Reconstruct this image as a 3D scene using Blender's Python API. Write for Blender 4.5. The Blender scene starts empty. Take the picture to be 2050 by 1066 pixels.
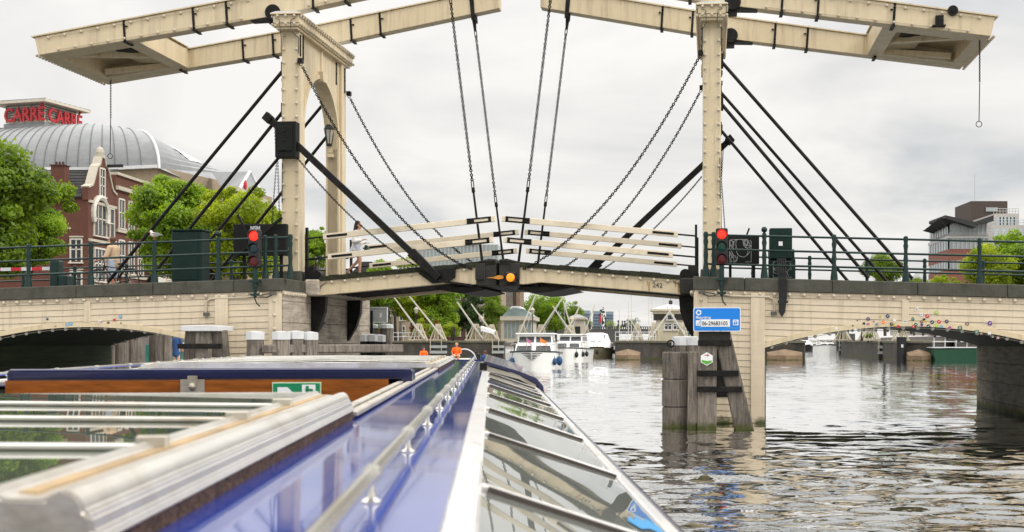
import bpy, bmesh, math, random
import numpy as np
from mathutils import Vector, Matrix

SC = bpy.context.scene
COL = SC.collection
R = math.radians

# ------------------------------------------------------------------ camera
F, U0, V0, H = 2310.0, 1240.0, 680.0, 2.35          # focal length and principal point in photo pixels, eye height
cam = bpy.data.cameras.new('camera')
cam_o = bpy.data.objects.new('camera', cam)
COL.objects.link(cam_o)
cam_o.location = (0, 0, H)
cam_o.rotation_euler = (R(90), 0, 0)
cam.sensor_width = 36
cam.lens = 36 * F / 2050
cam.shift_x = -(U0 - 1025) / 2050
cam.shift_y = (V0 - 533) / 2050
cam.clip_start = 0.05
cam.clip_end = 6000
cam.dof.use_dof = True
cam.dof.focus_distance = 34.0
cam.dof.aperture_fstop = 6.3
SC.camera = cam_o

# ------------------------------------------------------------------ light
SUN_EL, SUN_AZ = R(40), R(108)       # azimuth clockwise from +Y
w = bpy.data.worlds.new('World')
SC.world = w
w.use_nodes = True
nt = w.node_tree
nt.nodes.clear()
def N(tree, typ, **kw):
    n = tree.nodes.new(typ)
    for k, v in kw.items():
        setattr(n, k, v)
    return n
out = N(nt, 'ShaderNodeOutputWorld')
bg = N(nt, 'ShaderNodeBackground')
bg.inputs['Strength'].default_value = 0.1
sky = N(nt, 'ShaderNodeTexSky', sky_type='NISHITA', sun_disc=False, sun_elevation=SUN_EL, sun_rotation=SUN_AZ)
tc = N(nt, 'ShaderNodeTexCoord')
sep = N(nt, 'ShaderNodeSeparateXYZ')
nt.links.new(tc.outputs['Generated'], sep.inputs[0])
zz = N(nt, 'ShaderNodeMath', operation='MAXIMUM'); zz.inputs[1].default_value = 0.0
nt.links.new(sep.outputs['Z'], zz.inputs[0])
den = N(nt, 'ShaderNodeMath', operation='ADD'); den.inputs[1].default_value = 0.22
nt.links.new(zz.outputs[0], den.inputs[0])
dx = N(nt, 'ShaderNodeMath', operation='DIVIDE'); dy = N(nt, 'ShaderNodeMath', operation='DIVIDE')
nt.links.new(sep.outputs['X'], dx.inputs[0]); nt.links.new(den.outputs[0], dx.inputs[1])
nt.links.new(sep.outputs['Y'], dy.inputs[0]); nt.links.new(den.outputs[0], dy.inputs[1])
cmb = N(nt, 'ShaderNodeCombineXYZ')
nt.links.new(dx.outputs[0], cmb.inputs[0]); nt.links.new(dy.outputs[0], cmb.inputs[1])
cmb.inputs[2].default_value = 3.7
noi = N(nt, 'ShaderNodeTexNoise')
noi.inputs['Scale'].default_value = 1.45
noi.inputs['Detail'].default_value = 5
noi.inputs['Roughness'].default_value = 0.5
noi.inputs['Distortion'].default_value = 0.5
nt.links.new(cmb.outputs[0], noi.inputs['Vector'])
cr = N(nt, 'ShaderNodeValToRGB')
cr.color_ramp.elements[0].position = 0.33; cr.color_ramp.elements[0].color = (0.72, 0.745, 0.765, 1)
cr.color_ramp.elements[1].position = 0.60; cr.color_ramp.elements[1].color = (1.16, 1.125, 1.08, 1)
e = cr.color_ramp.elements.new(0.47); e.color = (0.985, 0.97, 0.945, 1)
nt.links.new(noi.outputs['Fac'], cr.inputs[0])
gr = N(nt, 'ShaderNodeMapRange', interpolation_type='SMOOTHSTEP')      # overcast: brighter towards the zenith
gr.inputs['From Min'].default_value = 0.20; gr.inputs['From Max'].default_value = 0.75
gr.inputs['To Min'].default_value = 8.7; gr.inputs['To Max'].default_value = 26.0
nt.links.new(zz.outputs[0], gr.inputs[0])
scl = N(nt, 'ShaderNodeVectorMath', operation='SCALE')
nt.links.new(cr.outputs['Color'], scl.inputs[0]); nt.links.new(gr.outputs[0], scl.inputs['Scale'])
mx = N(nt, 'ShaderNodeMix', data_type='RGBA')
mx.inputs[0].default_value = 0.93
nt.links.new(sky.outputs[0], mx.inputs[6]); nt.links.new(scl.outputs[0], mx.inputs[7])
nt.links.new(mx.outputs[2], bg.inputs['Color'])
nt.links.new(bg.outputs[0], out.inputs['Surface'])

sl = bpy.data.lights.new('sun', 'SUN')
sl.energy = 1.5
sl.angle = R(14)
sl.color = (1.0, 0.95, 0.87)
sun = bpy.data.objects.new('sun', sl)
COL.objects.link(sun)
sd = Vector((math.sin(SUN_AZ) * math.cos(SUN_EL), math.cos(SUN_AZ) * math.cos(SUN_EL), math.sin(SUN_EL)))
sun.rotation_euler = sd.to_track_quat('Z', 'Y').to_euler()
sun.location = (30, -30, 60)
SC.view_settings.view_transform = 'Standard'
SC.view_settings.look = 'None'
SC.view_settings.gamma = 1.0
SC.view_settings.exposure = 0.0

# ------------------------------------------------------------------ frames
TH = math.atan(180 / 2310)
CT, ST = math.cos(TH), math.sin(TH)
OX, OY = (1425 - U0) / F * 34, 34.0
def BF(p):                       # bridge frame (t along, n across, z up) to world
    return (OX + p[0] * CT + p[1] * ST, OY - p[0] * ST + p[1] * CT, p[2])
def bp(u, v, n):                 # where a photo ray meets the plane n of the bridge
    k = (u - U0) / F
    px, py = OX + n * ST, OY + n * CT
    t = (k * py - px) / (CT + k * ST)
    return t, H + (V0 - v) * (py - t * ST) / F
T = 12.743
def W(u, v, Y):                  # a point at distance Y
    return Vector(((u - U0) / F * Y, Y, H + (V0 - v) * Y / F))
BD = (-0.1117, 1.0)
_l = math.hypot(*BD); BX, BY = BD[0] / _l, BD[1] / _l
def SF(p):                       # tour boat frame (r to the right, s forward, z up)
    return (p[0] * BY + p[1] * BX, -p[0] * BX + p[1] * BY, p[2])

# ------------------------------------------------------------------ materials
def lk(t, a, b): t.links.new(a, b)
MATS = {}
def mat(name, col, rough=0.6, var=0.18, scale=3.0, stretch=(1, 1, 1), bump=0.0, bscale=None, metal=0.0, coat=0.0, ior=1.45,
        stain=None, stain_amt=0.35, stain_scale=0.7, moss=None, detail=6, streak=False, objvar=0.0):
    m = bpy.data.materials.new(name)
    m.use_nodes = True
    t = m.node_tree
    b = t.nodes['Principled BSDF']
    tcn = N(t, 'ShaderNodeTexCoord')
    mp = N(t, 'ShaderNodeMapping')
    mp.inputs['Scale'].default_value = stretch
    lk(t, tcn.outputs['Object'], mp.inputs['Vector'])
    n1 = N(t, 'ShaderNodeTexNoise')
    n1.inputs['Scale'].default_value = scale
    n1.inputs['Detail'].default_value = detail
    n1.inputs['Roughness'].default_value = 0.62
    lk(t, mp.outputs[0], n1.inputs['Vector'])
    r = N(t, 'ShaderNodeValToRGB')
    c0 = [max(0, c * (1 - var)) for c in col]; c1 = [min(1, c * (1 + var)) for c in col]
    r.color_ramp.elements[0].position = 0.3; r.color_ramp.elements[0].color = (*c0, 1)
    r.color_ramp.elements[1].position = 0.7; r.color_ramp.elements[1].color = (*c1, 1)
    lk(t, n1.outputs['Fac'], r.inputs[0])
    cur = r.outputs['Color']
    if stain:
        n2 = N(t, 'ShaderNodeTexNoise')
        n2.inputs['Scale'].default_value = stain_scale
        n2.inputs['Detail'].default_value = 8
        n2.inputs['Roughness'].default_value = 0.7
        if streak:
            mp2 = N(t, 'ShaderNodeMapping'); mp2.inputs['Scale'].default_value = (5, 5, 0.35)
            lk(t, tcn.outputs['Object'], mp2.inputs['Vector']); lk(t, mp2.outputs[0], n2.inputs['Vector'])
        else:
            lk(t, tcn.outputs['Object'], n2.inputs['Vector'])
        rr = N(t, 'ShaderNodeValToRGB')
        rr.color_ramp.elements[0].position = 0.5; rr.color_ramp.elements[0].color = (0, 0, 0, 1)
        rr.color_ramp.elements[1].position = 0.72; rr.color_ramp.elements[1].color = (stain_amt,) * 3 + (1,)
        lk(t, n2.outputs['Fac'], rr.inputs[0])
        mm = N(t, 'ShaderNodeMix', data_type='RGBA')
        lk(t, rr.outputs['Color'], mm.inputs[0]); lk(t, cur, mm.inputs[6]); mm.inputs[7].default_value = (*stain, 1)
        cur = mm.outputs[2]
    if objvar:
        oi = N(t, 'ShaderNodeObjectInfo'); mr_ = N(t, 'ShaderNodeMapRange'); mr_.inputs['To Min'].default_value = 1 - objvar; mr_.inputs['To Max'].default_value = 1 + objvar
        lk(t, oi.outputs['Random'], mr_.inputs['Value'])
        vm = N(t, 'ShaderNodeVectorMath', operation='SCALE'); lk(t, cur, vm.inputs[0]); lk(t, mr_.outputs[0], vm.inputs['Scale']); cur = vm.outputs[0]
    if moss:                                            # growth along the water line, height in metres
        g = N(t, 'ShaderNodeNewGeometry'); s = N(t, 'ShaderNodeSeparateXYZ')
        lk(t, g.outputs['Position'], s.inputs[0])
        nn = N(t, 'ShaderNodeTexNoise'); nn.inputs['Scale'].default_value = 4.0; nn.inputs['Detail'].default_value = 5
        lk(t, g.outputs['Position'], nn.inputs['Vector'])
        ma = N(t, 'ShaderNodeMath', operation='MULTIPLY_ADD'); ma.inputs[1].default_value = 0.5
        lk(t, nn.outputs['Fac'], ma.inputs[0]); lk(t, s.outputs['Z'], ma.inputs[2])
        for lim, colr in ((moss + 0.16, (0.055, 0.062, 0.012)), (moss - 0.02, (0.010, 0.013, 0.006))):
            mr = N(t, 'ShaderNodeMapRange')
            mr.inputs['From Min'].default_value = lim + 0.16; mr.inputs['From Max'].default_value = lim + 0.02
            lk(t, ma.outputs[0], mr.inputs['Value'])
            mm = N(t, 'ShaderNodeMix', data_type='RGBA')
            lk(t, mr.outputs[0], mm.inputs[0]); lk(t, cur, mm.inputs[6]); mm.inputs[7].default_value = (*colr, 1)
            cur = mm.outputs[2]
    lk(t, cur, b.inputs['Base Color'])
    b.inputs['Roughness'].default_value = rough
    b.inputs['Metallic'].default_value = metal
    b.inputs['IOR'].default_value = ior
    b.inputs['Coat Weight'].default_value = coat
    b.inputs['Coat Roughness'].default_value = 0.03
    if bump:
        bn = N(t, 'ShaderNodeBump'); bn.inputs['Strength'].default_value = bump; bn.inputs['Distance'].default_value = 0.03
        n3 = N(t, 'ShaderNodeTexNoise'); n3.inputs['Scale'].default_value = bscale or scale * 3; n3.inputs['Detail'].default_value = 8
        lk(t, mp.outputs[0], n3.inputs['Vector'])
        lk(t, n3.outputs['Fac'], bn.inputs['Height']); lk(t, bn.outputs[0], b.inputs['Normal'])
    MATS[name] = m
    return m

CREAM = (0.63, 0.525, 0.35)
m_cream = mat('cream_paint', CREAM, 0.42, 0.05, 1.6, bump=0.08, bscale=9, stain=(0.30, 0.23, 0.14), stain_amt=0.55, stain_scale=1.1, streak=True)
m_rail = mat('pale_rail_paint', (0.72, 0.63, 0.48), 0.45, 0.05, 2, bump=0.08, stain=(.35, .28, .18), stain_amt=.35, stain_scale=1.5)
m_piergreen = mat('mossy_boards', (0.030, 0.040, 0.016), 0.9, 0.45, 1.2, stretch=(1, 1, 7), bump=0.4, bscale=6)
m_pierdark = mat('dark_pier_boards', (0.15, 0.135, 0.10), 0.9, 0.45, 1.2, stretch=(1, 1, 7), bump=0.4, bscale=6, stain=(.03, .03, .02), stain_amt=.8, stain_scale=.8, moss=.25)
m_creamw = mat('cream_boards', (0.64, 0.54, 0.395), 0.45, 0.06, 1.2, stretch=(1, 1, 6), bump=0.12, bscale=6, stain=(0.33, 0.25, 0.15), stain_amt=0.55, stain_scale=1.2, streak=True, moss=0.16)
m_black = mat('black_iron', (0.0065, 0.0065, 0.006), 0.5, 0.5, 5, bump=0.15, bscale=30, ior=1.28, stain=(0.05, 0.035, 0.025), stain_amt=0.5, stain_scale=3)
m_green = mat('dark_green_paint', (0.007, 0.026, 0.022), 0.38, 0.3, 4, bump=0.08, bscale=20, ior=1.38)
m_green2 = mat('green_cabinet_paint', (0.0035, 0.019, 0.014), 0.5, 0.3, 3, bump=0.05, ior=1.3, stain=(.012, .03, .024), stain_amt=.5, streak=True)
m_board = mat('black_board_paint', (0.007, 0.0075, 0.007), 0.6, 0.3, 3, ior=1.28)
m_bulb2 = None
m_stone = mat('bluestone', (0.070, 0.068, 0.052), 0.8, 0.3, 2.5, bump=0.3, bscale=18, stain=(0.03, 0.032, 0.022), stain_amt=0.7, stain_scale=1.1, streak=True)
m_woodh = mat('weathered_wood_boards', (0.40, 0.345, 0.28), 0.85, 0.4, 1.4, stretch=(1, 1, 9), bump=0.5, bscale=5, stain=(0.06, 0.05, 0.04), stain_amt=0.75, stain_scale=1.0, moss=0.22)
m_woodv = mat('weathered_wood_piles', (0.175, 0.15, 0.125), 0.85, 0.5, 3, stretch=(6, 6, 0.6), bump=0.8, bscale=6, stain=(0.04, 0.032, 0.026), stain_amt=0.9, stain_scale=1.3, moss=0.12, objvar=0.32)
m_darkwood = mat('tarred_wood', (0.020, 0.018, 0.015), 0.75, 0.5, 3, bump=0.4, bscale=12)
m_mossy = mat('mossy_deck_edge', (0.020, 0.022, 0.010), 0.9, 0.6, 6, bump=0.6, bscale=25)
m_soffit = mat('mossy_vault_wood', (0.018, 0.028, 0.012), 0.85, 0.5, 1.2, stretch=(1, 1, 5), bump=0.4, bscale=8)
m_white = mat('white_zinc', (0.62, 0.63, 0.64), 0.45, 0.06, 4, bump=0.08)
m_bulb = mat('bulb_glass', (0.52, 0.46, 0.35), 0.12, 0.05, 10)
m_asph = mat('asphalt', (0.06, 0.06, 0.058), 0.9, 0.2, 8, bump=0.3, bscale=60)
m_cable = mat('grey_cable', (0.09, 0.085, 0.075), 0.6, 0.2, 5)
m_conduit = mat('cream_conduit', (0.46, 0.40, 0.30), 0.4, 0.08, 5)
m_rust = mat('rust', (0.36, 0.22, 0.10), 0.9, 0.4, 12)

# ------------------------------------------------------------------ mesh builder
OFF = {}                                   # world offset of each Empty or part
class MB:
    def __init__(self, fr=None):
        self.v = []; self.f = []; self.fr = fr
    def add(self, vs, fs):
        b = len(self.v)
        self.v += [tuple(p) for p in vs]
        self.f += [tuple(i + b for i in f) for f in fs]
        return self
    def box(self, x0, x1, y0, y1, z0, z1):
        p = [(x, y, z) for x in (x0, x1) for y in (y0, y1) for z in (z0, z1)]
        return self.add(p, [(0, 1, 3, 2), (4, 6, 7, 5), (0, 4, 5, 1), (2, 3, 7, 6), (0, 2, 6, 4), (1, 5, 7, 3)])
    def prism(self, poly, a, b, ax='n'):   # polygon (t, z) pushed from n=a to n=b (ax 'z': (x, y) from z=a to z=b; ax 't': (n, z) along t)
        k = len(poly)
        if ax == 'n': g = lambda q, d: (q[0], d, q[1])
        elif ax == 'z': g = lambda q, d: (q[0], q[1], d)
        else: g = lambda q, d: (d, q[0], q[1])
        p = [g(q, a) for q in poly] + [g(q, b) for q in poly]
        fs = [tuple(range(k)), tuple(range(2 * k - 1, k - 1, -1))] + [(i, (i + 1) % k, k + (i + 1) % k, k + i) for i in range(k)]
        return self.add(p, fs)
    def beam(self, p, q, w, h, up=(0, 0, 1), w2=None, h2=None):
        p, q = Vector(p), Vector(q)
        d = (q - p).normalized(); s = d.cross(Vector(up))
        if s.length < 1e-4: s = d.cross(Vector((0, 1, 0)))
        s.normalize(); u = s.cross(d)
        w2 = w if w2 is None else w2; h2 = h if h2 is None else h2
        vs = [p + s * a * w / 2 + u * b * h / 2 for a, b in ((-1, -1), (1, -1), (1, 1), (-1, 1))] + \
             [q + s * a * w2 / 2 + u * b * h2 / 2 for a, b in ((-1, -1), (1, -1), (1, 1), (-1, 1))]
        return self.add(vs, [(0, 1, 2, 3), (7, 6, 5, 4)] + [(i, (i + 1) % 4, 4 + (i + 1) % 4, 4 + i) for i in range(4)])
    def tube(self, pts, r, n=8, caps=True):
        pts = [Vector(p) for p in pts]
        rs = r if isinstance(r, (list, tuple)) else [r] * len(pts)
        ref = None; vs = []; fs = []
        for i, p in enumerate(pts):
            d = (pts[min(i + 1, len(pts) - 1)] - pts[max(i - 1, 0)])
            if d.length < 1e-9: d = Vector((0, 0, 1))
            d.normalize()
            if ref is None:
                ref = d.cross(Vector((0, 0, 1)))
                if ref.length < 0.05: ref = d.cross(Vector((1, 0, 0)))
            ref = (ref - d * ref.dot(d)).normalized()
            o = d.cross(ref)
            for k in range(n):
                a = 2 * math.pi * k / n
                vs.append(p + (ref * math.cos(a) + o * math.sin(a)) * rs[i])
        for i in range(len(pts) - 1):
            for k in range(n):
                fs.append((i * n + k, i * n + (k + 1) % n, (i + 1) * n + (k + 1) % n, (i + 1) * n + k))
        if caps:
            fs.append(tuple(range(n))[::-1]); fs.append(tuple(range((len(pts) - 1) * n, len(pts) * n)))
        return self.add(vs, fs)
    def lathe(self, c, prof, n=12):
        vs = []; fs = []
        for r, z in prof:
            for k in range(n):
                a = 2 * math.pi * k / n
                vs.append((c[0] + r * math.cos(a), c[1] + r * math.sin(a), c[2] + z))
        for i in range(len(prof) - 1):
            for k in range(n):
                fs.append((i * n + k, i * n + (k + 1) % n, (i + 1) * n + (k + 1) % n, (i + 1) * n + k))
        fs.append(tuple(range(n))[::-1]); fs.append(tuple(range((len(prof) - 1) * n, len(prof) * n)))
        return self.add(vs, fs)
    def ball(self, c, r, n=8, m=5, s=(1, 1, 1)):
        vs = [(c[0], c[1], c[2] - r * s[2])]
        for i in range(1, m):
            a = math.pi * i / m
            for k in range(n):
                b = 2 * math.pi * k / n
                vs.append((c[0] + r * s[0] * math.sin(a) * math.cos(b), c[1] + r * s[1] * math.sin(a) * math.sin(b), c[2] - r * s[2] * math.cos(a)))
        vs.append((c[0], c[1], c[2] + r * s[2]))
        fs = [(0, 1 + (k + 1) % n, 1 + k) for k in range(n)]
        for i in range(m - 2):
            for k in range(n):
                a = 1 + i * n
                fs.append((a + k, a + (k + 1) % n, a + n + (k + 1) % n, a + n + k))
        l = len(vs) - 1; a = 1 + (m - 2) * n
        fs += [(l, a + k, a + (k + 1) % n) for k in range(n)]
        return self.add(vs, fs)
    def disc(self, c, r, nrm, th=0.01, n=16):
        c = Vector(c); d = Vector(nrm).normalized()
        return self.tube([c, c + d * th], r, n)
    def link(self, c, d, s, L, Wd, r):     # one chain link: stadium ring
        c, d, s = Vector(c), Vector(d), Vector(s)
        nn = d.cross(s); a = (L - Wd) / 2; rad = Wd / 2 - r
        pts = []
        for k in range(5): 
            th = -math.pi / 2 + math.pi * k / 4
            pts.append(c + d * (a + rad * math.cos(th)) + s * rad * math.sin(th))
        for k in range(5):
            th = math.pi / 2 + math.pi * k / 4
            pts.append(c + d * (-a + rad * math.cos(th)) + s * rad * math.sin(th))
        n = 5; vs = []; fs = []; K = len(pts)
        for i, p in enumerate(pts):
            o = (p - c); oo = Vector(o); tdir = (pts[(i + 1) % K] - pts[i - 1]).normalized()
            e1 = nn; e2 = tdir.cross(nn)
            for k in range(n):
                th = 2 * math.pi * k / n
                vs.append(p + (e1 * math.cos(th) + e2 * math.sin(th)) * r)
        for i in range(K):
            for k in range(n):
                fs.append((i * n + k, i * n + (k + 1) % n, ((i + 1) % K) * n + (k + 1) % n, ((i + 1) % K) * n + k))
        return self.add(vs, fs)
    def chain(self, pts, pitch, Wd, r, twist=0.0):   # links strung along a polyline
        pts = [Vector(p) for p in pts]
        seg = [(pts[i + 1] - pts[i]).length for i in range(len(pts) - 1)]
        tot = sum(seg); k = int(tot / pitch)
        acc = 0; i = 0
        for j in range(k):
            g = (j + 0.5) * tot / k
            while i < len(seg) - 1 and acc + seg[i] < g: acc += seg[i]; i += 1
            d = (pts[i + 1] - pts[i]).normalized()
            c = pts[i] + d * (g - acc)
            s = d.cross(Vector((0, 1, 0))).normalized(); o = s.cross(d)
            th = (j % 2) * math.pi / 2 + 0.35 + twist * math.sin(j * 1.7)
            self.link(c, d, s * math.cos(th) + o * math.sin(th), pitch + 2.2 * r, Wd, r)
        return self
    def build(self, name, m, parent=None, smooth=False, bevel=0.0, seg=1, angle=35, recalc=True):
        me = bpy.data.meshes.new(name)
        vs = [self.fr(p) for p in self.v] if self.fr else self.v
        off = OFF.get(parent.name, (0, 0, 0)) if parent else (0, 0, 0)
        me.from_pydata([(p[0] - off[0], p[1] - off[1], p[2] - off[2]) for p in vs], [], self.f)
        if recalc or bevel:
            b = bmesh.new(); b.from_mesh(me)
            bmesh.ops.recalc_face_normals(b, faces=b.faces)
            if bevel:
                es = [e for e in b.edges if len(e.link_faces) == 2 and e.calc_face_angle(0) > R(28)]
                bmesh.ops.bevel(b, geom=es, offset=bevel, segments=seg, affect='EDGES', clamp_overlap=True)
            b.to_mesh(me); b.free()
        me.materials.append(m)
        if smooth:
            me.polygons.foreach_set('use_smooth', [True] * len(me.polygons))
            me.set_sharp_from_angle(angle=R(angle))
        o = bpy.data.objects.new(name, me)
        COL.objects.link(o)
        if parent:
            o.parent = parent
            OFF[o.name] = off
        return o

def lstring(pts, m, parent, fr, r=.045, cr=.008, ext=0.0):      # one festoon: cable with its bulbs threaded on it
    mb = MB(fr)
    for p in pts: mb.ball(p, r, 7, 5)
    a, b = Vector(pts[0]), Vector(pts[-1]); d = (b - a).normalized() * ext
    mb.tube([a - d] + [Vector(p) for p in pts[1:-1]] + [b + d], cr, 4)
    return mb.build('light_string', m, parent, smooth=True, recalc=False)
def tag(o, label, cat, group=None, kind=None):
    if label: o['label'] = label
    if cat: o['category'] = cat
    if group: o['group'] = group
    if kind: o['kind'] = kind
    return o
def thing(name, label, cat, loc=(0, 0, 0), group=None):
    o = bpy.data.objects.new(name, None)
    COL.objects.link(o)
    o.empty_display_size = 0.3
    o.location = loc
    OFF[o.name] = tuple(loc)
    return tag(o, label, cat, group)
def copy_thing(root, loc, label=None, rotz=None):
    r = root.copy(); COL.objects.link(r); r.location = loc
    if label: r['label'] = label
    if rotz is not None: r.rotation_euler = (0, 0, rotz)
    for ch in list(root.children):
        c = ch.copy(); COL.objects.link(c); c.parent = r
        for g in list(ch.children):
            d = g.copy(); COL.objects.link(d); d.parent = c
    return r
def text_obj(name, body, size, m, mtx, parent=None, extrude=0.004, align='LEFT', bold=0.0, xs=1.0):
    cu = bpy.data.curves.new('lettering', 'FONT')
    cu.body = body; cu.size = size; cu.extrude = extrude; cu.align_x = align; cu.offset = bold; cu.resolution_u = 3
    tmp = bpy.data.objects.new('lettering', cu)
    COL.objects.link(tmp)
    dg = bpy.context.evaluated_depsgraph_get(); dg.update()
    me = bpy.data.meshes.new_from_object(tmp.evaluated_get(dg))
    bpy.data.objects.remove(tmp); bpy.data.curves.remove(cu)
    off = Vector(OFF.get(parent.name, (0, 0, 0))) if parent else Vector((0, 0, 0))
    me.transform(Matrix.Translation(-off) @ mtx @ Matrix.Diagonal((xs, 1, 1, 1)))
    me.materials.clear(); me.materials.append(m)
    o = bpy.data.objects.new(name, me); COL.objects.link(o)
    if parent: o.parent = parent; OFF[o.name] = tuple(off)
    return o
def plane_mtx(org, xdir, ydir=(0, 0, 1)):
    x = Vector(xdir).normalized(); y = Vector(ydir).normalized(); z = x.cross(y).normalized()
    m = Matrix((x, y, z)).transposed().to_4x4(); m.translation = Vector(org)
    return m
AXW = Vector((CT, -ST, 0)); DXW = Vector((ST, CT, 0))

# ------------------------------------------------------------------ water and ground
def water_mat():
    m = bpy.data.materials.new('river_water'); m.use_nodes = True
    t = m.node_tree; b = t.nodes['Principled BSDF']
    b.inputs['Base Color'].default_value = (0.020, 0.021, 0.010, 1)
    b.inputs['Roughness'].default_value = 0.04
    b.inputs['IOR'].default_value = 1.42
    g = N(t, 'ShaderNodeNewGeometry')
    h = None
    for sc, st, d in ((1.6, (.8, 1.9, 1), 0.018),):
        mp = N(t, 'ShaderNodeMapping'); mp.inputs['Scale'].default_value = st; mp.inputs['Rotation'].default_value = (0, 0, 0.25 + d * 3)
        lk(t, g.outputs['Position'], mp.inputs['Vector'])
        n = N(t, 'ShaderNodeTexNoise'); n.inputs['Scale'].default_value = sc; n.inputs['Detail'].default_value = 3
        lk(t, mp.outputs[0], n.inputs['Vector'])
        bn = N(t, 'ShaderNodeBump'); bn.inputs['Strength'].default_value = 0.9; bn.inputs['Distance'].default_value = d
        lk(t, n.outputs['Fac'], bn.inputs['Height'])
        if h: lk(t, h.outputs[0], bn.inputs['Normal'])
        h = bn
    b.inputs['Specular IOR Level'].default_value = 0.0
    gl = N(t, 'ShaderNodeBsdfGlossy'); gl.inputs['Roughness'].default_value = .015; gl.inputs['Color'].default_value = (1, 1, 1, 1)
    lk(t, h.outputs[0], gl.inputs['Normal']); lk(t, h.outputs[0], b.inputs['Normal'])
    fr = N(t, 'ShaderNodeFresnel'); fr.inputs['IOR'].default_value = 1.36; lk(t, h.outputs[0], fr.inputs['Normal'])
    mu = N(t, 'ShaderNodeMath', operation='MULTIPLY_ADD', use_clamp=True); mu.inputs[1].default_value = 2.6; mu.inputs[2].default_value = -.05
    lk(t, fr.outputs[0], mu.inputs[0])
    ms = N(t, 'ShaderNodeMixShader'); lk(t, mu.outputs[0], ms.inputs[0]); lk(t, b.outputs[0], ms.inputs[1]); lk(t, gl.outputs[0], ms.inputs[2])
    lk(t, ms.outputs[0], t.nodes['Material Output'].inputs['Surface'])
    return m
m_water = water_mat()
def build_water():
    rng = np.random.RandomState(5)
    ys = [-10.0]
    while ys[-1] < 260: ys.append(ys[-1] + max(0.05, 0.030 + 0.0052 * abs(ys[-1])))
    while ys[-1] < 5000: ys.append(ys[-1] * 1.15)
    mid = np.arange(-3.5, 15, .065)
    side = np.cumsum(np.concatenate([np.geomspace(.08, .45, 40), np.full(110, .45), np.geomspace(.6, 900, 28)]))
    xs = np.concatenate([(-3.5 - side)[::-1], mid, 15 + side])
    X, Y = np.meshgrid(xs, np.array(ys))
    Z = np.zeros_like(X)
    dist = np.abs(Y) + 1e-6
    for i in range(64):
        lam = 0.24 * (1.45 / 0.24) ** rng.rand()
        k = 2 * math.pi / lam
        a = math.radians(82) + rng.randn() * 0.36
        amp = 0.0056 * lam ** 0.82
        ph = rng.rand() * 6.28
        wob = 0.8 * np.sin(X * rng.uniform(.15, .9) + Y * rng.uniform(.15, .9) + rng.rand() * 6)
        env = 0.5 + 0.5 * np.sin(X * rng.uniform(-.7, .7) + Y * rng.uniform(-.6, .6) + rng.rand() * 6)
        res = np.clip(lam / (2.2 * (0.030 + 0.0052 * dist)) - .6, 0, 1)
        Z += amp * env * res * np.sin(k * (X * math.cos(a) + Y * math.sin(a)) + ph + wob)
    Z = Z + 6.0 * np.maximum(Z, 0) ** 2
    Z *= np.clip((250 - np.abs(Y)) / 60, 0, 1) * np.clip((70 - np.abs(X - 6)) / 10, 0, 1)
    ny, nx = X.shape
    me = bpy.data.meshes.new('water')
    co = np.stack([X, Y, Z], -1).reshape(-1, 3).astype(np.float32)
    i = np.arange(ny * nx).reshape(ny, nx)
    q = np.stack([i[:-1, :-1], i[:-1, 1:], i[1:, 1:], i[1:, :-1]], -1).reshape(-1, 4).astype(np.int32)
    me.vertices.add(len(co)); me.vertices.foreach_set('co', co.ravel())
    me.loops.add(q.size); me.loops.foreach_set('vertex_index', q.ravel())
    me.polygons.add(len(q)); me.polygons.foreach_set('loop_start', np.arange(0, q.size, 4, dtype=np.int32))
    me.update(calc_edges=True)
    me.polygons.foreach_set('use_smooth', np.ones(len(q), bool))
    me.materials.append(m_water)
    o = bpy.data.objects.new('water', me); COL.objects.link(o)
    tag(o, 'dark rippled river water reflecting the white sky', 'water', kind='structure')
build_water()
m_pave = mat('quay_paving', (0.13, 0.115, 0.10), 0.9, 0.25, 2, bump=0.2)
def ground(name, poly, top, label, m=None, bot=-2):
    o = MB().prism(poly, bot, top, 'z').build(name, m or m_pave)
    return tag(o, label, 'ground', kind='structure')
ground('east_quay', [(-27, 46), (-30, 90), (-44, 150), (-60, 420), (-900, 420), (-900, 10), (-40, 10)], 3.0, 'brick paved east bank of the river carrying trees and houses')
ground('west_quay', [(60, 15), (46, 118), (43.5, 150), (58, 200), (95, 420), (900, 420), (900, 5), (70, 5)], 3.0, 'paved west bank of the river carrying trees and offices')
ground('far_ground', [(-3000, 420), (3000, 420), (3000, 4500), (-3000, 4500)], 1.2, 'flat ground of the city beyond the far bridge')

# ------------------------------------------------------------------ the drawbridge
bridge = thing('drawbridge', 'cream wooden double drawbridge with tall portal towers, balance beams and black chains', 'drawbridge', BF((-T / 2, 2.2, 0)))
SIDES = (1, -1)
def tx(s, tau): return tau if s > 0 else -T - tau
def bulbs(mb, pts, r=0.045, cable=True, n=7):
    for p in pts: mb.ball(p, r, n, 5)
def cable(mb, pts, r=0.012): mb.tube(pts, r, 4)

def zb(tau):  # underside of the balance beam
    return 12.22 - 0.141 * (tau - 0.65) if tau > 0.65 else 12.22 + 0.187 * (0.65 - tau)
def zt(tau):
    return 12.95 - 0.159 * (tau - 0.55) if tau > 0.55 else 12.95 + 0.182 * (0.55 - tau)

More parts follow.
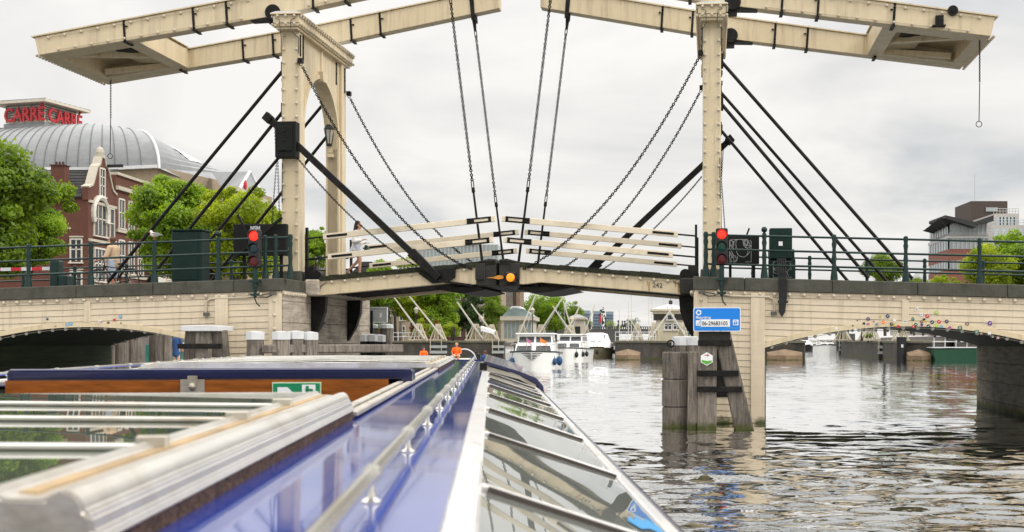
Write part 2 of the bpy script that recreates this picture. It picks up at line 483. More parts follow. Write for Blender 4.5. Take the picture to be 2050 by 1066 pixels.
for s in SIDES:
    X = lambda tau: tx(s, tau)
    # ---- tower
    pan = MB(BF)
    n0, n1 = 0.42, 4.13; nc = (n0 + n1) / 2
    hs, zs, zc, ztop = 1.66, 8.75, 10.72, 11.70
    arc = [(nc + hs * math.cos(a), zs + (zc - zs) * math.sin(a)) for a in np.linspace(0, math.pi, 33)]
    # panel boards above and beside the arch: vertical strips
    edges = sorted(set([round(q, 4) for q in np.linspace(n0, n1, 25)] + [round(nc - hs, 4), round(nc + hs, 4)]))
    zz_ = lambda n: zs + (zc - zs) * math.sqrt(max(0, 1 - ((n - nc) / hs) ** 2))
    for a, b in zip(edges[:-1], edges[1:]):
        if b - a < .02: continue
        ins = abs((a + b) / 2 - nc) < hs
        za, zb2 = (zz_(a), zz_(b)) if ins else (4.35, 4.35)
        pan.prism([(a, za), (b - .012, zb2), (b - .012, ztop), (a, ztop)], X(-0.17), X(0.17), 't')
    pan.box(X(-.15), X(.15), n0, n1, 10.9, 11.7)
    tower = pan.build('portal_tower', m_cream, bridge)
    for nn in (0.0, 4.13):
        MB(BF).prism([(X(-.27), 4.0), (X(.27), 4.0), (X(.27), 11.72), (X(-.27), 11.72)], nn, nn + 0.42).build('post', m_cream, tower, bevel=0.02)
        MB(BF).prism([(X(-.36), 3.9), (X(.36), 3.9), (X(.33), 4.42), (X(-.33), 4.42)], nn - 0.08, nn + 0.5).build('post_base', m_stone, tower, bevel=0.02)
    # arch trim and keystone
    tr = MB(BF)
    for i in range(32):
        p, q = arc[i], arc[i + 1]
        def o_(p, d): 
            v = Vector((p[0] - nc, (p[1] - zs) * 0.85)).normalized(); return (p[0] + v.x * d, p[1] + v.y * d)
        tr.prism([p, q, o_(q, .14), o_(p, .14)], X(-0.23), X(0.23), 't')
    tr.prism([(nc - hs - .0, 4.4), (nc - hs - .14, 4.4), (nc - hs - .14, zs), (nc - hs, zs)], X(-0.23), X(0.23), 't')
    tr.prism([(nc + hs, 4.4), (nc + hs + .14, 4.4), (nc + hs + .14, zs), (nc + hs, zs)], X(-0.23), X(0.23), 't')
    tr.build('arch_trim', m_cream, tower)
    ks = MB(BF); ks.prism([(nc - .2, 10.62), (nc + .2, 10.62), (nc + .26, 10.95), (nc - .26, 10.95)], X(-0.33), X(0.33), 't')
    ks.prism([(nc - .05, 10.95), (nc + .05, 10.95), (nc + .05, 11.7), (nc - .05, 11.7)], X(-0.22), X(0.22), 't')
    ks.build('keystone', m_cream, tower, bevel=0.015)
    # cornice
    co = MB(BF)
    for a, z0, z1 in ((.33, 11.68, 11.76), (.38, 11.76, 11.86), (.40, 11.86, 12.10), (.47, 12.10, 12.15)):
        co.box(X(-a), X(a), -a + .05, 4.55 + a - .05, z0, z1)
    co.build('cornice', m_cream, tower, bevel=0.012)
    lead = MB(BF).prism([(X(-.46), 12.153), (X(.46), 12.153), (X(.3), 12.20), (X(-.3), 12.20)], -.40, 4.95).build('lead_cap', m_white, tower)
    # bulbs
    for f in (-.43, .43):
        for z in (11.82, 12.06): lstring([(X(f), n, z) for n in np.linspace(-.3, 4.85, 26)], m_bulb, tower, BF, .05)
    for z in (11.82, 12.06): lstring([(X(t), -.40, z) for t in (-.27, 0.0, .25)], m_bulb, tower, BF, .045)
    for t in (-.20, .20): lstring([(X(t), -.035, z) for z in np.arange(5.0, 11.6, .41)], m_bulb, tower, BF, .046, .008, .1)
    # iron straps near the top and down the posts
    for f, n, z0, z1 in ((-.285, .06, 10.95, 11.6), (-.285, .30, 10.9, 11.65), (-.185, 3.75, 10.9, 11.65), (-.285, 4.35, 10.75, 11.6), (.285, .2, 10.9, 11.6)):
        mb = MB(BF).box(X(f) - .015, X(f) + .015, n, n + .06, z0, z1)
        for z in (z0 + .06, z1 - .06, (z0 + z1) / 2): mb.ball((X(f), n + .03, z), .035, 6, 4)
        mb.build('iron_strap', m_black, tower)
    for z in (9.15, 9.9, 10.2, 8.6): MB(BF).box(X(.28), X(.32), .12, .3, z, z + .1).build('iron_bolt', m_black, tower)
    for t in (-.3, .3):
        cb = MB(BF); cable(cb, [(X(t) * 1.0, -.41, 11.98), (X(t * .6), -.42, 11.93), (X(t * .5), -.40, 11.6), (X(t * .9), -.03, 11.5), (X(t * .9), -.02, 11.0)], .014); cb.build('cable', m_cable, tower)
    cb = MB(BF); cable(cb, [(X(.24), -.02, 7.7), (X(.25), -.02, 6.5)], .014)
    cb.build('cable', m_cable, tower)

    # ---- balance beams
    for nn in (0.2, 3.98):
        poly = [(X(t), zb(t)) for t in (8.1, 5, 2, .95, .65, .3, -2, -5.68)] + [(X(t), zt(t)) for t in (-5.68, -2, .55, 2, 5, 8.22)]
        bm_ = MB(BF).prism(poly, nn, nn + .40).build('balance_beam', m_cream, bridge, bevel=0.015)
        cap = MB(BF)
        cap.prism([(X(t), zt(t) + .004) for t in (8.3, .55, -5.75)] + [(X(t), zt(t) + .045) for t in (-5.75, .55, 8.3)], nn - .05, nn + .45)
        cap.build('beam_cap', m_cream, bm_)
        for t in (5.3, 3.1, 2.05, -.65, -1.65):
            sgn = -.141 if t > .65 else -.187
            st = MB(BF); a, b = zb(t) - .02, zt(t) + .05
            dt = .035
            st.prism([(X(t - dt), a), (X(t + dt), a), (X(t + dt + .05), b), (X(t - dt + .05), b)], nn - .022, nn - .002)
            st.prism([(X(t - dt), a), (X(t + dt), a), (X(t + dt + .05), b), (X(t - dt + .05), b)], nn + .402, nn + .422)
            st.box(X(t - .05), X(t + .05), nn - .05, nn + .45, a - .035, a - .003)
            st.box(X(t - .09), X(t - .02), nn - .06, nn - .02, a + (b - a) * .62, a + (b - a) * .68)
            for q in (.15, .8): st.ball((X(t + .05 * q), nn - .03, a + (b - a) * q), .03, 6, 4)
            st.build('iron_strap', m_black, bm_)
        if nn < 1:
            tt = np.arange(1.4, 8.1, .53)
            lstring([(X(t), nn - .03, zt(t) - .10) for t in tt], m_bulb, bm_, BF, .045, .007); lstring([(X(t + .2), nn - .03, zb(t + .2) + .07) for t in tt[:-1]], m_bulb, bm_, BF, .045, .007)
            tt = np.arange(-.5, -5.6, -.53)
            lstring([(X(t), nn - .03, zt(t) - .1) for t in tt], m_bulb, bm_, BF, .045, .007); lstring([(X(t), nn - .03, zb(t) + .09) for t in tt], m_bulb, bm_, BF, .045, .007)
        # bearing on the tower
        bear = MB(BF); bear.tube([(X(.62), nn - .03, 12.34), (X(.62), nn + .43, 12.34)], .24, 18)
        bear.box(X(.40), X(.75), nn + .02, nn + .38, 12.0, 12.25)
        bear.prism([(X(.75), 12.12), (X(1.35), 12.10), (X(.75), 12.28)], nn + .02, nn + .38)
        bear.build('bearing', m_black, bm_, smooth=True)
        # hanger strap with pin at the inner end
        hg = MB(BF); t0 = -4.72
        zz0 = zb(t0)
        for dn in (-.03, .41): hg.prism([(X(t0 - .075), zt(t0) + .06), (X(t0 + .075), zt(t0) + .06), (X(t0 - .02), zz0 - .2), (X(t0 - .15), zz0 - .2)], nn + dn, nn + dn + .02)
        hg.prism([(X(t0 - .13), zz0 + .05), (X(t0 + .03), zz0 + .05), (X(t0 - .07), zz0 - .52), (X(t0 - .14), zz0 - .52)], nn + .16, nn + .24)
        hg.tube([(X(t0 - .1), nn - .06, zz0 - .1), (X(t0 - .1), nn + .46, zz0 - .1)], .045, 8)
        hg.build('hanger_strap', m_black, bm_)
        # hoisting chain with rod
        top = Vector((X(t0 - .11), nn + .2, zz0 - .50)); mid = Vector((X(-5.53), nn + .2, 6.95)); low = Vector((X(-5.82), nn + .2, 4.66))
        ch = MB(BF)
        d = (mid - top).normalized()
        ch.link(top + d * .08, d, d.cross(Vector((0, 1, 0))), .26, .10, .016)
        ch.link(mid - d * .10, d, d.cross(Vector((0, 1, 0))), .26, .10, .016)
        sag = [top.lerp(mid, a) for a in np.linspace(.03, .965, 8)]
        ch.chain(sag, .070, .105, .019, .2)
        c = ch.build('hoisting_chain', m_black, bridge, smooth=True, recalc=False)
        rd = MB(BF).tube([mid, mid + (low - mid) * .06, mid + (low - mid) * .07, low], [.05, .055, .032, .042], 8)
        rd.build('hoisting_rod', m_black, c, smooth=True)
    # ---- counterweight box between the outer ends
    cw = MB(BF)
    def bar(t0, t1, na, nb, lo, hi): cw.prism([(X(t0), zb(t0) + lo), (X(t1), zb(t1) + lo), (X(t1), zt(t1) + hi), (X(t0), zt(t0) + hi)], na, nb)
    bar(5.05, 5.5, .603, 3.977, .01, -.01)
    bar(7.72, 8.16, .603, 3.977, .003, -.005)
    cw.prism([(X(t), zb(t) + .012) for t in (5.5, 7.72)] + [(X(t), zb(t) + .09) for t in (7.72, 5.5)], .603, .95)
    cw.prism([(X(t), zb(t) + .012) for t in (5.5, 7.72)] + [(X(t), zb(t) + .09) for t in (7.72, 5.5)], 3.63, 3.977)
    cw.prism([(X(t), zt(t) - .10) for t in (5.5, 7.72)] + [(X(t), zt(t) - .02) for t in (7.72, 5.5)], .61, 3.97)
    cwo = cw.build('counterweight_box', m_cream, bridge)
    dg_ = MB(BF)
    for a, b in (((7.5, .95), (5.6, 2.35)), ((7.6, 3.3), (5.55, 3.75))):
        dg_.beam((X(a[0]), a[1], zb(a[0]) + .12), (X(b[0]), b[1], zb(b[0]) + .12), .22, .16)
    dg_.prism([(X(5.5), zb(5.5) + .16), (X(6.5), zb(6.5) + .28), (X(6.5), zb(6.5) + .33), (X(5.5), zb(5.5) + .21)], 1.5, 3.9)
    dg_.build('inner_brace', m_cream, cwo)
    MB(BF).box(X(5.75), X(6.35), .98, 1.9, zb(6) + .16, zb(6) + .36).build('ballast', m_darkwood, cwo)
    lstring([(X(8.2), n, zb(8.2) + .03) for n in np.linspace(.3, 4.3, 25)], m_bulb, cwo, BF, .05)
    lid = MB(BF).prism([(X(5.0), zt(5.0) + .05), (X(8.3), zt(8.3) + .05), (X(8.3), zt(8.3) + .08), (X(5.0), zt(5.0) + .08)], .66, 3.92).build('box_lid', m_cream, cwo)
    # ---- pull chain with a ring
    tpc, npc = (7.75, 3.9) if s < 0 else (7.9, .75)
    zc0 = zb(tpc) + .02
    ch = MB(BF); zr = (bp(235, 313, npc) if s < 0 else bp(1961, 249, npc))[1]
    ch.chain([(X(tpc), npc, zc0), (X(tpc) + .0, npc, zr + .12 + (zc0 - zr) * .45)], .045, .06, .011)
    ch.tube([(X(tpc), npc, zr + .1 + (zc0 - zr) * .45), (X(tpc) - .02, npc, zr + .07)], .014, 5)
    pc = ch.build('pull_chain', m_black, bridge, recalc=False)
    rg = MB(BF); rg.tube([(X(tpc) - .02 + .085 * math.cos(a), npc, zr + .085 * math.sin(a)) for a in np.linspace(0, 2 * math.pi, 17)], .012, 5, caps=False)
    rg.build('pull_ring', m_black, pc, smooth=True)
    # ---- stay rods on the land side
    for nn in (0.2, 4.34):
        for a, b in (((.30, 10.56), (5.85, 4.12)), ((.30, 9.31), (4.58, 4.14))):
            r_ = MB(BF).tube([(X(a[0]), nn, a[1]), (X(b[0]), nn, b[1])], .052, 10)
            r_.box(X(.26), X(.34), nn - .07, nn + .07, a[1] - .18, a[1] + .25)
            r_.build('stay_rod', m_black, bridge, smooth=True)
    # ---- slack tie chains
    for nn in (-.07, 4.62):
        p, q = Vector((X(-.30), nn, 10.8)), Vector((X(-5.6), nn, 4.45))
        S = 1.08 if s < 0 else 1.0
        pts = []
        for a in np.linspace(.02, 1, 26):
            v = p.lerp(q, a); v.z -= S * 4 * a * (1 - a); pts.append(v)
        ch = MB(BF); ch.chain(pts, .066, .098, .0175, .25)
        d = (pts[0] - p).normalized()
        ch.link(p + Vector((0, 0, -.02)) + d * .08, d, d.cross(Vector((0, 1, 0))).normalized(), .22, .10, .014)
        ch.box(X(-.40), X(-.26), nn - .03, nn + .14, 10.72, 10.86)
        ch.build('slack_chain', m_black, bridge, smooth=True, recalc=False)
    # ---- rack arm with its gear box
    na = -.19 if s < 0 else 4.74
    a_, b_ = Vector((X(.62), na, 9.05)), Vector((X(-4.62), na, 4.18))
    ar = MB(BF); ar.beam(a_, a_.lerp(b_, .84), .13, .19); ar.beam(a_.lerp(b_, .84), b_, .20, .30, w2=.16, h2=.2)
    ar.prism([(X(.44), 9.05), (X(.62), 9.22), (X(.78), 9.02), (X(.60), 8.85)], na - .12, na + .12)
    ar.beam(b_ + Vector((0, 0, -.08)), b_ + Vector((X(-1) - X(0), 0, -.22)), .16, .07)
    ar.prism([(X(-3.95), 4.35), (X(-5.1), 4.50), (X(-5.1), 4.2), (X(-4.9), 4.08), (X(-4.4), 4.02)], na + .07, na + .14)
    ro = ar.build('rack_arm', m_black, bridge, bevel=0.01)
    gb = MB(BF)
    g0, g1 = (-.36, -.003) if s < 0 else (4.553, 4.93)
    gb.box(X(-.30), X(.34), g0, g1, 7.82, 8.9)
    gb.box(X(-.20), X(.25), g0 - .035, g0 - .001, 8.0, 8.75)
    for z in (8.05, 8.32, 8.6): gb.ball((X(.05), g0 - .03, z), .045, 6, 4)
    gb.build('gear_box', m_board, ro, bevel=0.015)
    # thin operating chains
    ch = MB(BF)
    p, q = Vector((X(-.33), na - .1, 7.8)), Vector((X(-4.15), na - .1, 4.42))
    pts = []
    for a in np.linspace(0, 1, 16):
        v = p.lerp(q, a); v.z -= .32 * 4 * a * (1 - a); pts.append(v)
    ch.chain(pts, .052, .066, .013)
    ch.build('operating_chain', m_black, ro, recalc=False)
    ch = MB(BF); ch.chain([(X(.40), na - .05, 8.9), (X(.33), na - .05, 7.7), (X(.42), na - .1, 6.4), (X(.47), na - .1, 5.7)], .05, .052, .0085)
    ch.build('operating_chain', m_black, ro, recalc=False)
    ch = MB(BF); ch.chain([(X(.30), na - .05, 7.8), (X(.22 if s < 0 else .33), na - .1, 5.8)], .05, .052, .0085)
    ch.build('operating_chain', m_black, ro, recalc=False)

    # ---- the leaf
    zd = lambda tau: 4.17 + .0835 * (-tau - .9)
    lf = MB(BF)
    lf.prism([(X(-.92), zd(-.92) + .0), (X(-6.345), zd(-6.345)), (X(-6.345), zd(-6.345) + .07), (X(-.92), zd(-.92) + .07)], -.05, 4.6)
    leaf = lf.build('bridge_leaf', m_asph, bridge)
    for nn in (0.0, 4.27):
        g = MB(BF)
        g.prism([(X(-.92), zd(-.92) - .05), (X(-6.2), zd(-6.2) - .05), (X(-6.2), zd(-6.2) - .58), (X(-5.6), zd(-5.6) - .57), (X(-5.1), zd(-5.1) - .47), (X(-.92), zd(-.92) - .49)], nn, nn + .28)
        go = g.build('girder', m_cream, leaf, bevel=0.012)
        ed = MB(BF)
        for i in range(18):
            a, b = -.92 - 5.4 * i / 18, -.92 - 5.4 * (i + 1) / 18
            k1 = random.Random(i * 7 + s).uniform(-.012, .016)
            ed.prism([(X(a), zd(a) - .052), (X(b + .006), zd(b) - .052), (X(b + .006), zd(b) + .085 + k1), (X(a), zd(a) + .085 + k1)], nn - .06, nn + .33)
        ed.build('deck_edge', m_mossy, leaf)
    lstring([(X(t), -.035, zd(t) - .12) for t in np.arange(-1.3, -5.4, -.405)], m_bulb, leaf, BF, .05, .008, .2)
    lb = MB(BF); cable(lb, [(X(-.92), -.01, zd(-.9) - .35), (X(-.97), -.03, zd(-1) - .2), (X(-1.15), -.02, zd(-1.1) - .10)], .014); lb.build('cable', m_cable, leaf)
    js = MB(BF)
    for i, nn in enumerate(np.linspace(.4, 4.05, 8)):
        js.prism([(X(-.95), zd(-.95) - .002), (X(-6.1), zd(-6.1) - .002), (X(-6.1), zd(-6.1) - .36), (X(-.95), zd(-.95) - .42)], nn, nn + .16)
    js.build('joists', m_darkwood, leaf)
    eb = MB(BF)
    for i in range(5):
        a = -.06 + i * .94
        eb.prism([(X(-5.72), zd(-5.7) - .62), (X(-6.33), zd(-6.3) - .68), (X(-6.33), zd(-6.3) + .12), (X(-6.1), zd(-6.1) + .16), (X(-5.72), zd(-5.7) + .10)], a, a + .9)
    eb.box(X(-5.70), X(-6.0), -.10, -.062, zd(-5.7) - .45, zd(-5.7) + .05)
    eb.prism([(X(-4.2), zd(-4.2) - .53), (X(-5.7), zd(-5.7) - .60), (X(-5.9), zd(-5.9) - .72), (X(-5.3), zd(-5.3) - .78), (X(-4.9), zd(-4.9) - .72)], .5, 4.0)
    eb.build('end_beam', m_darkwood, leaf, bevel=0.02)
    hb = MB(BF); hb.box(X(-.94), X(-.50), -.16, 4.72, 3.66, 4.16)
    hb.build('hinge_block', m_darkwood if s > 0 else m_woodh, leaf, bevel=0.04)
    for nn in (.05, 4.4):
        MB(BF).tube([(X(-.78), nn, 4.27), (X(-.78), nn + .3, 4.27)], .17, 14).box(X(-.70), X(-.42), nn + .02, nn + .28, 4.16, 4.55).box(X(-.50), X(-.43), nn + .05, nn + .15, 4.4, 5.75).build('hinge', m_black, leaf, smooth=True)
    # guard rails along both edges of the leaf
    for nn in (.08, 4.36):
        for (a, b) in (((-1.0, 5.46), (-6.27, 5.965)), ((-1.15, 4.85), (-6.22, 5.335))):
            rl = MB(BF)
            rl.beam((X(a[0]), nn, a[1]), (X(b[0]), nn, b[1]), .085, .175)
            ro_ = rl.build('guard_rail', m_rail, leaf, bevel=0.008)
            sl_ = (b[1] - a[1]) / (b[0] - a[0])
            pl = MB(BF)
            z_ = lambda t: a[1] + sl_ * (t - a[0])
            for dn in (-.055, .045):
                pl.beam((X(a[0] - .12), nn + dn + .005, z_(a[0] - .12)), (X(a[0] - .75), nn + dn + .005, z_(a[0] - .75)), .012, .07)
            pl.tube([(X(a[0] - .12), nn, z_(a[0] - .12)), (X(-.46), nn, z_(-.46))], .028, 6)
            pl.build('rail_fitting', m_black, ro_); pl = MB(BF)
            c0, c1 = b[0] + .12, b[0] + .85
            for dz in (.062, -.062): pl.beam((X(c0), nn - .05, z_(c0) + dz), (X(c1), nn - .05, z_(c1) + dz), .016, .045)
            for cc in (c0, c1 - .22): pl.beam((X(cc), nn - .05, z_(cc)), (X(cc + .22 if cc > c0 else cc + .08), nn - .05, z_(cc + .12)), .016, .16)
            pl.build('rail_fitting', m_black, ro_)
    if s > 0:
        num = text_obj('number_plate_text', '242', .20, m_cable, plane_mtx(BF((-1.75, -.012, 3.90)), Vector(BF((1, 0, -.083))) - Vector(BF((0, 0, 0)))), leaf, bold=.001)
        rs = MB(BF)
        for a, b, c, d in ((-1.87, -1.83, 3.76, 4.06), (-1.91, -1.89, 3.95, 4.08), (-1.0, -.94, 3.72, 4.06), (-1.09, -1.06, 3.9, 4.08), (-1.13, -1.11, 4.0, 4.07)): MB(BF).box(a, b, -.004, -.0005, c, d).build('rust_stain', m_rust, leaf)
        MB(BF).tube([(7.0, .13, 11.95 - .02), (7.0, .19, 11.93)], .15, 18).tube([(7.0, .10, 11.93), (7.0, .13, 11.93)], .05, 10).build('pulley_wheel', m_black, bridge, smooth=True)
        MB(BF).box(6.5, 6.72, .06, .2, 11.5, 11.78).box(6.4, 6.78, .04, .2, 11.46, 11.5).build('pulley_bracket', m_black, bridge)

# ------------------------------------------------------------------ fixed spans of the bridge
m_bulb2 = mat('bulb_glass_brightened', (.75, .72, .64), .1, .03, 10)  # paler copy of the bulb glass: daylight on the arch bulbs put into the colour
NF, NB = -2.0, 6.5
rnd = random.Random(3)
def ztop_c(tau): return 4.10 - .030 * (tau + .5)          # top of the coping
m_stk = {}
def flat(name, col, rough=.5):
    if name not in m_stk: m_stk[name] = mat('sticker_' + name, col, rough, .05, 5)
    return m_stk[name]
STK = {'navy': (.01, .02, .06), 'white': (.75, .75, .75), 'lime': (.35, .55, .02), 'red': (.5, .02, .03), 'orange': (.8, .2, .02), 'pink': (.45, .14, .26),
       'black': (.015, .015, .015), 'green': (.02, .12, .06), 'yellow': (.5, .4, .02), 'purple': (.12, .03, .25), 'cyan': (.12, .34, .50), 'grey': (.3, .32, .33), 'brown': (.15, .07, .04)}
for k_, c_ in STK.items(): flat(k_, c_)
R_STK = [(807, 305, 4, 'navy', 0), (773, 345, 5, 'navy', 0), (856, 328, 8, 'black', 0), (888, 294, 11, 'navy', 1), (887, 332, 9, 'pink', 0), (930, 313, 6, 'pink', 1), (977, 275, 6, 'yellow', 0),
         (1033, 273, 12, 'navy', 1), (950, 338, 11, 'grey', 1), (1000, 320, 11, 'orange', 1), (1062, 333, 11, 'black', 1), (1077, 338, 9, 'yellow', 0), (1085, 305, 9, 'white', 0), (1165, 285, 10, 'white', 0),
         (1163, 312, 14, 'white', 0), (1113, 350, 9, 'red', 0), (1222, 294, 10, 'green', 1), (1250, 222, 11, 'white', 0), (1243, 336, 11, 'green', 1), (1226, 350, 10, 'red', 1), (1285, 262, 10, 'white', 0),
         (1286, 316, 10, 'brown', 1), (1288, 338, 9, 'purple', 1), (1329, 273, 12, 'red', 1), (1305, 298, 8, 'black', 0), (1311, 312, 7, 'yellow', 0), (1338, 349, 12, 'navy', 1), (1365, 319, 12, 'navy', 1),
         (1398, 246, 11, 'lime', 1), (1398, 343, 11, 'lime', 1), (1416, 316, 12, 'red', 1), (1436, 352, 9, 'cyan', 1), (1474, 313, 12, 'navy', 1), (1496, 360, 11, 'pink', 1), (1573, 362, 13, 'green', 0),
         (1626, 331, 11, 'brown', 0), (1698, 390, 13, 'green', 0), (1732, 404, 10, 'brown', 0), (1797, 326, 14, 'purple', 1), (1793, 402, 9, 'white', 0), (1818, 428, 10, 'black', 0), (1857, 435, 12, 'brown', 0), (650, 365, 9, 'white', 0)]
L_STK = [(385, 318, 7, 'cyan', 0), (386, 326, 7, 'navy', 0), (712, 324, 14, 'navy', 1), (580, 363, 14, 'cyan', 1), (548, 370, 12, 'cyan', 0), (818, 345, 11, 'white', 0), (936, 331, 9, 'red', 0),
         (887, 355, 9, 'brown', 0), (984, 305, 13, 'cyan', 1), (990, 357, 5, 'black', 0), (456, 384, 4, 'black', 0), (825, 350, 7, 'navy', 0)]
ARCHES = [(1.45, 9.15, 2.13, 2.72), (11.1, 18.8, 1.95, 2.5)]
def arch_z(tau):
    for a, b, zs_, zc_ in ARCHES:
        if a < tau < b:
            q = (tau - (a + b) / 2) / ((b - a) / 2); rise = zc_ - zs_; hw = (b - a) / 2
            Rr = (hw * hw + rise * rise) / (2 * rise)
            return zc_ - Rr + math.sqrt(Rr * Rr - (q * hw) ** 2)
    return -1.0
spans = {}
for s in SIDES:
    X = lambda tau: tx(s, tau)
    lab = 'cream boarded fixed bridge span whose arch edge is covered in many stickers' if s > 0 else 'cream boarded fixed bridge span with low mossy arch, carrying the man with the bicycle'
    sp = thing('bridge_span', lab, 'bridge span', BF((X(9), 2.2, 0)), 'fixed spans of the drawbridge')
    spans[s] = sp
    END = 20.2
    # backing body: slices in t, so arches cut through
    taus = sorted(set([-.48, 1.45, 9.15, 11.1, 18.8, END] + list(np.linspace(1.45, 9.15, 41)) + list(np.linspace(11.1, 18.8, 25))))
    body = MB(BF)
    for i in range(len(taus) - 1):
        a, b = taus[i], taus[i + 1]; m_ = (a + b) / 2
        ina = arch_z(m_) > -.5
        za = (arch_z(a + 1e-4) if ina else -1.5); zb_ = (arch_z(b - 1e-4) if ina else -1.5)
        if not ina: za = zb_ = -1.5
        body.add([BFp for BFp in [(X(a), NF + .03, za), (X(b), NF + .03, zb_), (X(b), NF + .03, ztop_c(b) - .3), (X(a), NF + .03, ztop_c(a) - .3),
                                  (X(a), NB, za), (X(b), NB, zb_), (X(b), NB, ztop_c(b) - .3), (X(a), NB, ztop_c(a) - .3)]],
                 [(0, 1, 2, 3), (4, 7, 6, 5), (0, 4, 5, 1), (3, 2, 6, 7)])
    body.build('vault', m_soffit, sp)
    for pa, pb in ((-.48, 1.45), (9.15, 11.1), (18.8, END)):    # pier side faces of wooden boards
        for tt, sg in ((pa, -1), (pb, 1)):
            wb = MB(BF)
            for k in range(9):
                z0 = -1.5 + k * .62; z1 = min(z0 + .608, 3.75 if tt == pa and pa < 0 else (2.13 if tt < 9.5 else 1.95))
                if z1 <= z0: continue
                wb.box(X(tt), X(tt + sg * .035), NF + .03, NB, z0, z1)
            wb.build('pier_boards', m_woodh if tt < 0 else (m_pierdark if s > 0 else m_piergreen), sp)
    if True:
        for nn in (.35, 3.9):       # curved black struts under the leaf
            ps = MB(BF); ps.prism([(X(-.52), 3.66), (X(-.98), 3.66), (X(-.95), 3.2), (X(-.80), 2.75), (X(-.52), 2.3)], nn, nn + .22)
            ps.build('strut', m_black, sp)
        ps = MB(BF); cable(ps, [(X(-.53), .9, 3.6), (X(-.6), .95, 3.0), (X(-.54), 1.0, 2.6), (X(-.54), 1.6, 2.9)], .02); ps.build('cable', m_cable, sp); ps = MB(BF); cable(ps, [(X(-.53), 4.6, 3.5), (X(-.56), 4.75, 2.7), (X(-.53), 4.85, 3.4)], .018)
        ps.build('cable', m_cable, sp)
    # front boards following the slope of the deck
    bd = MB(BF)
    P = .176
    for k in range(25):
        for i in range(len(taus) - 1):
            a, b = taus[i], taus[i + 1]
            ina = arch_z((a + b) / 2) > -.5
            aa, bb = (a + 1e-4, b - 1e-4)
            hi = lambda t: ztop_c(t) - .36 - k * P
            lo = lambda t: max(hi(t) - P + .010, arch_z(t) + .10 if ina else -1.2)
            ha, hb_, la, lb_ = hi(aa), hi(bb), lo(aa), lo(bb)
            if la >= ha and lb_ >= hb_: continue
            la, lb_ = min(la, ha), min(lb_, hb_)
            bd.add([(X(a), NF - .012, la), (X(b), NF - .012, lb_), (X(b), NF, hb_), (X(a), NF, ha),
                    (X(a), NF + .03, la), (X(b), NF + .03, lb_)], [(0, 1, 2, 3), (0, 4, 5, 1)])
    bd.build('front_boards', m_creamw, sp)
    # arch band
    for A0, A1, zs_, zc_ in ARCHES:
        ab = MB(BF); ts = np.linspace(A0, A1, 41)
        for i in range(40):
            a, b = ts[i], ts[i + 1]; za, zb_ = arch_z(a + 1e-4), arch_z(b - 1e-4)
            ab.prism([(X(a), za - .012), (X(b), zb_ - .012), (X(b), zb_ + .13), (X(a), za + .13)], NF - .03, NF + .12)
        ab.build('arch_band', m_cream, sp)
    A0, A1 = ARCHES[0][:2]
    for n_ in (NF + .2, NB - .25): lstring([(X(t), n_, arch_z(t) - .05) for t in np.arange(A0 + .2, A1, .40)], m_bulb2, sp, BF, .055)
    lstring([(X(t), NF - .045, ztop_c(t) - .44) for t in np.arange(.1, 11, .405)], m_bulb, sp, BF, .052, .008)
    lstring([(X(-.30), NF - .06, z) for z in (3.45, 3.05, 2.65, 2.25)], m_bulb, sp, BF, .052, .007)
    # pilasters
    for a, b, d in ((-.50, -.12, .05), (1.07, 1.45, .07), (5.18, 5.37, .04), (9.15, 9.55, .05), (10.7, 11.1, .05)):
        z0 = arch_z((a + b) / 2) + .125 if arch_z((a + b) / 2) > 0 else -1.2
        zh = ztop_c(a) - (.42 if a > -.2 else .44) - (.06 if b > 5 and a < 6 else 0)
        MB(BF).box(X(a), X(b), NF - d, NF - .001, z0, zh).build('pilaster', m_creamw, sp, bevel=.008)
    # coping of stone blocks
    cp = MB(BF)
    e = [-.52, .9, 3.3, 5.6, 8.0, 10.5, 13, 15.5, 18, END]
    for nn0, nn1 in ((NF - .07, NF + .45), (NB - .45, NB + .07)):
        for i in range(len(e) - 1):
            a, b = e[i], e[i + 1] - .012
            cp.prism([(X(a), ztop_c(a) - .365), (X(b), ztop_c(b) - .365), (X(b), ztop_c(b)), (X(a), ztop_c(a))], nn0, nn1)
    cp.prism([(X(-.52), 3.74), (X(-.06), 3.74), (X(-.06), 4.10), (X(-.52), 4.10)], NF + .46, NB - .46)
    cp.build('coping', m_stone, sp, bevel=0.02)
    MB(BF).prism([(X(-.05), ztop_c(0) - .3), (X(END), ztop_c(END) - .3), (X(END), ztop_c(END) - .07), (X(-.05), ztop_c(0) - .07)], NF + .45, NB - .45).build('deck', m_asph, sp)
    lstring([(X(-.56), n_, 3.66) for n_ in np.arange(NF + .1, -.1, .2)], m_bulb, sp, BF, .06)
    # conduit and floodlight boxes on the wall
    cd = MB(BF); yq = NF - .05
    cd.tube([(X(.15), yq, 3.72), (X(.3), yq, 3.6), (X(.55), yq, 3.55), (X(1.55), yq, 3.52), (X(1.68), yq, 3.46), (X(1.72), yq, 3.3), (X(1.72), yq, 3.12)], .032, 8)
    cd.build('conduit', m_conduit, sp, smooth=True)
    fl = MB(BF); fl.box(X(-.38), X(-.18), NF - .16, NF - .08, 3.62, 3.70); MB(BF).box(X(1.62), X(1.78), NF - .1, NF - .03, 3.02, 3.12).build('junction_box', m_cable, sp)
    cable(fl, [(X(-.2), NF - .1, 3.66), (X(.05), NF - .09, 3.62), (X(.1), NF - .08, 3.56), (X(-.1), NF - .09, 3.55), (X(-.25), NF - .09, 3.62)], .018)
    fl.build('floodlight', m_cable, sp)
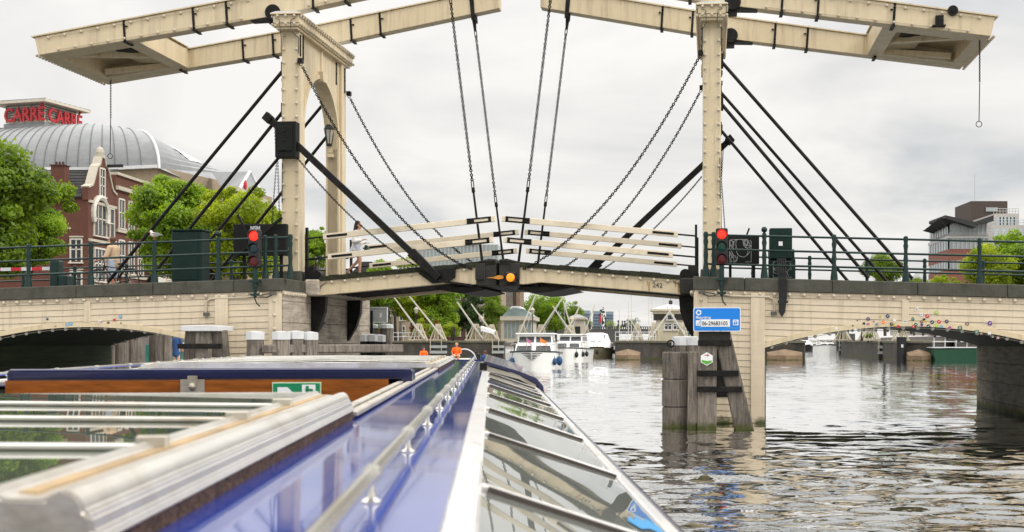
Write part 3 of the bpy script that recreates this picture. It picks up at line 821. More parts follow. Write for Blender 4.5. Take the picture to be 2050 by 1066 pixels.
    # stickers
    for (zx, zy, r, cname, rnd_) in (R_STK if s > 0 else L_STK):
        u, v = (1500 + zx / 3.727, 560 + zy / 3.727) if s > 0 else (zx / 4.1, 560 + zy / 4.1)
        r_ = 1.15 * r / (3.727 if s > 0 else 4.1) / 70
        t, z = bp(u, v, NF - .045)
        mb = MB(BF); nn = NF - .034
        if rnd_: mb.tube([(t, nn, z), (t, nn + .006, z)], r_, 14)
        else:
            a = rnd.uniform(-.3, .3); ca, sa = math.cos(a), math.sin(a)
            mb.prism([(t + ca * x - sa * y, z + sa * x + ca * y) for x, y in ((-r_, -r_ * .8), (r_, -r_ * .8), (r_, r_ * .8), (-r_, r_ * .8))], nn, nn + .006)
        so = mb.build('sticker', flat(cname, STK[cname]), sp)
        if r >= 10:
            ic = MB(BF); c2 = 'white' if cname in ('navy', 'red', 'green', 'black', 'purple', 'orange', 'brown', 'lime', 'cyan') else 'navy'
            if rnd_: ic.prism([(t - r_ * .5, z - r_ * .3), (t + r_ * .1, z - r_ * .05), (t + r_ * .55, z + r_ * .3), (t + r_ * .3, z + r_ * .45), (t - r_ * .15, z + r_ * .1), (t - r_ * .5, z - r_ * .05)], nn - .003, nn - .001)
            else:
                for q in (-.3, .2): ic.box(t - r_ * .6, t + r_ * .55, nn - .003, nn - .001, z + r_ * q, z + r_ * (q + .2))
            ic.build('sticker_print', flat(c2, STK[c2]), so)

# ------------------------------------------------------------------ railings
def post_profile(h): return [(.105, 0), (.10, .10), (.085, .22), (.062, .36), (.055, .5), (.068, .62), (.055, .72), (.05, .88), (.072, 1.0), (.052, 1.08), (.07, 1.16), (.06, h - .02), (.03, h)]
post_me = MB().lathe((0, 0, 0), post_profile(1.27), 10).build('railing_post', m_green, None, smooth=True).data
bpy.data.objects.remove(bpy.data.objects['railing_post'])
fin_me = None
def railing(label, s, n, taus, a, b, rails=(1.18, .78, .37), balls=(), seed=0):
    root = thing('railing', label, 'railing', BF((tx(s, a), n, ztop_c(a))), 'iron railings on the fixed spans')
    off = OFF[root.name]
    for t in taus:
        o = bpy.data.objects.new('railing_post', post_me); COL.objects.link(o); o.parent = root
        p = BF((tx(s, t), n, ztop_c(t))); o.location = [p[i] - off[i] for i in range(3)]
        if t in balls:
            MB(BF).ball((tx(s, t), n, ztop_c(t) + 1.36), .085, 10, 7).tube([(tx(s, t), n, ztop_c(t) + 1.2), (tx(s, t), n, ztop_c(t) + 1.32)], .035, 8).build('ball_finial', m_green, root, smooth=True)
    for h in rails:
        MB(BF).tube([(tx(s, a), n, ztop_c(a) + h), (tx(s, b), n, ztop_c(b) + h)], .030, 8).build('handrail' if h > 1 else 'cross_rail', m_green, root, smooth=True)
NR = NF + .18
lt = [round(-T - bp(u, 560, NR)[0], 2) for u in (581, 552, 531, 437, 309, 182, 57)]
rt = [round(bp(u, 560, NR)[0], 2) for u in (1413, 1429, 1530, 1670, 1813, 1961)]
more = lambda q: [round(q + 1.93 * k, 2) for k in range(1, 7)]
railing('dark green iron railing on the near edge of the bridge in front of the cyclist', -1, NR, lt + more(lt[-1]), lt[0], lt[-1] + 12, balls=(lt[3],))
railing('dark green iron railing on the near edge of the bridge above the stickers', 1, NR, rt + more(rt[-1]), rt[0], rt[-1] + 12, balls=(rt[2],))
fl_ = [.6 + 1.96 * k for k in range(10)]
railing('dark green iron railing on the far edge of the bridge beyond the cyclist', -1, NB - .2, fl_, .2, 19, balls=(fl_[3],))
fr_ = [bp(1621, 560, NB - .2)[0] + 1.96 * k for k in range(-1, 9)]
railing('dark green iron railing on the far edge of the bridge behind the right stay rods', 1, NB - .2, fr_, .2, 18)

# gull standing on a railing post
gt_, gz_ = tx(-1, lt[4]), ztop_c(lt[4]) + 1.27
m_gull = mat('gull_white', (.62, .58, .54), .7, .1, 20)
m_gullg = mat('gull_grey', (.25, .24, .24), .7, .1, 20)
g0 = thing('gull', 'small pale gull standing on a railing post beside the green cabinet', 'bird', BF((gt_, NR, gz_)))
gb = MB(BF); gb.ball((gt_, NR, gz_ + .13), .075, 12, 8, (1.7, 1.0, .95)).ball((gt_ - .10, NR, gz_ + .215), .045, 10, 7).tube([(gt_ - .07, NR, gz_ + .15), (gt_ - .10, NR, gz_ + .21)], [.05, .035], 8)
gb.build('body', m_gull, g0, smooth=True)
MB(BF).prism([(gt_ - .06, gz_ + .17), (gt_ + .08, gz_ + .19), (gt_ + .22, gz_ + .12), (gt_ + .05, gz_ + .10)], NR - .075, NR - .055).build('wing', m_gullg, g0)
MB(BF).prism([(gt_ - .06, gz_ + .17), (gt_ + .08, gz_ + .19), (gt_ + .22, gz_ + .12), (gt_ + .05, gz_ + .10)], NR + .055, NR + .075).build('wing', m_gullg, g0)
MB(BF).tube([(gt_ - .14, NR, gz_ + .21), (gt_ - .19, NR, gz_ + .20)], [.014, .004], 6).build('beak', m_stk['orange'], g0)
for q in (-.02, .02): MB(BF).tube([(gt_, NR + q, gz_), (gt_ + .01, NR + q, gz_ + .08)], .006, 5).build('leg', m_stk['orange'], g0)

# ------------------------------------------------------------------ lights, cabinets and signs on the bridge
def emit(name, col, st, base=None):
    m = bpy.data.materials.new(name); m.use_nodes = True
    b = m.node_tree.nodes['Principled BSDF']
    b.inputs['Base Color'].default_value = (*(base or col), 1)
    b.inputs['Emission Color'].default_value = (*col, 1); b.inputs['Emission Strength'].default_value = st
    b.inputs['Roughness'].default_value = .25
    return m
m_red_on = emit('red_lamp_lit', (1.0, .03, .012), 1.15, (.5, .02, .01))
m_amber_on = emit('amber_lamp_lit', (1.0, .24, .004), 1.05, (.6, .2, .01))
m_red_off = mat('red_lens', (.10, .006, .006), .15, .1, 5)
m_grn_off = mat('green_lens', (.005, .05, .032), .15, .1, 5)
m_blu_off = mat('teal_lens', (.008, .03, .04), .15, .1, 5)
m_blk = mat('black_housing', (.012, .012, .013), .4, .2, 8)
def signal(u, v0, v1, n, label, lens, foot):
    t, z1 = bp(u, v0, n); z0 = bp(u, v1, n)[1]
    root = thing('traffic_light', label, 'traffic light', BF((t, n, z0)), 'river traffic lights on the bridge')
    w_ = .165
    h = MB(BF); h.box(t - w_, t + w_, n, n + .2, z0, z1); h.build('housing', m_blk, root, bevel=.03)
    k = len(lens); st = (z1 - z0) / k
    for i, m in enumerate(lens):
        zc_ = z1 - (i + .5) * st
        l = MB(BF); l.ball((t, n - .002, zc_), st * .40, 20, 8, (1, .22, 1)); l.build('lens', m, root, smooth=True)
        v = MB(BF)
        aa = np.linspace(-.3, math.pi + .3, 15); r0 = st * .46
        vs = [(t + r0 * math.cos(a), d, zc_ + r0 * math.sin(a)) for d in (n - .002, n - .085) for a in aa] + [(t + (r0 - .012) * math.cos(a), d, zc_ + (r0 - .012) * math.sin(a)) for d in (n - .002, n - .085) for a in aa]
        q = len(aa)
        fs = [(i_, i_ + 1, q + i_ + 1, q + i_) for i_ in range(q - 1)] + [(2 * q + i_, 3 * q + i_, 3 * q + i_ + 1, 2 * q + i_ + 1) for i_ in range(q - 1)] + [(q + i_, q + i_ + 1, 3 * q + i_ + 1, 3 * q + i_) for i_ in range(q - 1)]
        v.add(vs, fs); v.build('visor', m_blk, root, recalc=False)
    if foot:
        p = MB(BF); p.tube([(t, n + .1, z0), (t, n + .1, z0 - .55)], .07, 10); p.tube([(t, n + .1, z0 - .45), (t, n + .1, z0 - .85)], .045, 8)
        p.box(t - .16, t + .16, n + .02, n + .18, z0 - .42, z0 - .36); p.box(t - .12, t + .12, n + .03, n + .12, z0 - .80, z0 - .74)
        cable(p, [(t, n + .05, z0 - .85), (t + .03, n + .12, z0 - 1.0), (t + .12, n + .15, z0 - 1.1)], .022)
        p.build('mast', m_green, root, smooth=True)
    return root
signal(508, 460, 536, NF - .30, 'three lens traffic light showing red in front of the graffiti tagged black board', (m_red_on, m_blu_off, m_red_off), True)
signal(1445, 457, 531, NF - .30, 'three lens traffic light showing red with a dark green lens beneath, beside the scribbled board', (m_red_on, m_grn_off, m_red_off), True)
# amber light and arrow hung under the middle of the bridge
t, z = bp(1022, 556, -.2)
al = thing('signal_lamp', 'square black lamp glowing amber under the middle of the bridge', 'signal lamp', BF((t, -.2, z)))
MB(BF).box(t - .17, t + .17, -.2, -.065, z - .17, z + .17).build('housing', m_blk, al, bevel=.03)
MB(BF).ball((t, -.21, z), .125, 20, 8, (1, .25, 1)).build('lens', m_amber_on, al, smooth=True)
m_or = mat('orange_paint', (.55, .22, .02), .5, .1, 5)
MB(BF).prism([(t - .75, z), (t - .52, z + .02), (t - .38, z + .075), (t - .23, z + .055), (t - .23, z - .03), (t - .38, z - .05), (t - .52, z - .02)], -.13, -.10).build('arrow', m_or, al)
def scribble(name, org, w_, h_, k, seed, m, parent, r=.008, nn=0):
    rr = random.Random(seed); mb = MB(BF)
    for j in range(k):
        pts = []; x, z = rr.uniform(0, w_), rr.uniform(0, h_); a = rr.uniform(0, 6); da = 0
        for i in range(34):
            da += rr.uniform(-.35, .35); da *= .9; a += .32 + da
            x += math.cos(a) * .05; z += math.sin(a) * .05 * 1.4
            x = min(max(x, 0), w_); z = min(max(z, 0), h_)
            pts.append((org[0] + x, nn, org[1] + z))
        mb.tube(pts, r, 4)
    return mb.build(name, m, parent, recalc=False)
m_chalk = mat('white_graffiti', (.45, .45, .45), .8, .1, 9)
m_graf = mat('grey_graffiti', (.30, .31, .31), .8, .1, 9)
def panel_between(name, label, cat, u0, v0, u1, v1, n, depth, m):
    (ta, za), (tb, zb_) = bp(u0, v0, n), bp(u1, v1, n)
    root = thing(name, label, cat, BF(((ta + tb) / 2, n, zb_)))
    return root, ta, tb, zb_, za
r_, ta, tb, z0, z1 = panel_between('barrier_board', 'black painted board with white tag, left of the left tower behind the railing', 'board', 467, 449, 573, 512, -.75, .2, m_board)
MB(BF).box(ta, tb, -.75, -.55, z0, z1).build('panel', m_board, r_, bevel=.02)
for q in (.15, .85): MB(BF).box(ta + (tb - ta) * q - .04, ta + (tb - ta) * q + .04, -.54, -.46, 4.05, z1 - .1).build('support', m_black, r_)
text_obj('graffiti_text', 'MSM\nNEW', .19, m_chalk, plane_mtx(BF((ta + .52, -.756, z1 - .2)), AXW), r_, bold=.006, xs=.8)
x0 = bp(508, 480, -.9)[0]
for a, b in (((x0 - .5, 6.05), (x0 + .05, 5.0)), ((x0 + .85, 5.95), (x0 - .65, 4.75))): MB(BF).beam((a[0], -.88, a[1]), (b[0], -.84, b[1]), .07, .07).build('brace', m_black, r_)
r_, ta, tb, z0, z1 = panel_between('barrier_board', 'black board covered in white scribbled graffiti beside the right traffic light', 'board', 1452, 474, 1520, 529, -.75, .2, m_board)
MB(BF).box(ta, tb, -.75, -.55, z0, z1).build('panel', m_board, r_, bevel=.02)
for q in (.15, .85): MB(BF).box(ta + (tb - ta) * q - .04, ta + (tb - ta) * q + .04, -.54, -.46, 4.05, z1 - .1).build('support', m_black, r_)
scribble('graffiti', (ta + .12, z0 + .06), .62, z1 - z0 - .15, 6, 4, m_graf, r_, .007, -.757)
MB(BF).beam((tb - .38, -.6, z1 - .02), (tb - .28, -.6, z1 + .25), .04, .05).box(ta + .05, tb - .2, -.72, -.5, z1 + .002, z1 + .03).build('lever', m_black, r_)
r_, ta, tb, z0, z1 = panel_between('utility_cabinet', 'large plain dark green cabinet standing behind the left railing', 'cabinet', 343, 461, 404, 556, .15, .7, m_green2)
z0 = min(z0, 4.1)
cb = MB(BF); cb.box(ta, tb, .15, .75, z0, z1 - .03); cb.build('body', m_green2, r_, bevel=.03)
cb = MB(BF); cb.box(ta - .02, tb + .02, .12, .78, z1 - .028, z1 + .02); cb.build('lid', m_green2, r_, bevel=.01)
MB(BF).box(ta + .06, tb - .12, .135, .148, z0 + .1, z1 - .1).build('door', m_green2, r_)
r_, ta, tb, z0, z1 = panel_between('utility_cabinet', 'dark green cabinet with a small white notice and cables running down the wall', 'cabinet', 1541, 457, 1586, 518, -1.35, .5, m_green2)
MB(BF).box(ta, tb, -1.35, -.9, z0, z1).build('body', m_green2, r_, bevel=.02)
MB(BF).box(ta - .02, tb + .10, -1.25, -.85, 4.0, z0 - .003).box(ta - .02, tb + .1, -.88, -.8, z0, z0 + .3).build('base', m_green2, r_, bevel=.02)
MB(BF).box(ta + .25, ta + .36, -1.356, -1.352, z0 + .36, z0 + .48).build('notice', m_stk['white'], r_)
scribble('graffiti', (ta + .1, 4.1), .5, .45, 5, 9, m_graf, r_, .006, -1.257)
cc = MB(BF)
for d in (-.1, -.05, 0, .05, .1): cc.tube([(ta + .32 + d, -1.40, z0), (ta + .33 + d, -1.5, z0 - .45), (ta + .32 + d * .9, NF - .12, 4.0), (ta + .32 + d * .8, NF - .12, 3.5), (ta + .29 + d * .6, NF - .13, 2.98 + abs(d))], .03, 6)
cc.box(ta + .18, ta + .46, NF - .16, NF - .09, 3.35, 3.42)
cc.build('cable', m_blk, r_, smooth=True)
# lantern and bracket on the far post of the left tower
t, z = bp(661, 262, 3.95)
ln = thing('wall_lantern', 'black glazed lantern on the far post of the left tower', 'lantern', BF((t, 3.95, z)))
m_glass_l = mat('lantern_glass', (.45, .43, .36), .1, .1, 5)
lm = MB(BF); lp = (t, 3.85)
lm.lathe((t, 3.85, z + .02), [(.20, 0), (.17, .08), (.06, .2), (.04, .3), (.02, .4)], 6)
lm.tube([(t, 4.12, z + .15), (t, 4.02, z + .42), (t, 3.88, z + .42)], .02, 6)
for a in range(6): 
    an = math.pi / 3 * a; lm.tube([(t + .165 * math.cos(an), 3.85 + .165 * math.sin(an), z), (t + .08 * math.cos(an), 3.85 + .08 * math.sin(an), z - .48)], .014, 4)
lm.lathe((t, 3.85, z - .54), [(.09, 0), (.1, .05), (.06, .07)], 6)
lm.build('lantern_frame', m_blk, ln)
MB(BF).lathe((t, 3.85, z - .46), [(.07, 0), (.15, .46)], 6).build('lantern_glazing', m_glass_l, ln)
cm_ = MB(BF); cm_.box(t - .06, t + .1, 3.9, 4.12, z - .75, z - .62); cm_.box(t - .04, t + .14, 3.78, 3.98, z - .92, z - .80); cm_.tube([(t + .05, 4.0, z - .95), (t + .12, 4.1, z - 1.3)], .03, 6)
cm_ = tag(cm_.build('camera_box', m_cream), 'small cream bracket box under the black lantern on the left tower', 'bracket')

# ------------------------------------------------------------------ timber dolphins and bollards in the water
wr = random.Random(11)
def pile(mb, x, y, z0, z1, r0, r1, lean=(0, 0), n=12):
    pts = []; rs = []
    for i in range(6):
        a = i / 5
        pts.append((x + lean[0] * (1 - a), y + lean[1] * (1 - a), z0 + (z1 - z0) * a)); rs.append((r0 + (r1 - r0) * a) * wr.uniform(.97, 1.03))
    mb.tube(pts, rs, n)
def squarepile(mb, p, q, w0, w1): mb.beam(p, q, w0, w0, (0, 1, 0), w1, w1)
def wx(u, v, n):
    t, z = bp(u, v, n); return t, z
# A: broad dolphin with one white cap, left of the pier
nA = -3.2
t0, zc_ = wx(413, 652, nA)
d1 = thing('dolphin', 'broad weathered timber dolphin with single white cap and black iron band under the left arch', 'mooring dolphin', BF((t0, nA, 0)), 'timber dolphins beside the bridge')
for i, (dx, dn) in enumerate(((-.36, 0), (.02, -.12), (.37, .02), (.0, .4))):
    mb = MB(BF); mb.beam((t0 + dx * 1.75, nA + dn * 1.5, -1), (t0 + dx * .9, nA + dn, zc_ - .12), .42, .36, (0, 1, 0)); mb.build('pile', m_woodv, d1, bevel=.04)
MB(BF).prism([(t0 - .53, zc_ - .16), (t0 + .53, zc_ - .16), (t0 + .53, zc_ - .02), (t0 + .3, zc_), (t0 - .3, zc_), (t0 - .53, zc_ - .02)], nA - .42, nA + .55).build('cap', m_white, d1, bevel=.01)
MB(BF).box(t0 - .62, t0 + .62, nA - .45, nA - .36, zc_ - .64, zc_ - .50).build('iron_band', m_black, d1, bevel=.01)
# B, C: row of capped piles with a horizontal fender
fn = thing('fender_piles', 'row of white capped piles with a horizontal timber fender in front of the left pier', 'fender piles', BF((bp(600, 700, -3)[0], -3, 0)))
for u, v, wd, nn in ((511, 663, .50, -3.0), (563, 663, .50, -2.9), (592, 662, .46, -2.6), (621, 664, .44, -2.4)):
    t, z = wx(u, v, nn)
    mb = MB(BF); mb.tube([(t, nn, -1), (t, nn, z - .14)], [wd / 2 * 1.12, wd / 2 * .98], 8); mb.build('pile', m_woodv, fn)
    cp = MB(BF); cp.tube([(t, nn, z - .24), (t, nn, z - .03), (t, nn, z)], [wd / 2 * 1.06, wd / 2 * 1.06, .03], 8); cp.build('cap', m_white, fn)
(ta, za), (tb, zb_) = wx(527, 694, -3.25), wx(790, 697, -1.4)
MB(BF).beam((ta, -3.25, za - .07), (tb, -.6, zb_ - .02), .26, .24).build('fender_beam', m_woodv, fn, bevel=.03)
gp = thing('fender_piles', 'cluster of dark piles with grey caps at the far end of the fender beam', 'fender piles', BF((bp(740, 700, 5.7)[0], 5.7, 0)))
for u, v, wd, nn, mc in ((724, 669, .46, 5.6, m_black), (743, 669, .50, 5.8, m_black), (760, 670, .42, 6.0, m_black)):
    t, z = wx(u, v, nn)
    MB(BF).tube([(t, nn, -1), (t, nn, z - .14)], [wd / 2 * 1.1, wd / 2], 8).build('pile', mc, gp)
    MB(BF).tube([(t, nn, z - .26), (t, nn, z - .03), (t, nn, z)], [wd / 2 * 1.06, wd / 2 * 1.06, .03], 8).build('cap', m_white, gp)
t, z = wx(758, 649, 7.4)
bk = thing('dolphin', 'pair of tall white capped piles beyond the left pier carrying the grey panel', 'mooring dolphin', BF((t, 7.4, 0)), 'timber dolphins beside the bridge')
for u in (743, 773):
    t, z = wx(u, 649, 7.4)
    MB(BF).tube([(t, 7.4, -1), (t, 7.4, z - .1)], [.27, .22], 9).build('pile', m_woodv, bk, smooth=True)
    MB(BF).tube([(t, 7.4, z - .16), (t, 7.4, z - .02), (t, 7.4, z)], [.26, .26, .1], 9).build('cap', m_white, bk)
m_grey = mat('grey_sign_back', (.33, .35, .345), .5, .06, 3)
(ta, za), (tb, zb_) = wx(737, 617, 7.1), wx(774, 645, 7.1)
pn = thing('sign_panel', 'grey rear of a metal sign with white border on a black post', 'sign', BF(((ta + tb) / 2, 7.1, zb_)))
MB(BF).box(ta, tb, 7.1, 7.14, zb_, za).build('panel', m_grey, pn)
f_ = MB(BF)
for a, b, c, d in ((ta - .03, tb + .03, za, za + .03), (ta - .03, tb + .03, zb_ - .03, zb_), (ta - .03, ta, zb_, za), (tb, tb + .03, zb_, za)): f_.box(a, b, 7.08, 7.16, c, d)
f_.build('border', m_white, pn)
MB(BF).box(tb - .26, tb - .18, 7.09, 7.097, zb_ + .16, zb_ + .32).build('notice', m_white, pn)
MB(BF).tube([(ta + .14, 7.06, za - .1), (ta + .14, 7.06, 1.0)], .05, 8).build('post', m_black, pn)
# right side dolphin
nD = -3.75
rd = thing('dolphin', 'leaning timber dolphin with black iron bands carrying the blue telephone sign', 'mooring dolphin', BF((bp(1445, 850, nD)[0], nD, 0)), 'timber dolphins beside the bridge')
def q(u, v, n=nD): 
    t, z = bp(u, v, n); return (t, n, z)
MB(BF).beam(q(1415, 880), q(1417, 655), .50, .42, (0, 1, 0), .48, .42).build('pile', m_woodv, rd, bevel=.04)
MB(BF).beam(q(1494, 880, nD - .02), q(1443, 655, nD + .02), .50, .44, (0, 1, 0), .42, .42).build('pile', m_woodv, rd, bevel=.04)
MB(BF).beam(q(1386, 880, nD + .1), q(1389, 704, nD + .1), .27, .36, (0, 1, 0)).build('pile', m_woodv, rd, bevel=.03)
for v, a, b in ((687, 1397, 1465), (748, 1395, 1479), (780, 1395, 1486)):
    MB(BF).beam(q(a, v, nD - .27), q(b, v, nD - .27), .07, .15).build('iron_band', m_black, rd, bevel=.01)
MB(BF).beam(q(1430, 787, nD + .1), q(1464, 787, nD + .1), .3, .22).build('cross_timber', m_darkwood, rd)
MB(BF).beam(q(1431, 700, nD), q(1446, 790, nD), .14, .3).build('filler_timber', m_darkwood, rd)
lb_ = thing('bollard_pile', 'thick round jointed timber pile standing in the water left of the dolphin', 'bollard', BF((bp(1356, 850, -3.3)[0], -3.3, 0)))
pm = MB(BF); tt_ = bp(1352, 850, -3.3)[0]; zt_ = bp(1352, 704, -3.3)[1]
for i in range(4):
    a, b = -.9 + (zt_ + .9) * i / 4, -.9 + (zt_ + .9) * (i + 1) / 4 - .012
    w1 = .36 + .01 * wr.uniform(-1, 1)
    pm.tube([(tt_, -3.3, a), (tt_, -3.3, a + .02), (tt_, -3.3, b - .03), (tt_, -3.3, b)], [w1 - .012, w1, w1, w1 - .02], 9)
pm.build('pile', m_woodv, lb_, bevel=.012)
# capped piles behind it
wp = thing('fender_piles', 'white capped piles behind the jointed pile by the right pier', 'fender piles', BF((bp(1372, 850, -2.7)[0], -2.7, 0)))
for u, nn in ((1362, -2.75), (1384, -2.7)):
    t, z = wx(u, 674, nn)
    MB(BF).tube([(t, nn, -1), (t, nn, z - .2)], [.25, .22], 8).build('pile', m_woodv, wp)
    MB(BF).tube([(t, nn, z - .24), (t, nn, z - .02), (t, nn, z)], [.235, .235, .15], 8).build('cap', m_white, wp)
t, z = wx(1343, 696, -2.9)
MB(BF).tube([(t + .09 * math.cos(a), -3.02, z + .1 + .09 * math.sin(a)) for a in np.linspace(0, 6.283, 15)], .022, 5, caps=False).build('mooring_ring', m_black, lb_)
MB(BF).box(bp(1399, 680, nD - .2)[0], bp(1462, 680, nD - .2)[0], nD - .235, nD + .2, bp(1400, 690, nD)[1], bp(1400, 655, nD)[1]).build('top_block', m_darkwood, rd, bevel=.02)
# blue sign
m_blue = mat('blue_sign_face', (.004, .20, .68), .35, .03, 2)
m_swhite = mat('sign_white', (.78, .79, .80), .4, .02, 2)
m_sblack = mat('sign_black', (.012, .012, .015), .5, .02, 2)
nS = -4.06
(ta, za), (tb, zb_) = bp(1388, 616, nS), bp(1483, 664, nS)
sg = thing('telephone_sign', 'bright blue bridge telephone sign with white lettering on the right dolphin', 'sign', BF(((ta + tb) / 2, nS, zb_)))
wS, hS = tb - ta, za - zb_
tilt = .012
def rr_poly(a, b, c, d, r):
    o = []
    for cx, cz, s0 in ((b - r, d - r, 0), (a + r, d - r, 90), (a + r, c + r, 180), (b - r, c + r, 270)):
        for k in range(5): o.append((cx + r * math.cos(R(s0 + 22.5 * k)), cz + r * math.sin(R(s0 + 22.5 * k))))
    return o
MB(BF).prism(rr_poly(ta, tb, zb_, za, .05), nS, nS + .035).build('border', m_swhite, sg)
MB(BF).prism(rr_poly(ta + .02, tb - .02, zb_ + .02, za - .02, .04), nS - .004, nS - .001).build('face', m_blue, sg)
def sx(px): return ta + wS * (px - 130) / (868 - 130)
def sz(py): return za - hS * (py - 125) / (490 - 125)
MB(BF).box(sx(250), sx(700), nS - .010, nS - .006, sz(418), sz(306)).build('number_field', m_swhite, sg)
MB(BF).prism(rr_poly(sx(168), sx(245), sz(404), sz(318), .02), nS - .010, nS - .006).build('phone_field', m_swhite, sg)
MB(BF).prism(rr_poly(sx(745), sx(832), sz(398), sz(310), .02), nS - .010, nS - .006).build('channel_field', m_swhite, sg)
ph = MB(BF); ph.tube([(sx(186), nS - .012, sz(384)), (sx(210), nS - .012, sz(378)), (sx(230), nS - .012, sz(356)), (sx(236), nS - .012, sz(334))], [.012, .007, .007, .012], 6)
ph.build('phone_symbol', m_blue, sg)
text_obj('number_text', '06-29683105', .150, m_sblack, plane_mtx(BF((sx(263), nS - .012, sz(396))), AXW), sg, bold=.0012, xs=.845)
text_obj('name_text', 'Magerebrug', .094, m_swhite, plane_mtx(BF((sx(168), nS - .007, sz(294))), AXW), sg, bold=.001, xs=.86)
text_obj('channel_text', '69', .11, m_blue, plane_mtx(BF((sx(757), nS - .012, sz(386))), AXW), sg, bold=.003, xs=.9)
text_obj('channel_text', 'VHF', .034, m_blue, plane_mtx(BF((sx(766), nS - .012, sz(333))), AXW), sg)
tl_ = MB(BF); tl_.box(sx(186), sx(262), nS - .008, nS - .005, sz(437), sz(428)); tl_.box(sx(645), sx(832), nS - .008, nS - .005, sz(442), sz(433)); tl_.build('small_print', flat('cyan', STK['cyan']), sg)
lg = MB(BF)
cx_, cz_ = sx(213), sz(203); ra = hS * 43 / 365; rb = ra * .5
for k in range(5):
    a0 = 2 * math.pi * k / 5
    o = [(cx_ + ra * math.cos(a0 + a), cz_ + ra * math.sin(a0 + a)) for a in np.linspace(0, 1.12, 7)] + [(cx_ + rb * math.cos(a0 + a + .55), cz_ + rb * math.sin(a0 + a + .55)) for a in np.linspace(1.12, .1, 7)]
    lg.prism(o, nS - .008, nS - .005)
lg.build('swirl_emblem', m_swhite, sg)
MB(BF).box(sx(440), sx(450), nS - .01, nS - .004, sz(485), sz(478)).box(sx(548), sx(558), nS - .01, nS - .004, sz(485), sz(478)).build('screw', m_cable, sg)
# hexagonal badge
nH = nD - .275
c_ = bp(1415, 719, nH); rh = (bp(1415, 706, nH)[1] - bp(1415, 733, nH)[1]) / 2
hx = thing('hexagon_sign', 'small white hexagonal sign with red arrow and green band on the dolphin', 'sign', BF((c_[0], nH, c_[1])))
MB(BF).prism([(c_[0] + rh * 1.02 * math.sin(R(60 * k)), c_[1] + rh * math.cos(R(60 * k))) for k in range(6)], nH - .012, nH).build('plate', m_swhite, hx)
MB(BF).prism([(c_[0] - rh * .75, c_[1] - rh * .15), (c_[0] - rh * .3, c_[1] - rh * .22), (c_[0] + rh * .1, c_[1] - rh * .3), (c_[0] + rh * .75, c_[1] - rh * .2), (c_[0] + rh * .72, c_[1] - rh * .5), (c_[0], c_[1] - rh * .86), (c_[0] - rh * .72, c_[1] - rh * .5)], nH - .016, nH - .013).build('green_band', flat('grass_green', (.10, .36, .04)), hx)
ar = MB(BF); ar.box(c_[0] - rh * .35, c_[0] + rh * .2, nH - .016, nH - .013, c_[1] + rh * .50, c_[1] + rh * .60)
ar.prism([(c_[0] + rh * .05, c_[1] + rh * .80), (c_[0] + rh * .35, c_[1] + rh * .55), (c_[0] + rh * .05, c_[1] + rh * .30), (c_[0] + rh * .12, c_[1] + rh * .55)], nH - .016, nH - .013)
ar.build('red_arrow', flat('red', STK['red']), hx)
text_obj('badge_text', 'Schuttevaer', .05, m_swhite, plane_mtx(BF((c_[0] - rh * .55, nH - .018, c_[1] - rh * .42)), AXW), hx) if False else None

# ------------------------------------------------------------------ the tour boat in the foreground
EY = .27
ZR = H - EY                                        # roof height
m_navy = mat('navy_gloss_paint', (.016, .044, .27), .06, .06, 1.5, bump=.05, bscale=1.6, coat=.25, ior=1.5, stain=(.12, .15, .26), stain_amt=.30, stain_scale=7)
m_navyd = mat('dark_navy_paint', (.010, .013, .055), .22, .15, 2.5, bump=.05, coat=.4)
m_alu = mat('worn_aluminium', (.70, .68, .63), .28, .12, 5, stretch=(1, .3, 1), bump=.07, metal=.7, stain=(.35, .26, .15), stain_amt=.55, stain_scale=3)
m_alud = mat('dull_aluminium', (.46, .43, .37), .42, .2, 6, bump=.08, metal=.6, stain=(.28, .18, .08), stain_amt=.6, stain_scale=5)
m_chrome = mat('polished_steel', (.82, .80, .74), .2, .05, 4, metal=1.0)
m_wframe = mat('white_window_frame', (.66, .65, .635), .25, .08, 3, coat=.3, bump=.05, bscale=3, stain=(.38, .34, .28), stain_amt=.5, stain_scale=6)
m_brush = mat('brown_brush', (.105, .060, .042), 1.0, .6, 40, bump=1.0, bscale=90)
m_varn = mat('varnished_wood', (.25, .072, .009), .22, .35, 3, stretch=(1, 14, 14), bump=.05, coat=.5)
def glass_mat(name, col, ior):
    m = bpy.data.materials.new(name); m.use_nodes = True
    t = m.node_tree; b = t.nodes['Principled BSDF']
    b.inputs['Base Color'].default_value = (*col, 1); b.inputs['Roughness'].default_value = .012; b.inputs['IOR'].default_value = ior
    n = N(t, 'ShaderNodeTexNoise'); n.inputs['Scale'].default_value = 1.3; n.inputs['Detail'].default_value = 1
    tcn = N(t, 'ShaderNodeTexCoord'); lk(t, tcn.outputs['Object'], n.inputs['Vector'])
    bn = N(t, 'ShaderNodeBump'); bn.inputs['Strength'].default_value = .05; bn.inputs['Distance'].default_value = .05
    lk(t, n.outputs['Fac'], bn.inputs['Height']); lk(t, bn.outputs[0], b.inputs['Normal'])
    return m
m_tint = glass_mat('tinted_window_glass', (.15, .16, .145), 2.5)
m_roofg = glass_mat('roof_glass', (.085, .10, .075), 1.9)
boat = thing('tour_boat', 'long blue glass roofed canal tour boat filling the foreground', 'tour boat', SF((-1.66, 6, 0)))
RC = -1.66
def rr(x): return RC + x                           # offset from the boat's centre line
m_seald = mat('brown_rubber_seal', (.05, .038, .032), .5, .2, 5)
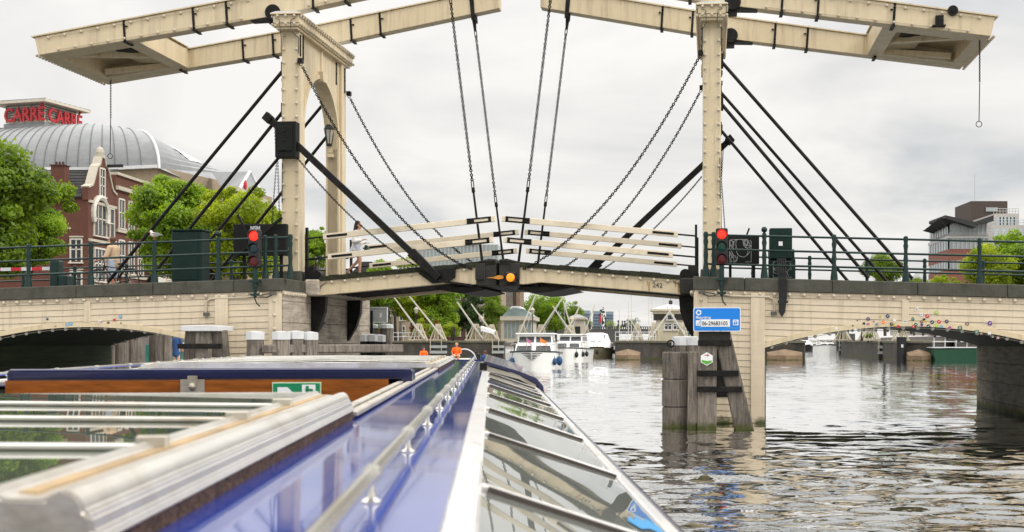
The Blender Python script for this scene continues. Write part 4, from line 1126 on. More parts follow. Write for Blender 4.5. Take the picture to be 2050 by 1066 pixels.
# hull
hb = MB(SF); secs = []
for s_ in (-4, 0, 6, 12, 14, 15.5, 16.8, 17.6):
    k = 1 if s_ <= 12 else max(.03, 1 - ((s_ - 12) / 5.7) ** 2)
    secs.append((s_, 2.13 * k, 2.0 * k))
vs = []; fs = []
for s_, w1, w0 in secs:
    vs += [(rr(-w1), s_, 1.38), (rr(-w0), s_, -.4), (rr(w0), s_, -.4), (rr(w1), s_, 1.38)]
for i in range(len(secs) - 1):
    for k in range(4): fs.append((i * 4 + k, i * 4 + (k + 1) % 4, i * 4 + 4 + (k + 1) % 4, i * 4 + 4 + k))
fs += [(0, 1, 2, 3), tuple(range(len(vs) - 4, len(vs)))]
hb.add(vs, fs).build('hull', m_navyd, boat)
# cabin sides, roof strips
S0, S1 = -3.5, 14.9
for sg in (1, -1):
    c_ = MB(SF); f = lambda x: rr(sg * x)
    c_.add([(f(2.105), S0, 1.38), (f(2.105), S1, 1.38), (f(2.075), S1, 1.90), (f(2.075), S0, 1.90)], [(0, 1, 2, 3)])
    c_.build('side_glazing', m_tint, boat)
    # white upper frame, gutter and navy edge
    MB(SF).prism([(f(1.588), ZR + .006), (f(1.643), ZR + .000), (f(1.643), ZR - .03), (f(1.588), ZR - .03)], S0, S1).build('window_header', m_wframe, boat, bevel=.006)
    MB(SF).prism([(f(2.030), ZR - .133), (f(2.072), ZR - .150), (f(2.085), ZR - .20), (f(2.030), ZR - .18)], S0, S1).build('window_gutter', m_wframe, boat, bevel=.006)
    MB(SF).prism([(f(2.074), ZR - .150), (f(2.10), ZR - .166), (f(2.115), ZR - .25), (f(2.088), ZR - .25)], S0, S1).build('gunwale_edge', m_navyd, boat, bevel=.006)
    bars = [-1.55 + 1.245 * k for k in range(14)]
    for k, s_ in enumerate(bars):
        if s_ > S1: continue
        MB(SF).beam((f(1.64), s_, ZR - .006), (f(2.045), s_, ZR - .141), .022, .015, h2=.015).build('window_bar', m_wframe, boat, bevel=.004)
        MB(SF).beam((f(1.655), s_ - .019, ZR - .010), (f(2.03), s_ - .019, ZR - .138), .016, .012).build('window_seal', m_seald, boat)
        if k + 1 < len(bars) and bars[k + 1] < S1 + 1:
            e_ = min(bars[k + 1] - .015, S1)
            MB(SF).add([(f(1.642), s_ + .015, ZR - .010), (f(1.642), e_, ZR - .010), (f(2.034), e_, ZR - .142), (f(2.034), s_ + .015, ZR - .142)], [(0, 1, 2, 3)]).build('window_pane', m_tint, boat)
HX = 1.18                                           # half width of the roof opening
def roof(a, b, s0, s1):
    cam_ = lambda x: ZR + .03 * (1 - (x / 1.6) ** 2) - .011 if abs(x) < HX else ZR + .03 * (1 - (x / 1.6) ** 2) - .013
    xs = np.linspace(a, b, 9); mb = MB(SF)
    ss = np.linspace(s0, s1, max(2, int((s1 - s0) / .6)))
    vs = [(rr(x), q, ZR + .012 * (1 - (abs(x) / 1.6) ** 2) * 1.0) for q in ss for x in xs]
    k = len(xs)
    fs = [(i * k + j, i * k + j + 1, (i + 1) * k + j + 1, (i + 1) * k + j) for i in range(len(ss) - 1) for j in range(k - 1)]
    return mb.add(vs, fs).build('roof', m_navy, boat, smooth=True)
roof(HX, 1.592, S0, S1); roof(-1.592, -HX, S0, S1); roof(-HX, HX, S0, .9); roof(-HX, HX, 6.8, S1)
MB(SF).box(rr(-1.60), rr(1.60), S1, S1 + .05, ZR - .5, ZR + .012).build('roof_front', m_navyd, boat)
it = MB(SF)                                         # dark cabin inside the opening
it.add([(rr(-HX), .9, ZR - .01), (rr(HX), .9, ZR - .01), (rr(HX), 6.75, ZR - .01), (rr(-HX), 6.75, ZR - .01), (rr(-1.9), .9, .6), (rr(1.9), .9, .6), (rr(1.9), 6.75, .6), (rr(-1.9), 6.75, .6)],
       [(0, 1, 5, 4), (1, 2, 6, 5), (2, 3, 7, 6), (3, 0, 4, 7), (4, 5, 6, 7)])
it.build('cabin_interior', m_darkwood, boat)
# grab rails
for x0, far in ((1.465, 14.6), (-1.465, 14.6)):
    rl = MB(SF).tube([(rr(x0), -3, ZR + .048), (rr(x0), far, ZR + .048), (rr(x0), far + .05, ZR + .01)], .013, 10).build('grab_rail', m_chrome, boat, smooth=True)
    for k in range(-5, 15):
        s_ = 1.93 + .855 * k
        st = MB(SF).lathe((rr(x0), s_, ZR + .002), [(.017, 0), (.017, .003), (.009, .008), (.0065, .02), (.0065, .048)], 10)
        st.tube([(rr(x0), s_ - .016, ZR + .048), (rr(x0), s_ + .016, ZR + .048)], .0175, 10)
        st.build('rail_stanchion', m_chrome, rl, smooth=True)
# sliding glass roof panels
def panel(s0, s1, bars, hw, zt_, first):
    nm = 'sliding_roof_panel'
    pb = MB(SF)
    for sg in (1, -1):
        f = lambda x: rr(sg * x)
        d_ = hw - 1.18; q_ = zt_ - ZR - .10
        pr = [(f(x + d_), ZR + z + q_ * (z > .05)) for x, z in ((1.078, .030), (1.078, .086), (1.082, .0925), (1.089, .0925), (1.093, .085), (1.097, .080), (1.146, .077), (1.153, .082), (1.166, .088), (1.181, .084), (1.189, .073), (1.191, .062), (1.199, .056), (1.201, .044), (1.211, .040), (1.211, .033), (1.19, .030))]
        pb.prism(pr, s0, s1)
    pb.box(rr(-hw + .10), rr(hw - .10), s1 - .05, s1, ZR + .03, zt_ - .012).box(rr(-hw + .10), rr(hw - .10), s0, s0 + .05, ZR + .03, zt_ - .012)
    po = pb.build(nm, m_alu, boat, bevel=.006, seg=2)
    po.data.polygons.foreach_set('use_smooth', [True] * len(po.data.polygons)); po.data.set_sharp_from_angle(angle=R(40))
    MB(SF).prism([(rr(-hw + .10), zt_ - .024), (rr(0), zt_ - .008), (rr(hw - .10), zt_ - .024), (rr(hw - .10), zt_ - .03), (rr(0), zt_ - .014), (rr(-hw + .10), zt_ - .03)], s0 + .05, s1 - .05).build('roof_glass', m_roofg, po)
    for b in bars:
        MB(SF).prism([(rr(-hw + .10), zt_ - .012), (rr(0), zt_ + .004), (rr(hw - .104), zt_ - .012), (rr(hw - .104), zt_ - .023), (rr(0), zt_ - .007), (rr(-hw + .10), zt_ - .023)], b - .012, b + .012).build('glazing_bar', m_alu, po, bevel=.003)
        for sg in (1, -1):
            MB(SF).box(rr(sg * (hw - .112)), rr(sg * (hw - .060)), b - .010, b + .010, zt_ - .022, zt_ + .0015).build('bar_clip', m_alud, po, bevel=.003)
    for sg in (1, -1):
        MB(SF).box(rr(sg * (hw - .080)), rr(sg * (hw - .058)), s0 + .05, s1 - .05, zt_ - .024, zt_ - .0185).build('edge_seal', m_tanseal, po)
        MB(SF).box(rr(sg * (hw + .0)), rr(sg * (hw + .024)), s0, s1, ZR + .002, ZR + .032).build('brush_strip', m_brush, po)
    return po
m_tanseal = mat('tan_seal', (.36, .25, .13), .7, .25, 6, stain=(.12, .08, .04), stain_amt=.6, stain_scale=9)
panel(1.40, 3.93, (2.02, 2.68, 3.24), 1.18, ZR + .107, True)
panel(9.9, 14.4, (10.6, 11.3, 12.0, 12.7, 13.4), 1.20, ZR + .085, False)
for x0 in (1.20, 1.145): 
    for sg in (1, -1): MB(SF).box(rr(sg * x0 - .018), rr(sg * x0 + .018), 3.95, 9.9, ZR + .011, ZR + .03).build('slide_track', m_alud, boat, bevel=.004)
# navy coaming with wooden lining
cg = MB(SF); cg.prism([(6.75, ZR + .045), (6.75, ZR + .094), (6.77, ZR + .105), (7.02, ZR + .095), (7.06, ZR + .01), (6.85, ZR + .01)], rr(-1.01), rr(HX + .03), 't')
cg.box(rr(HX - .03), rr(HX + .03), 6.745, 7.0, ZR + .01, ZR + .092).box(rr(-1.01), rr(-.98), 6.745, 7.0, ZR + .0, ZR + .092)
coam = cg.build('hatch_coaming', m_navyd, boat, bevel=.008, seg=2)
MB(SF).box(rr(-1.0), rr(HX - .10), 6.70, 6.74, ZR - .6, ZR + .042).build('wood_lining', m_varn, coam)
MB(SF).box(rr(-.065), rr(.065), 6.690, 6.698, ZR - .03, ZR + .046).box(rr(-.025), rr(.025), 6.682, 6.70, ZR + .02, ZR + .066).ball((rr(0), 6.685, ZR + .006), .022, 8, 6).build('latch', m_alud, coam)
r0, r1 = RC + .435, RC + .705
es = MB(SF).box(r0, r1, 6.690, 6.698, ZR - .115, ZR + .028); eso = es.build('exit_sign', flat('pale', (.55, .72, .50)), coam)
MB(SF).box(r0 + .006, r1 - .006, 6.6875, 6.6895, ZR - .109, ZR + .022).build('sign_face', flat('exit_green', (.005, .22, .09)), eso)
MB(SF).box(r1 - .105, r1 - .03, 6.685, 6.687, ZR - .09, ZR + .014).build('sign_door', m_swhite, eso)
MB(SF).tube([(r1 - .075, 6.684, ZR + .0), (r1 - .075, 6.682, ZR + .0)], .009, 10).beam((r1 - .085, 6.683, ZR - .012), (r1 - .045, 6.683, ZR - .016), .003, .012).beam((r1 - .08, 6.683, ZR - .015), (r1 - .06, 6.683, ZR - .06), .003, .014).build('sign_figure', flat('exit_green', (.005, .22, .09)), eso)
MB(SF).prism([(r0 + .03, ZR + .0), (r0 + .085, ZR + .0), (r0 + .115, ZR - .03), (r0 + .085, ZR - .06), (r0 + .03, ZR - .06)], 6.685, 6.687).build('sign_arrow', m_swhite, eso)
# navy hood over the right hand windows near the bow
hd = MB(SF)
pr = [(rr(1.60), ZR + .075), (rr(1.62), ZR + .085), (rr(1.9), ZR + .0), (rr(2.05), ZR - .06), (rr(2.11), ZR - .13), (rr(2.12), ZR - .20), (rr(2.09), ZR - .20), (rr(2.06), ZR - .12), (rr(1.9), ZR - .03), (rr(1.61), ZR + .055)]
hd.prism(pr, 9.9, 14.5); ho = hd.build('window_hood', m_navyd, boat, bevel=.004)
MB(SF).prism([(rr(1.60), ZR + .05), (rr(1.9), ZR - .035), (rr(2.05), ZR - .12), (rr(2.05), ZR - .15), (rr(1.9), ZR - .07), (rr(1.60), ZR + .008)], 9.92, 10.05).build('hood_end', m_alud, ho)
MB(SF).box(rr(1.57), rr(1.63), 9.85, 10.0, ZR + .01, ZR + .07).build('hood_latch', m_black, ho)
lg = MB(SF)                                          # blue emblem on the nearest panes
zs_ = lambda x: ZR - .010 - (x - 1.642) * .3367 + .003
pts = [(1.945, 2.40), (1.958, 2.49), (1.966, 2.45), (1.978, 2.54), (1.99, 2.49), (2.004, 2.55), (2.02, 2.48), (2.025, 2.33), (1.99, 2.38), (1.965, 2.33)]
lg.add([(rr(x), y, zs_(x)) for x, y in pts], [tuple(range(len(pts)))]).build('blue_emblem', flat('emblem_blue', (.015, .20, .42)), boat)

# ------------------------------------------------------------------ people
def blob(name, caps, m, parent=None, vox=.011, balls=(), smooth_it=4):
    mb = MB()
    for p0, p1, a, b in caps:
        p0, p1 = Vector(p0), Vector(p1)
        d = p1 - p0; L = d.length
        if L < 1e-5: mb.ball(p0, a, 12, 8); continue
        pts = []; rs = []
        dn = d / L
        for q in (-1, -.92, -.7, -.38): pts.append(p0 + dn * a * q); rs.append(a * math.sqrt(max(.0004, 1 - q * q)))
        pts.append(p0); rs.append(a); pts.append(p1); rs.append(b)
        for q in (.38, .7, .92, 1): pts.append(p1 + dn * b * q); rs.append(b * math.sqrt(max(.0004, 1 - q * q)))
        mb.tube(pts, rs, 12)
    for c, r, sc in balls: mb.ball(c, r, 14, 10, sc)
    o = mb.build('body', m, None, recalc=True)
    md = o.modifiers.new('remesh', 'REMESH'); md.mode = 'VOXEL'; md.voxel_size = vox; md.use_smooth_shade = True
    if smooth_it:
        sm = o.modifiers.new('smooth', 'SMOOTH'); sm.iterations = smooth_it; sm.factor = .5
    dg = bpy.context.evaluated_depsgraph_get(); dg.update()
    me = bpy.data.meshes.new_from_object(o.evaluated_get(dg))
    bpy.data.objects.remove(o)
    me.materials.clear(); me.materials.append(m); me.name = name
    off = OFF.get(parent.name, (0, 0, 0)) if parent else (0, 0, 0)
    if parent: me.transform(Matrix.Translation(-Vector(off)))
    me.polygons.foreach_set('use_smooth', [True] * len(me.polygons))
    r = bpy.data.objects.new(name, me); COL.objects.link(r)
    if parent: r.parent = parent; OFF[r.name] = tuple(off)
    return r
m_skin = mat('skin', (.50, .27, .18), .5, .08, 12)
m_skin2 = mat('sunburnt_skin', (.50, .20, .12), .5, .08, 12)
m_hair = mat('dark_hair', (.022, .012, .008), .5, .5, 30, stretch=(1, 1, .1), bump=.3)
m_hair2 = mat('auburn_hair', (.10, .04, .02), .6, .4, 30)
m_blonde = mat('blond_hair', (.40, .27, .10), .6, .3, 30)
m_shirtw = mat('white_cloth', (.70, .68, .66), .85, .06, 9, bump=.3, bscale=20)
m_shorts = mat('pale_blue_denim', (.42, .47, .56), .85, .1, 9)
m_tan = mat('tan_striped_shirt', (.56, .40, .26), .85, .18, 14, stretch=(6, 1, .5), bump=.2)
m_orange = mat('orange_cloth', (.80, .13, .008), .8, .1, 10, bump=.3, bscale=18)
m_beige = mat('beige_cloth', (.50, .38, .26), .85, .1, 9)
m_bag = mat('green_leather', (.012, .05, .035), .5, .1, 6)
m_denim = mat('blue_cloth', (.02, .06, .17), .85, .15, 9)
m_eye = mat('eye_dark', (.02, .015, .012), .2, .1, 5)
class Body:                                          # small frame: x forward, y left, z up, scaled and turned in place
    def __init__(s, pos, yaw, k=1.0): s.p = Vector(pos); s.c = math.cos(yaw); s.s = math.sin(yaw); s.k = k
    def __call__(s, x, y, z): return s.p + Vector((x * s.c - y * s.s, x * s.s + y * s.c, z)) * s.k
def hand(B, w, d, side, curl=.5):                    # palm, four unequal bent fingers and a thumb; w wrist, d direction in body axes
    w = Vector(w); d = Vector(d).normalized(); sd = d.cross(Vector((0, 0, 1)))
    sd = sd.normalized() if sd.length > .1 else Vector((0, 1, 0)); dn = sd.cross(d)
    g = lambda v: B(*v); k = B.k
    cs = []
    for j, (o, l) in enumerate(((-.030, .066), (-.010, .076), (.010, .072), (.029, .056))):
        a = w + d * .02 + sd * o * .6; b = w + d * .085 + sd * o; c = b + d * l * .55 - dn * l * .2 * curl; e_ = c + d * l * .4 * (1 - curl * .6) - dn * l * .5 * curl
        cs += [(g(a), g(b), .016 * k, .0135 * k), (g(b), g(c), .0092 * k, .0085 * k), (g(c), g(e_), .0085 * k, .007 * k)]
    t0 = w + d * .03 + sd * .03 * side; t1 = t0 + d * .035 + sd * .03 * side; t2 = t1 + d * .03 - dn * .01
    cs += [(g(t0), g(t1), .013 * k, .010 * k), (g(t1), g(t2), .010 * k, .008 * k)]
    return cs
def head_caps(B, c, k=1.0, fwd=(1, 0, 0)):
    f = Vector(fwd).normalized(); l = Vector((0, 0, 1)).cross(f); c = Vector(c)
    P = lambda a, b, z: B(*(c + f * a + l * b + Vector((0, 0, z))))
    K = B.k
    caps = [(P(.0, 0, .03), P(-.015, 0, .045), .088 * K, .09 * K), (P(.025, 0, -.04), P(.035, 0, -.075), .062 * K, .047 * K),
            (P(.085, 0, .012), P(.108, 0, -.018), .012 * K, .016 * K), (P(.072, -.02, -.052), P(.072, .02, -.052), .013 * K, .013 * K),
            (P(.06, -.03, .03), P(.06, .03, .03), .03 * K, .03 * K)]
    for q in (1, -1): caps.append((P(-.005, q * .082, .02), P(-.01, q * .088, -.02), .014 * K, .012 * K))
    eyes = [(P(.082, q * .032, .012), .011 * K, (1, 1, 1)) for q in (1, -1)]
    return caps, eyes, P
# woman walking right across the bridge, looking at her phone hand
t, z = bp(716, 549, .95)
wz = 4.17 + .0835 * (T + t + 0.0 - .9) + .075
wz = 4.17 + .0835 * (-( -T - t) - .9) + .075
B = Body(BF((t, .95, wz)), -TH, 1.0)
hc = (.04, 0, 1.56)
caps, eyes, P = head_caps(B, hc)
body = caps + [(B(.0, 0, 1.36), B(.025, 0, 1.50), .052, .048),
    (B(-.01, 0, .92), B(-.01, 0, 1.08), .125, .105), (B(-.01, 0, 1.08), B(-.005, 0, 1.30), .105, .118), (B(-.01, -.12, 1.345), B(-.01, .12, 1.345), .06, .06),
    # front leg (right side of the body, -y): straight, foot ahead
    (B(0, -.085, .90), B(.10, -.085, .50), .088, .058), (B(.10, -.085, .50), B(.09, -.085, .10), .056, .036), (B(.08, -.085, .05), B(.22, -.09, .025), .036, .028),
    # rear leg, knee bent, heel lifting
    (B(-.02, .085, .90), B(.02, .085, .50), .088, .058), (B(.02, .085, .50), B(-.30, .085, .20), .055, .036), (B(-.33, .085, .17), B(-.25, .085, .03), .034, .026),
    # arms bent in front
    (B(-.01, -.17, 1.34), B(-.04, -.21, 1.06), .045, .036), (B(-.04, -.21, 1.06), B(.20, -.15, 1.10), .034, .024),
    (B(-.01, .17, 1.34), B(-.02, .21, 1.05), .045, .036), (B(-.02, .21, 1.05), B(.20, .10, 1.02), .034, .024)] + hand(B, (.21, -.15, 1.11), (1, .1, .15), -1, .8) + hand(B, (.21, .10, 1.03), (1, -.15, .0), 1, .8)
wom = blob('person', body, m_skin, vox=.0085)
tag(wom, 'woman with long dark hair in a white blouse walking across the left leaf', 'person')
OFF[wom.name] = (0, 0, 0)
blob('hair', [(P(-.035, 0, .065), P(-.045, 0, .05), .098, .095), (P(-.06, 0, .02), P(-.15, 0, -.34), .09, .06), (P(-.03, .07, .02), P(-.09, .06, -.2), .035, .03), (P(-.03, -.07, .02), P(-.09, -.06, -.2), .035, .03)], m_hair, wom, .012)
blob('eye', [], m_eye, wom, .004, eyes, 0)
blob('blouse', [(B(-.02, 0, .80), B(-.01, 0, 1.10), .19, .15), (B(-.01, 0, 1.10), B(-.0, 0, 1.30), .13, .135), (B(-.01, -.13, 1.345), B(-.01, .13, 1.345), .075, .075),
    (B(-.01, -.17, 1.34), B(-.05, -.22, 1.06), .068, .075), (B(-.05, -.22, 1.06), B(.15, -.16, 1.09), .072, .045), (B(-.01, .17, 1.34), B(-.03, .22, 1.05), .068, .075), (B(-.03, .22, 1.05), B(.15, .12, 1.03), .072, .045),
    (B(-.06, 0, .84), B(-.17, 0, .68), .16, .13)], m_shirtw, wom, .014)
blob('shorts', [(B(0, -.06, .90), B(.04, -.085, .66), .13, .105), (B(-.01, .06, .90), B(.0, .085, .68), .13, .105)], m_shorts, wom, .014)
bgm = MB(); c0 = B(.26, .16, .86)
bag = blob('shoulder_bag', [(B(.22, .16, .92), B(.30, .16, .80), .06, .075), (B(.20, .16, .80), B(.30, .16, .80), .06, .07)], m_bag, None, .012)
tag(bag, 'small dark green bag carried by the woman in white', 'bag')
# man standing beside a bicycle behind the railing
t, z = bp(228, 520, .9)
dz_ = ztop_c(-T - t) - .07
B = Body(BF((t, .9, dz_)), math.pi - TH - .15, 1.0)
caps, eyes, P = head_caps(B, (.05, 0, 1.60), 1.0, (1, -.5, -.1))
body = caps + [(B(.0, 0, 1.40), B(.03, 0, 1.54), .06, .056), (B(0, 0, .95), B(0, 0, 1.15), .15, .145), (B(0, 0, 1.15), B(0, 0, 1.34), .145, .155), (B(0, -.15, 1.40), B(0, .15, 1.40), .07, .07),
    (B(0, -.1, .93), B(.03, -.1, .50), .10, .066), (B(.03, -.1, .50), B(-.02, -.1, .10), .062, .042), (B(-.03, -.1, .05), B(.13, -.1, .03), .042, .034),
    (B(0, .1, .93), B(.0, .1, .50), .10, .066), (B(0, .1, .50), B(-.04, .1, .10), .062, .042), (B(-.05, .1, .05), B(.11, .1, .03), .042, .034),
    (B(0, -.2, 1.38), B(.08, -.26, 1.10), .055, .045), (B(.08, -.26, 1.10), B(.36, -.22, 1.0), .042, .030), (B(0, .2, 1.38), B(.08, .27, 1.10), .055, .045), (B(.08, .27, 1.10), B(.36, .24, 1.0), .042, .030)] + hand(B, (.37, -.22, 1.0), (1, 0, -.2), 1, .9) + hand(B, (.37, .24, 1.0), (1, 0, -.2), -1, .9)
man = blob('person', body, m_skin2, vox=.0095)
tag(man, 'man in a tan striped shirt and pale shorts holding a bicycle', 'person')
blob('hair', [(P(-.02, 0, .06), P(-.03, 0, .06), .100, .098), (P(-.05, 0, .05), P(-.06, 0, -.03), .08, .06)], m_hair2, man, .014)
blob('eye', [], m_eye, man, .004, eyes, 0)
blob('shirt', [(B(0, 0, .90), B(0, 0, 1.15), .185, .17), (B(0, 0, 1.15), B(0, 0, 1.33), .17, .175), (B(0, -.16, 1.40), B(0, .16, 1.40), .085, .085), (B(0, -.2, 1.39), B(.08, -.265, 1.10), .085, .075), (B(.08, -.265, 1.10), B(.28, -.235, 1.03), .07, .05), (B(0, .2, 1.39), B(.08, .275, 1.10), .085, .075), (B(.08, .275, 1.10), B(.28, .25, 1.03), .07, .05)], m_tan, man, .014)
blob('shorts', [(B(0, -.09, .93), B(.02, -.1, .52), .14, .11), (B(0, .09, .93), B(0, .1, .52), .14, .11)], m_shorts, man, .014)
# bicycle
def bicycle(name, label, pos, yaw, k=1.0, frame_m=None):
    BB = Body(pos, yaw, k)
    root = thing(name, label, 'bicycle', tuple(pos))
    fm = frame_m or m_black
    P = lambda x, z, y=0: BB(x, y, z)
    f = MB()
    for a, b, r in ((P(-.10, .28), P(-.22, .80), .018), (P(-.10, .28), P(.36, .78), .018), (P(-.20, .72), P(.36, .80), .016), (P(-.10, .28), P(-.54, .34), .012), (P(-.20, .72), P(-.54, .34), .011), (P(.33, .90), P(.40, .62), .018), (P(.40, .62), P(.55, .34), .014)):
        f.tube([a, b], r, 7)
    f.build('frame', fm, root, smooth=True)
    for x in (.55, -.54):
        w_ = MB(); w_.tube([P(x + .335 * math.cos(a), .34 + .335 * math.sin(a)) for a in np.linspace(0, 2 * math.pi, 33)], .019, 6, caps=False)
        wo = w_.build('wheel', m_blk, root, smooth=True)
        sp = MB()
        for a in np.linspace(0, math.pi, 9)[:-1]: sp.tube([P(x - .32 * math.cos(a), .34 - .32 * math.sin(a)), P(x + .32 * math.cos(a), .34 + .32 * math.sin(a))], .003, 4)
        sp.build('spokes', m_alud, wo)
        md = MB(); md.tube([P(x + .375 * math.cos(a), .34 + .375 * math.sin(a)) for a in np.linspace(.2, 2.5 if x < 0 else 2.0, 14)], .022, 5); md.build('mudguard', m_blk, root, smooth=True)
    MB().tube([P(.33, .88), P(.30, 1.0), P(.28, 1.02, .05), P(.16, 1.0, .27), P(.05, .98, .29)], .012, 6).tube([P(.28, 1.02, -.05), P(.16, 1.0, -.27), P(.05, .98, -.29)], .012, 6).build('handlebar', m_alud, root, smooth=True)
    MB().ball(P(-.24, .86), .085, 10, 6, (1.3, 1.0, .5)).build('saddle', m_blk, root, smooth=True)
    MB().box(0, 0, 0, 0, 0, 0)
    cg_ = MB(); cg_.tube([P(-.25, .70, .06), P(-.78, .70, .06)], .009, 5).tube([P(-.25, .70, -.06), P(-.78, .70, -.06)], .009, 5).tube([P(-.7, .70, .06), P(-.54, .34, .06)], .008, 5); cg_.build('carrier', m_blk, root)
    MB().ball(P(-.93, .50), .035, 8, 6).build('rear_lamp', m_red_off, root)
    cr_ = MB(); cr_.tube([P(-.10, .28, -.09), P(-.10, .28, .09)], .05, 10).tube([P(-.10, .28, .09), P(-.02, .13, .1)], .012, 5); cr_.build('crank', m_alud, root)
    return root
p = BF((t + .25, .45, dz_))
bicycle('bicycle', 'black city bicycle held by the man in tan on the bridge', p, math.pi - TH - .15, 1.0)
# open motor boat beyond the bridge with people in orange
m_gwhite = mat('white_gelcoat', (.62, .62, .60), .25, .05, 3, coat=.3)
def W0(u, Y, z): return Vector(((u - U0) / F * Y, Y, z))
Ys = 72
ob = thing('motor_launch', 'low open motor launch with white hoop carrying people in orange beyond the bow', 'boat', tuple(W0(920, Ys + 2, 0)))
c0 = W0(920, Ys, 0)
hl = MB(); secs = [(-2.2, .25, .95), (-1.6, .75, .9), (-.6, 1.05, .82), (1.5, 1.12, .8), (3.2, 1.0, .8)]
vs = []; fs = []
for y, wd, zz1 in secs: vs += [(c0.x - wd, Ys + y, zz1), (c0.x - wd * .7, Ys + y, -.25), (c0.x + wd * .7, Ys + y, -.25), (c0.x + wd, Ys + y, zz1)]
for i in range(4):
    for k in range(4): fs.append((i * 4 + k, i * 4 + (k + 1) % 4, i * 4 + 4 + (k + 1) % 4, i * 4 + 4 + k))
fs += [(0, 1, 2, 3), (16, 17, 18, 19)]
hl.add(vs, fs).build('hull', m_grey, ob)
MB().box(c0.x - .7, c0.x + .7, Ys - .9, Ys + .4, .82, 1.18).build('seat_box', m_gwhite, ob, bevel=.05)
MB().tube([(c0.x + .25 + .75 * math.cos(a), Ys + .4, .95 + .80 * math.sin(a)) for a in np.linspace(0, math.pi, 15)], .035, 7).build('hoop', m_white, ob, smooth=True)
MB().box(c0.x + .72, c0.x + 1.2, Ys + .6, Ys + 1.1, .7, 1.55).build('engine_cowl', m_blk, ob, bevel=.12, seg=3)
def sitter(u, Y, zseat, label, yaw, top_m, hair_m, legs=True, skin=m_skin2, k=1.0):
    B = Body(W0(u, Y, zseat), yaw, k)
    caps, eyes, P = head_caps(B, (.02, 0, .74))
    body = caps + [(B(0, 0, .52), B(.01, 0, .68), .06, .055), (B(0, 0, .08), B(0, 0, .28), .15, .145), (B(0, 0, .28), B(0, 0, .46), .145, .155), (B(0, -.15, .53), B(0, .15, .53), .07, .07),
        (B(.03, -.1, .08), B(.44, -.15, .10), .095, .066), (B(.44, -.15, .10), B(.42, -.13, -.30), .062, .042), (B(.42, -.13, -.33), B(.56, -.13, -.36), .04, .034),
        (B(.03, .1, .08), B(.44, .16, .10), .095, .066), (B(.44, .16, .10), B(.42, .15, -.30), .062, .042), (B(.42, .15, -.33), B(.56, .15, -.36), .04, .034),
        (B(0, -.2, .52), B(.06, -.26, .26), .055, .045), (B(.06, -.26, .26), B(.32, -.18, .18), .042, .03), (B(0, .2, .52), B(.06, .26, .26), .055, .045), (B(.06, .26, .26), B(.32, .18, .18), .042, .03)] + hand(B, (.33, -.18, .18), (1, .1, -.1), 1, .6) + hand(B, (.33, .18, .18), (1, -.1, -.1), -1, .6)
    pr_ = blob('person', body, skin, vox=.010)
    tag(pr_, label, 'person')
    blob('hair', [(P(-.02, 0, .06), P(-.03, 0, .06), .100, .098), (P(-.05, 0, .05), P(-.06, 0, -.03), .08, .06)], hair_m, pr_, .014)
    blob('eye', [], m_eye, pr_, .004, eyes, 0)
    blob('shirt', [(B(0, 0, .05), B(0, 0, .28), .175, .165), (B(0, 0, .28), B(0, 0, .46), .165, .17), (B(0, -.16, .53), B(0, .16, .53), .08, .08), (B(0, -.2, .53), B(.055, -.265, .30), .075, .066), (B(0, .2, .53), B(.055, .265, .30), .075, .066)], top_m, pr_, .014)
    blob('shorts', [(B(.03, -.1, .08), B(.36, -.14, .10), .125, .095), (B(.03, .1, .08), B(.36, .15, .10), .125, .095)], m_beige, pr_, .014)
    return pr_
zs1 = H - (708 - V0) * (Ys - .6) / F + .08
sitter(914, Ys - .5, 1.24, 'man in an orange T-shirt and beige shorts seated on the launch', -math.pi / 2, m_orange, m_blonde, skin=m_skin2, k=1.02)
sitter(848, Ys + 4, 1.02, 'person in orange with dark hair, half hidden by the boat roof', -math.pi / 2 + .5, m_orange, m_hair, k=.95)
ob2 = thing('rowing_boat', 'low dark open boat carrying the second person in orange', 'boat', tuple(W0(845, Ys + 4, 0)))
c1 = W0(845, Ys + 4, 0)
hl = MB()
vs = []
for y, wd, zz1 in secs: vs += [(c1.x - wd, Ys + 4 + y * .8, zz1 * .8), (c1.x - wd * .7, Ys + 4 + y * .8, -.25), (c1.x + wd * .7, Ys + 4 + y * .8, -.25), (c1.x + wd, Ys + 4 + y * .8, zz1 * .8)]
hl.add(vs, fs).build('hull', m_darkwood, ob2)
MB().box(c1.x - .6, c1.x + .6, Ys + 3.6, Ys + 4.5, .6, .98).build('thwart', m_woodv, ob2)
sitter(949, Ys + 1.6, .72, 'passenger low in the launch beside its black engine cowl', -math.pi / 2, m_denim, m_hair, k=.95)
sitter(971, Ys - 4, .85, 'passenger with brown hair behind the navy window hood', math.pi / 2 + .6, m_denim, m_hair2, k=.95)
ob3 = thing('rowing_boat', 'low open boat with passenger just behind the navy window hood', 'boat', tuple(W0(975, Ys - 4, 0)))
c1 = W0(975, Ys - 4, 0); hl = MB(); vs = []
for y, wd, zz1 in secs: vs += [(c1.x - wd, Ys - 4 + y * .8, zz1 * .8), (c1.x - wd * .7, Ys - 4 + y * .8, -.25), (c1.x + wd * .7, Ys - 4 + y * .8, -.25), (c1.x + wd, Ys - 4 + y * .8, zz1 * .8)]
hl.add(vs, fs).build('hull', m_grey, ob3)
MB().box(c1.x - .6, c1.x + .6, Ys - 4.4, Ys - 3.5, .5, .82).build('thwart', m_woodv, ob3)

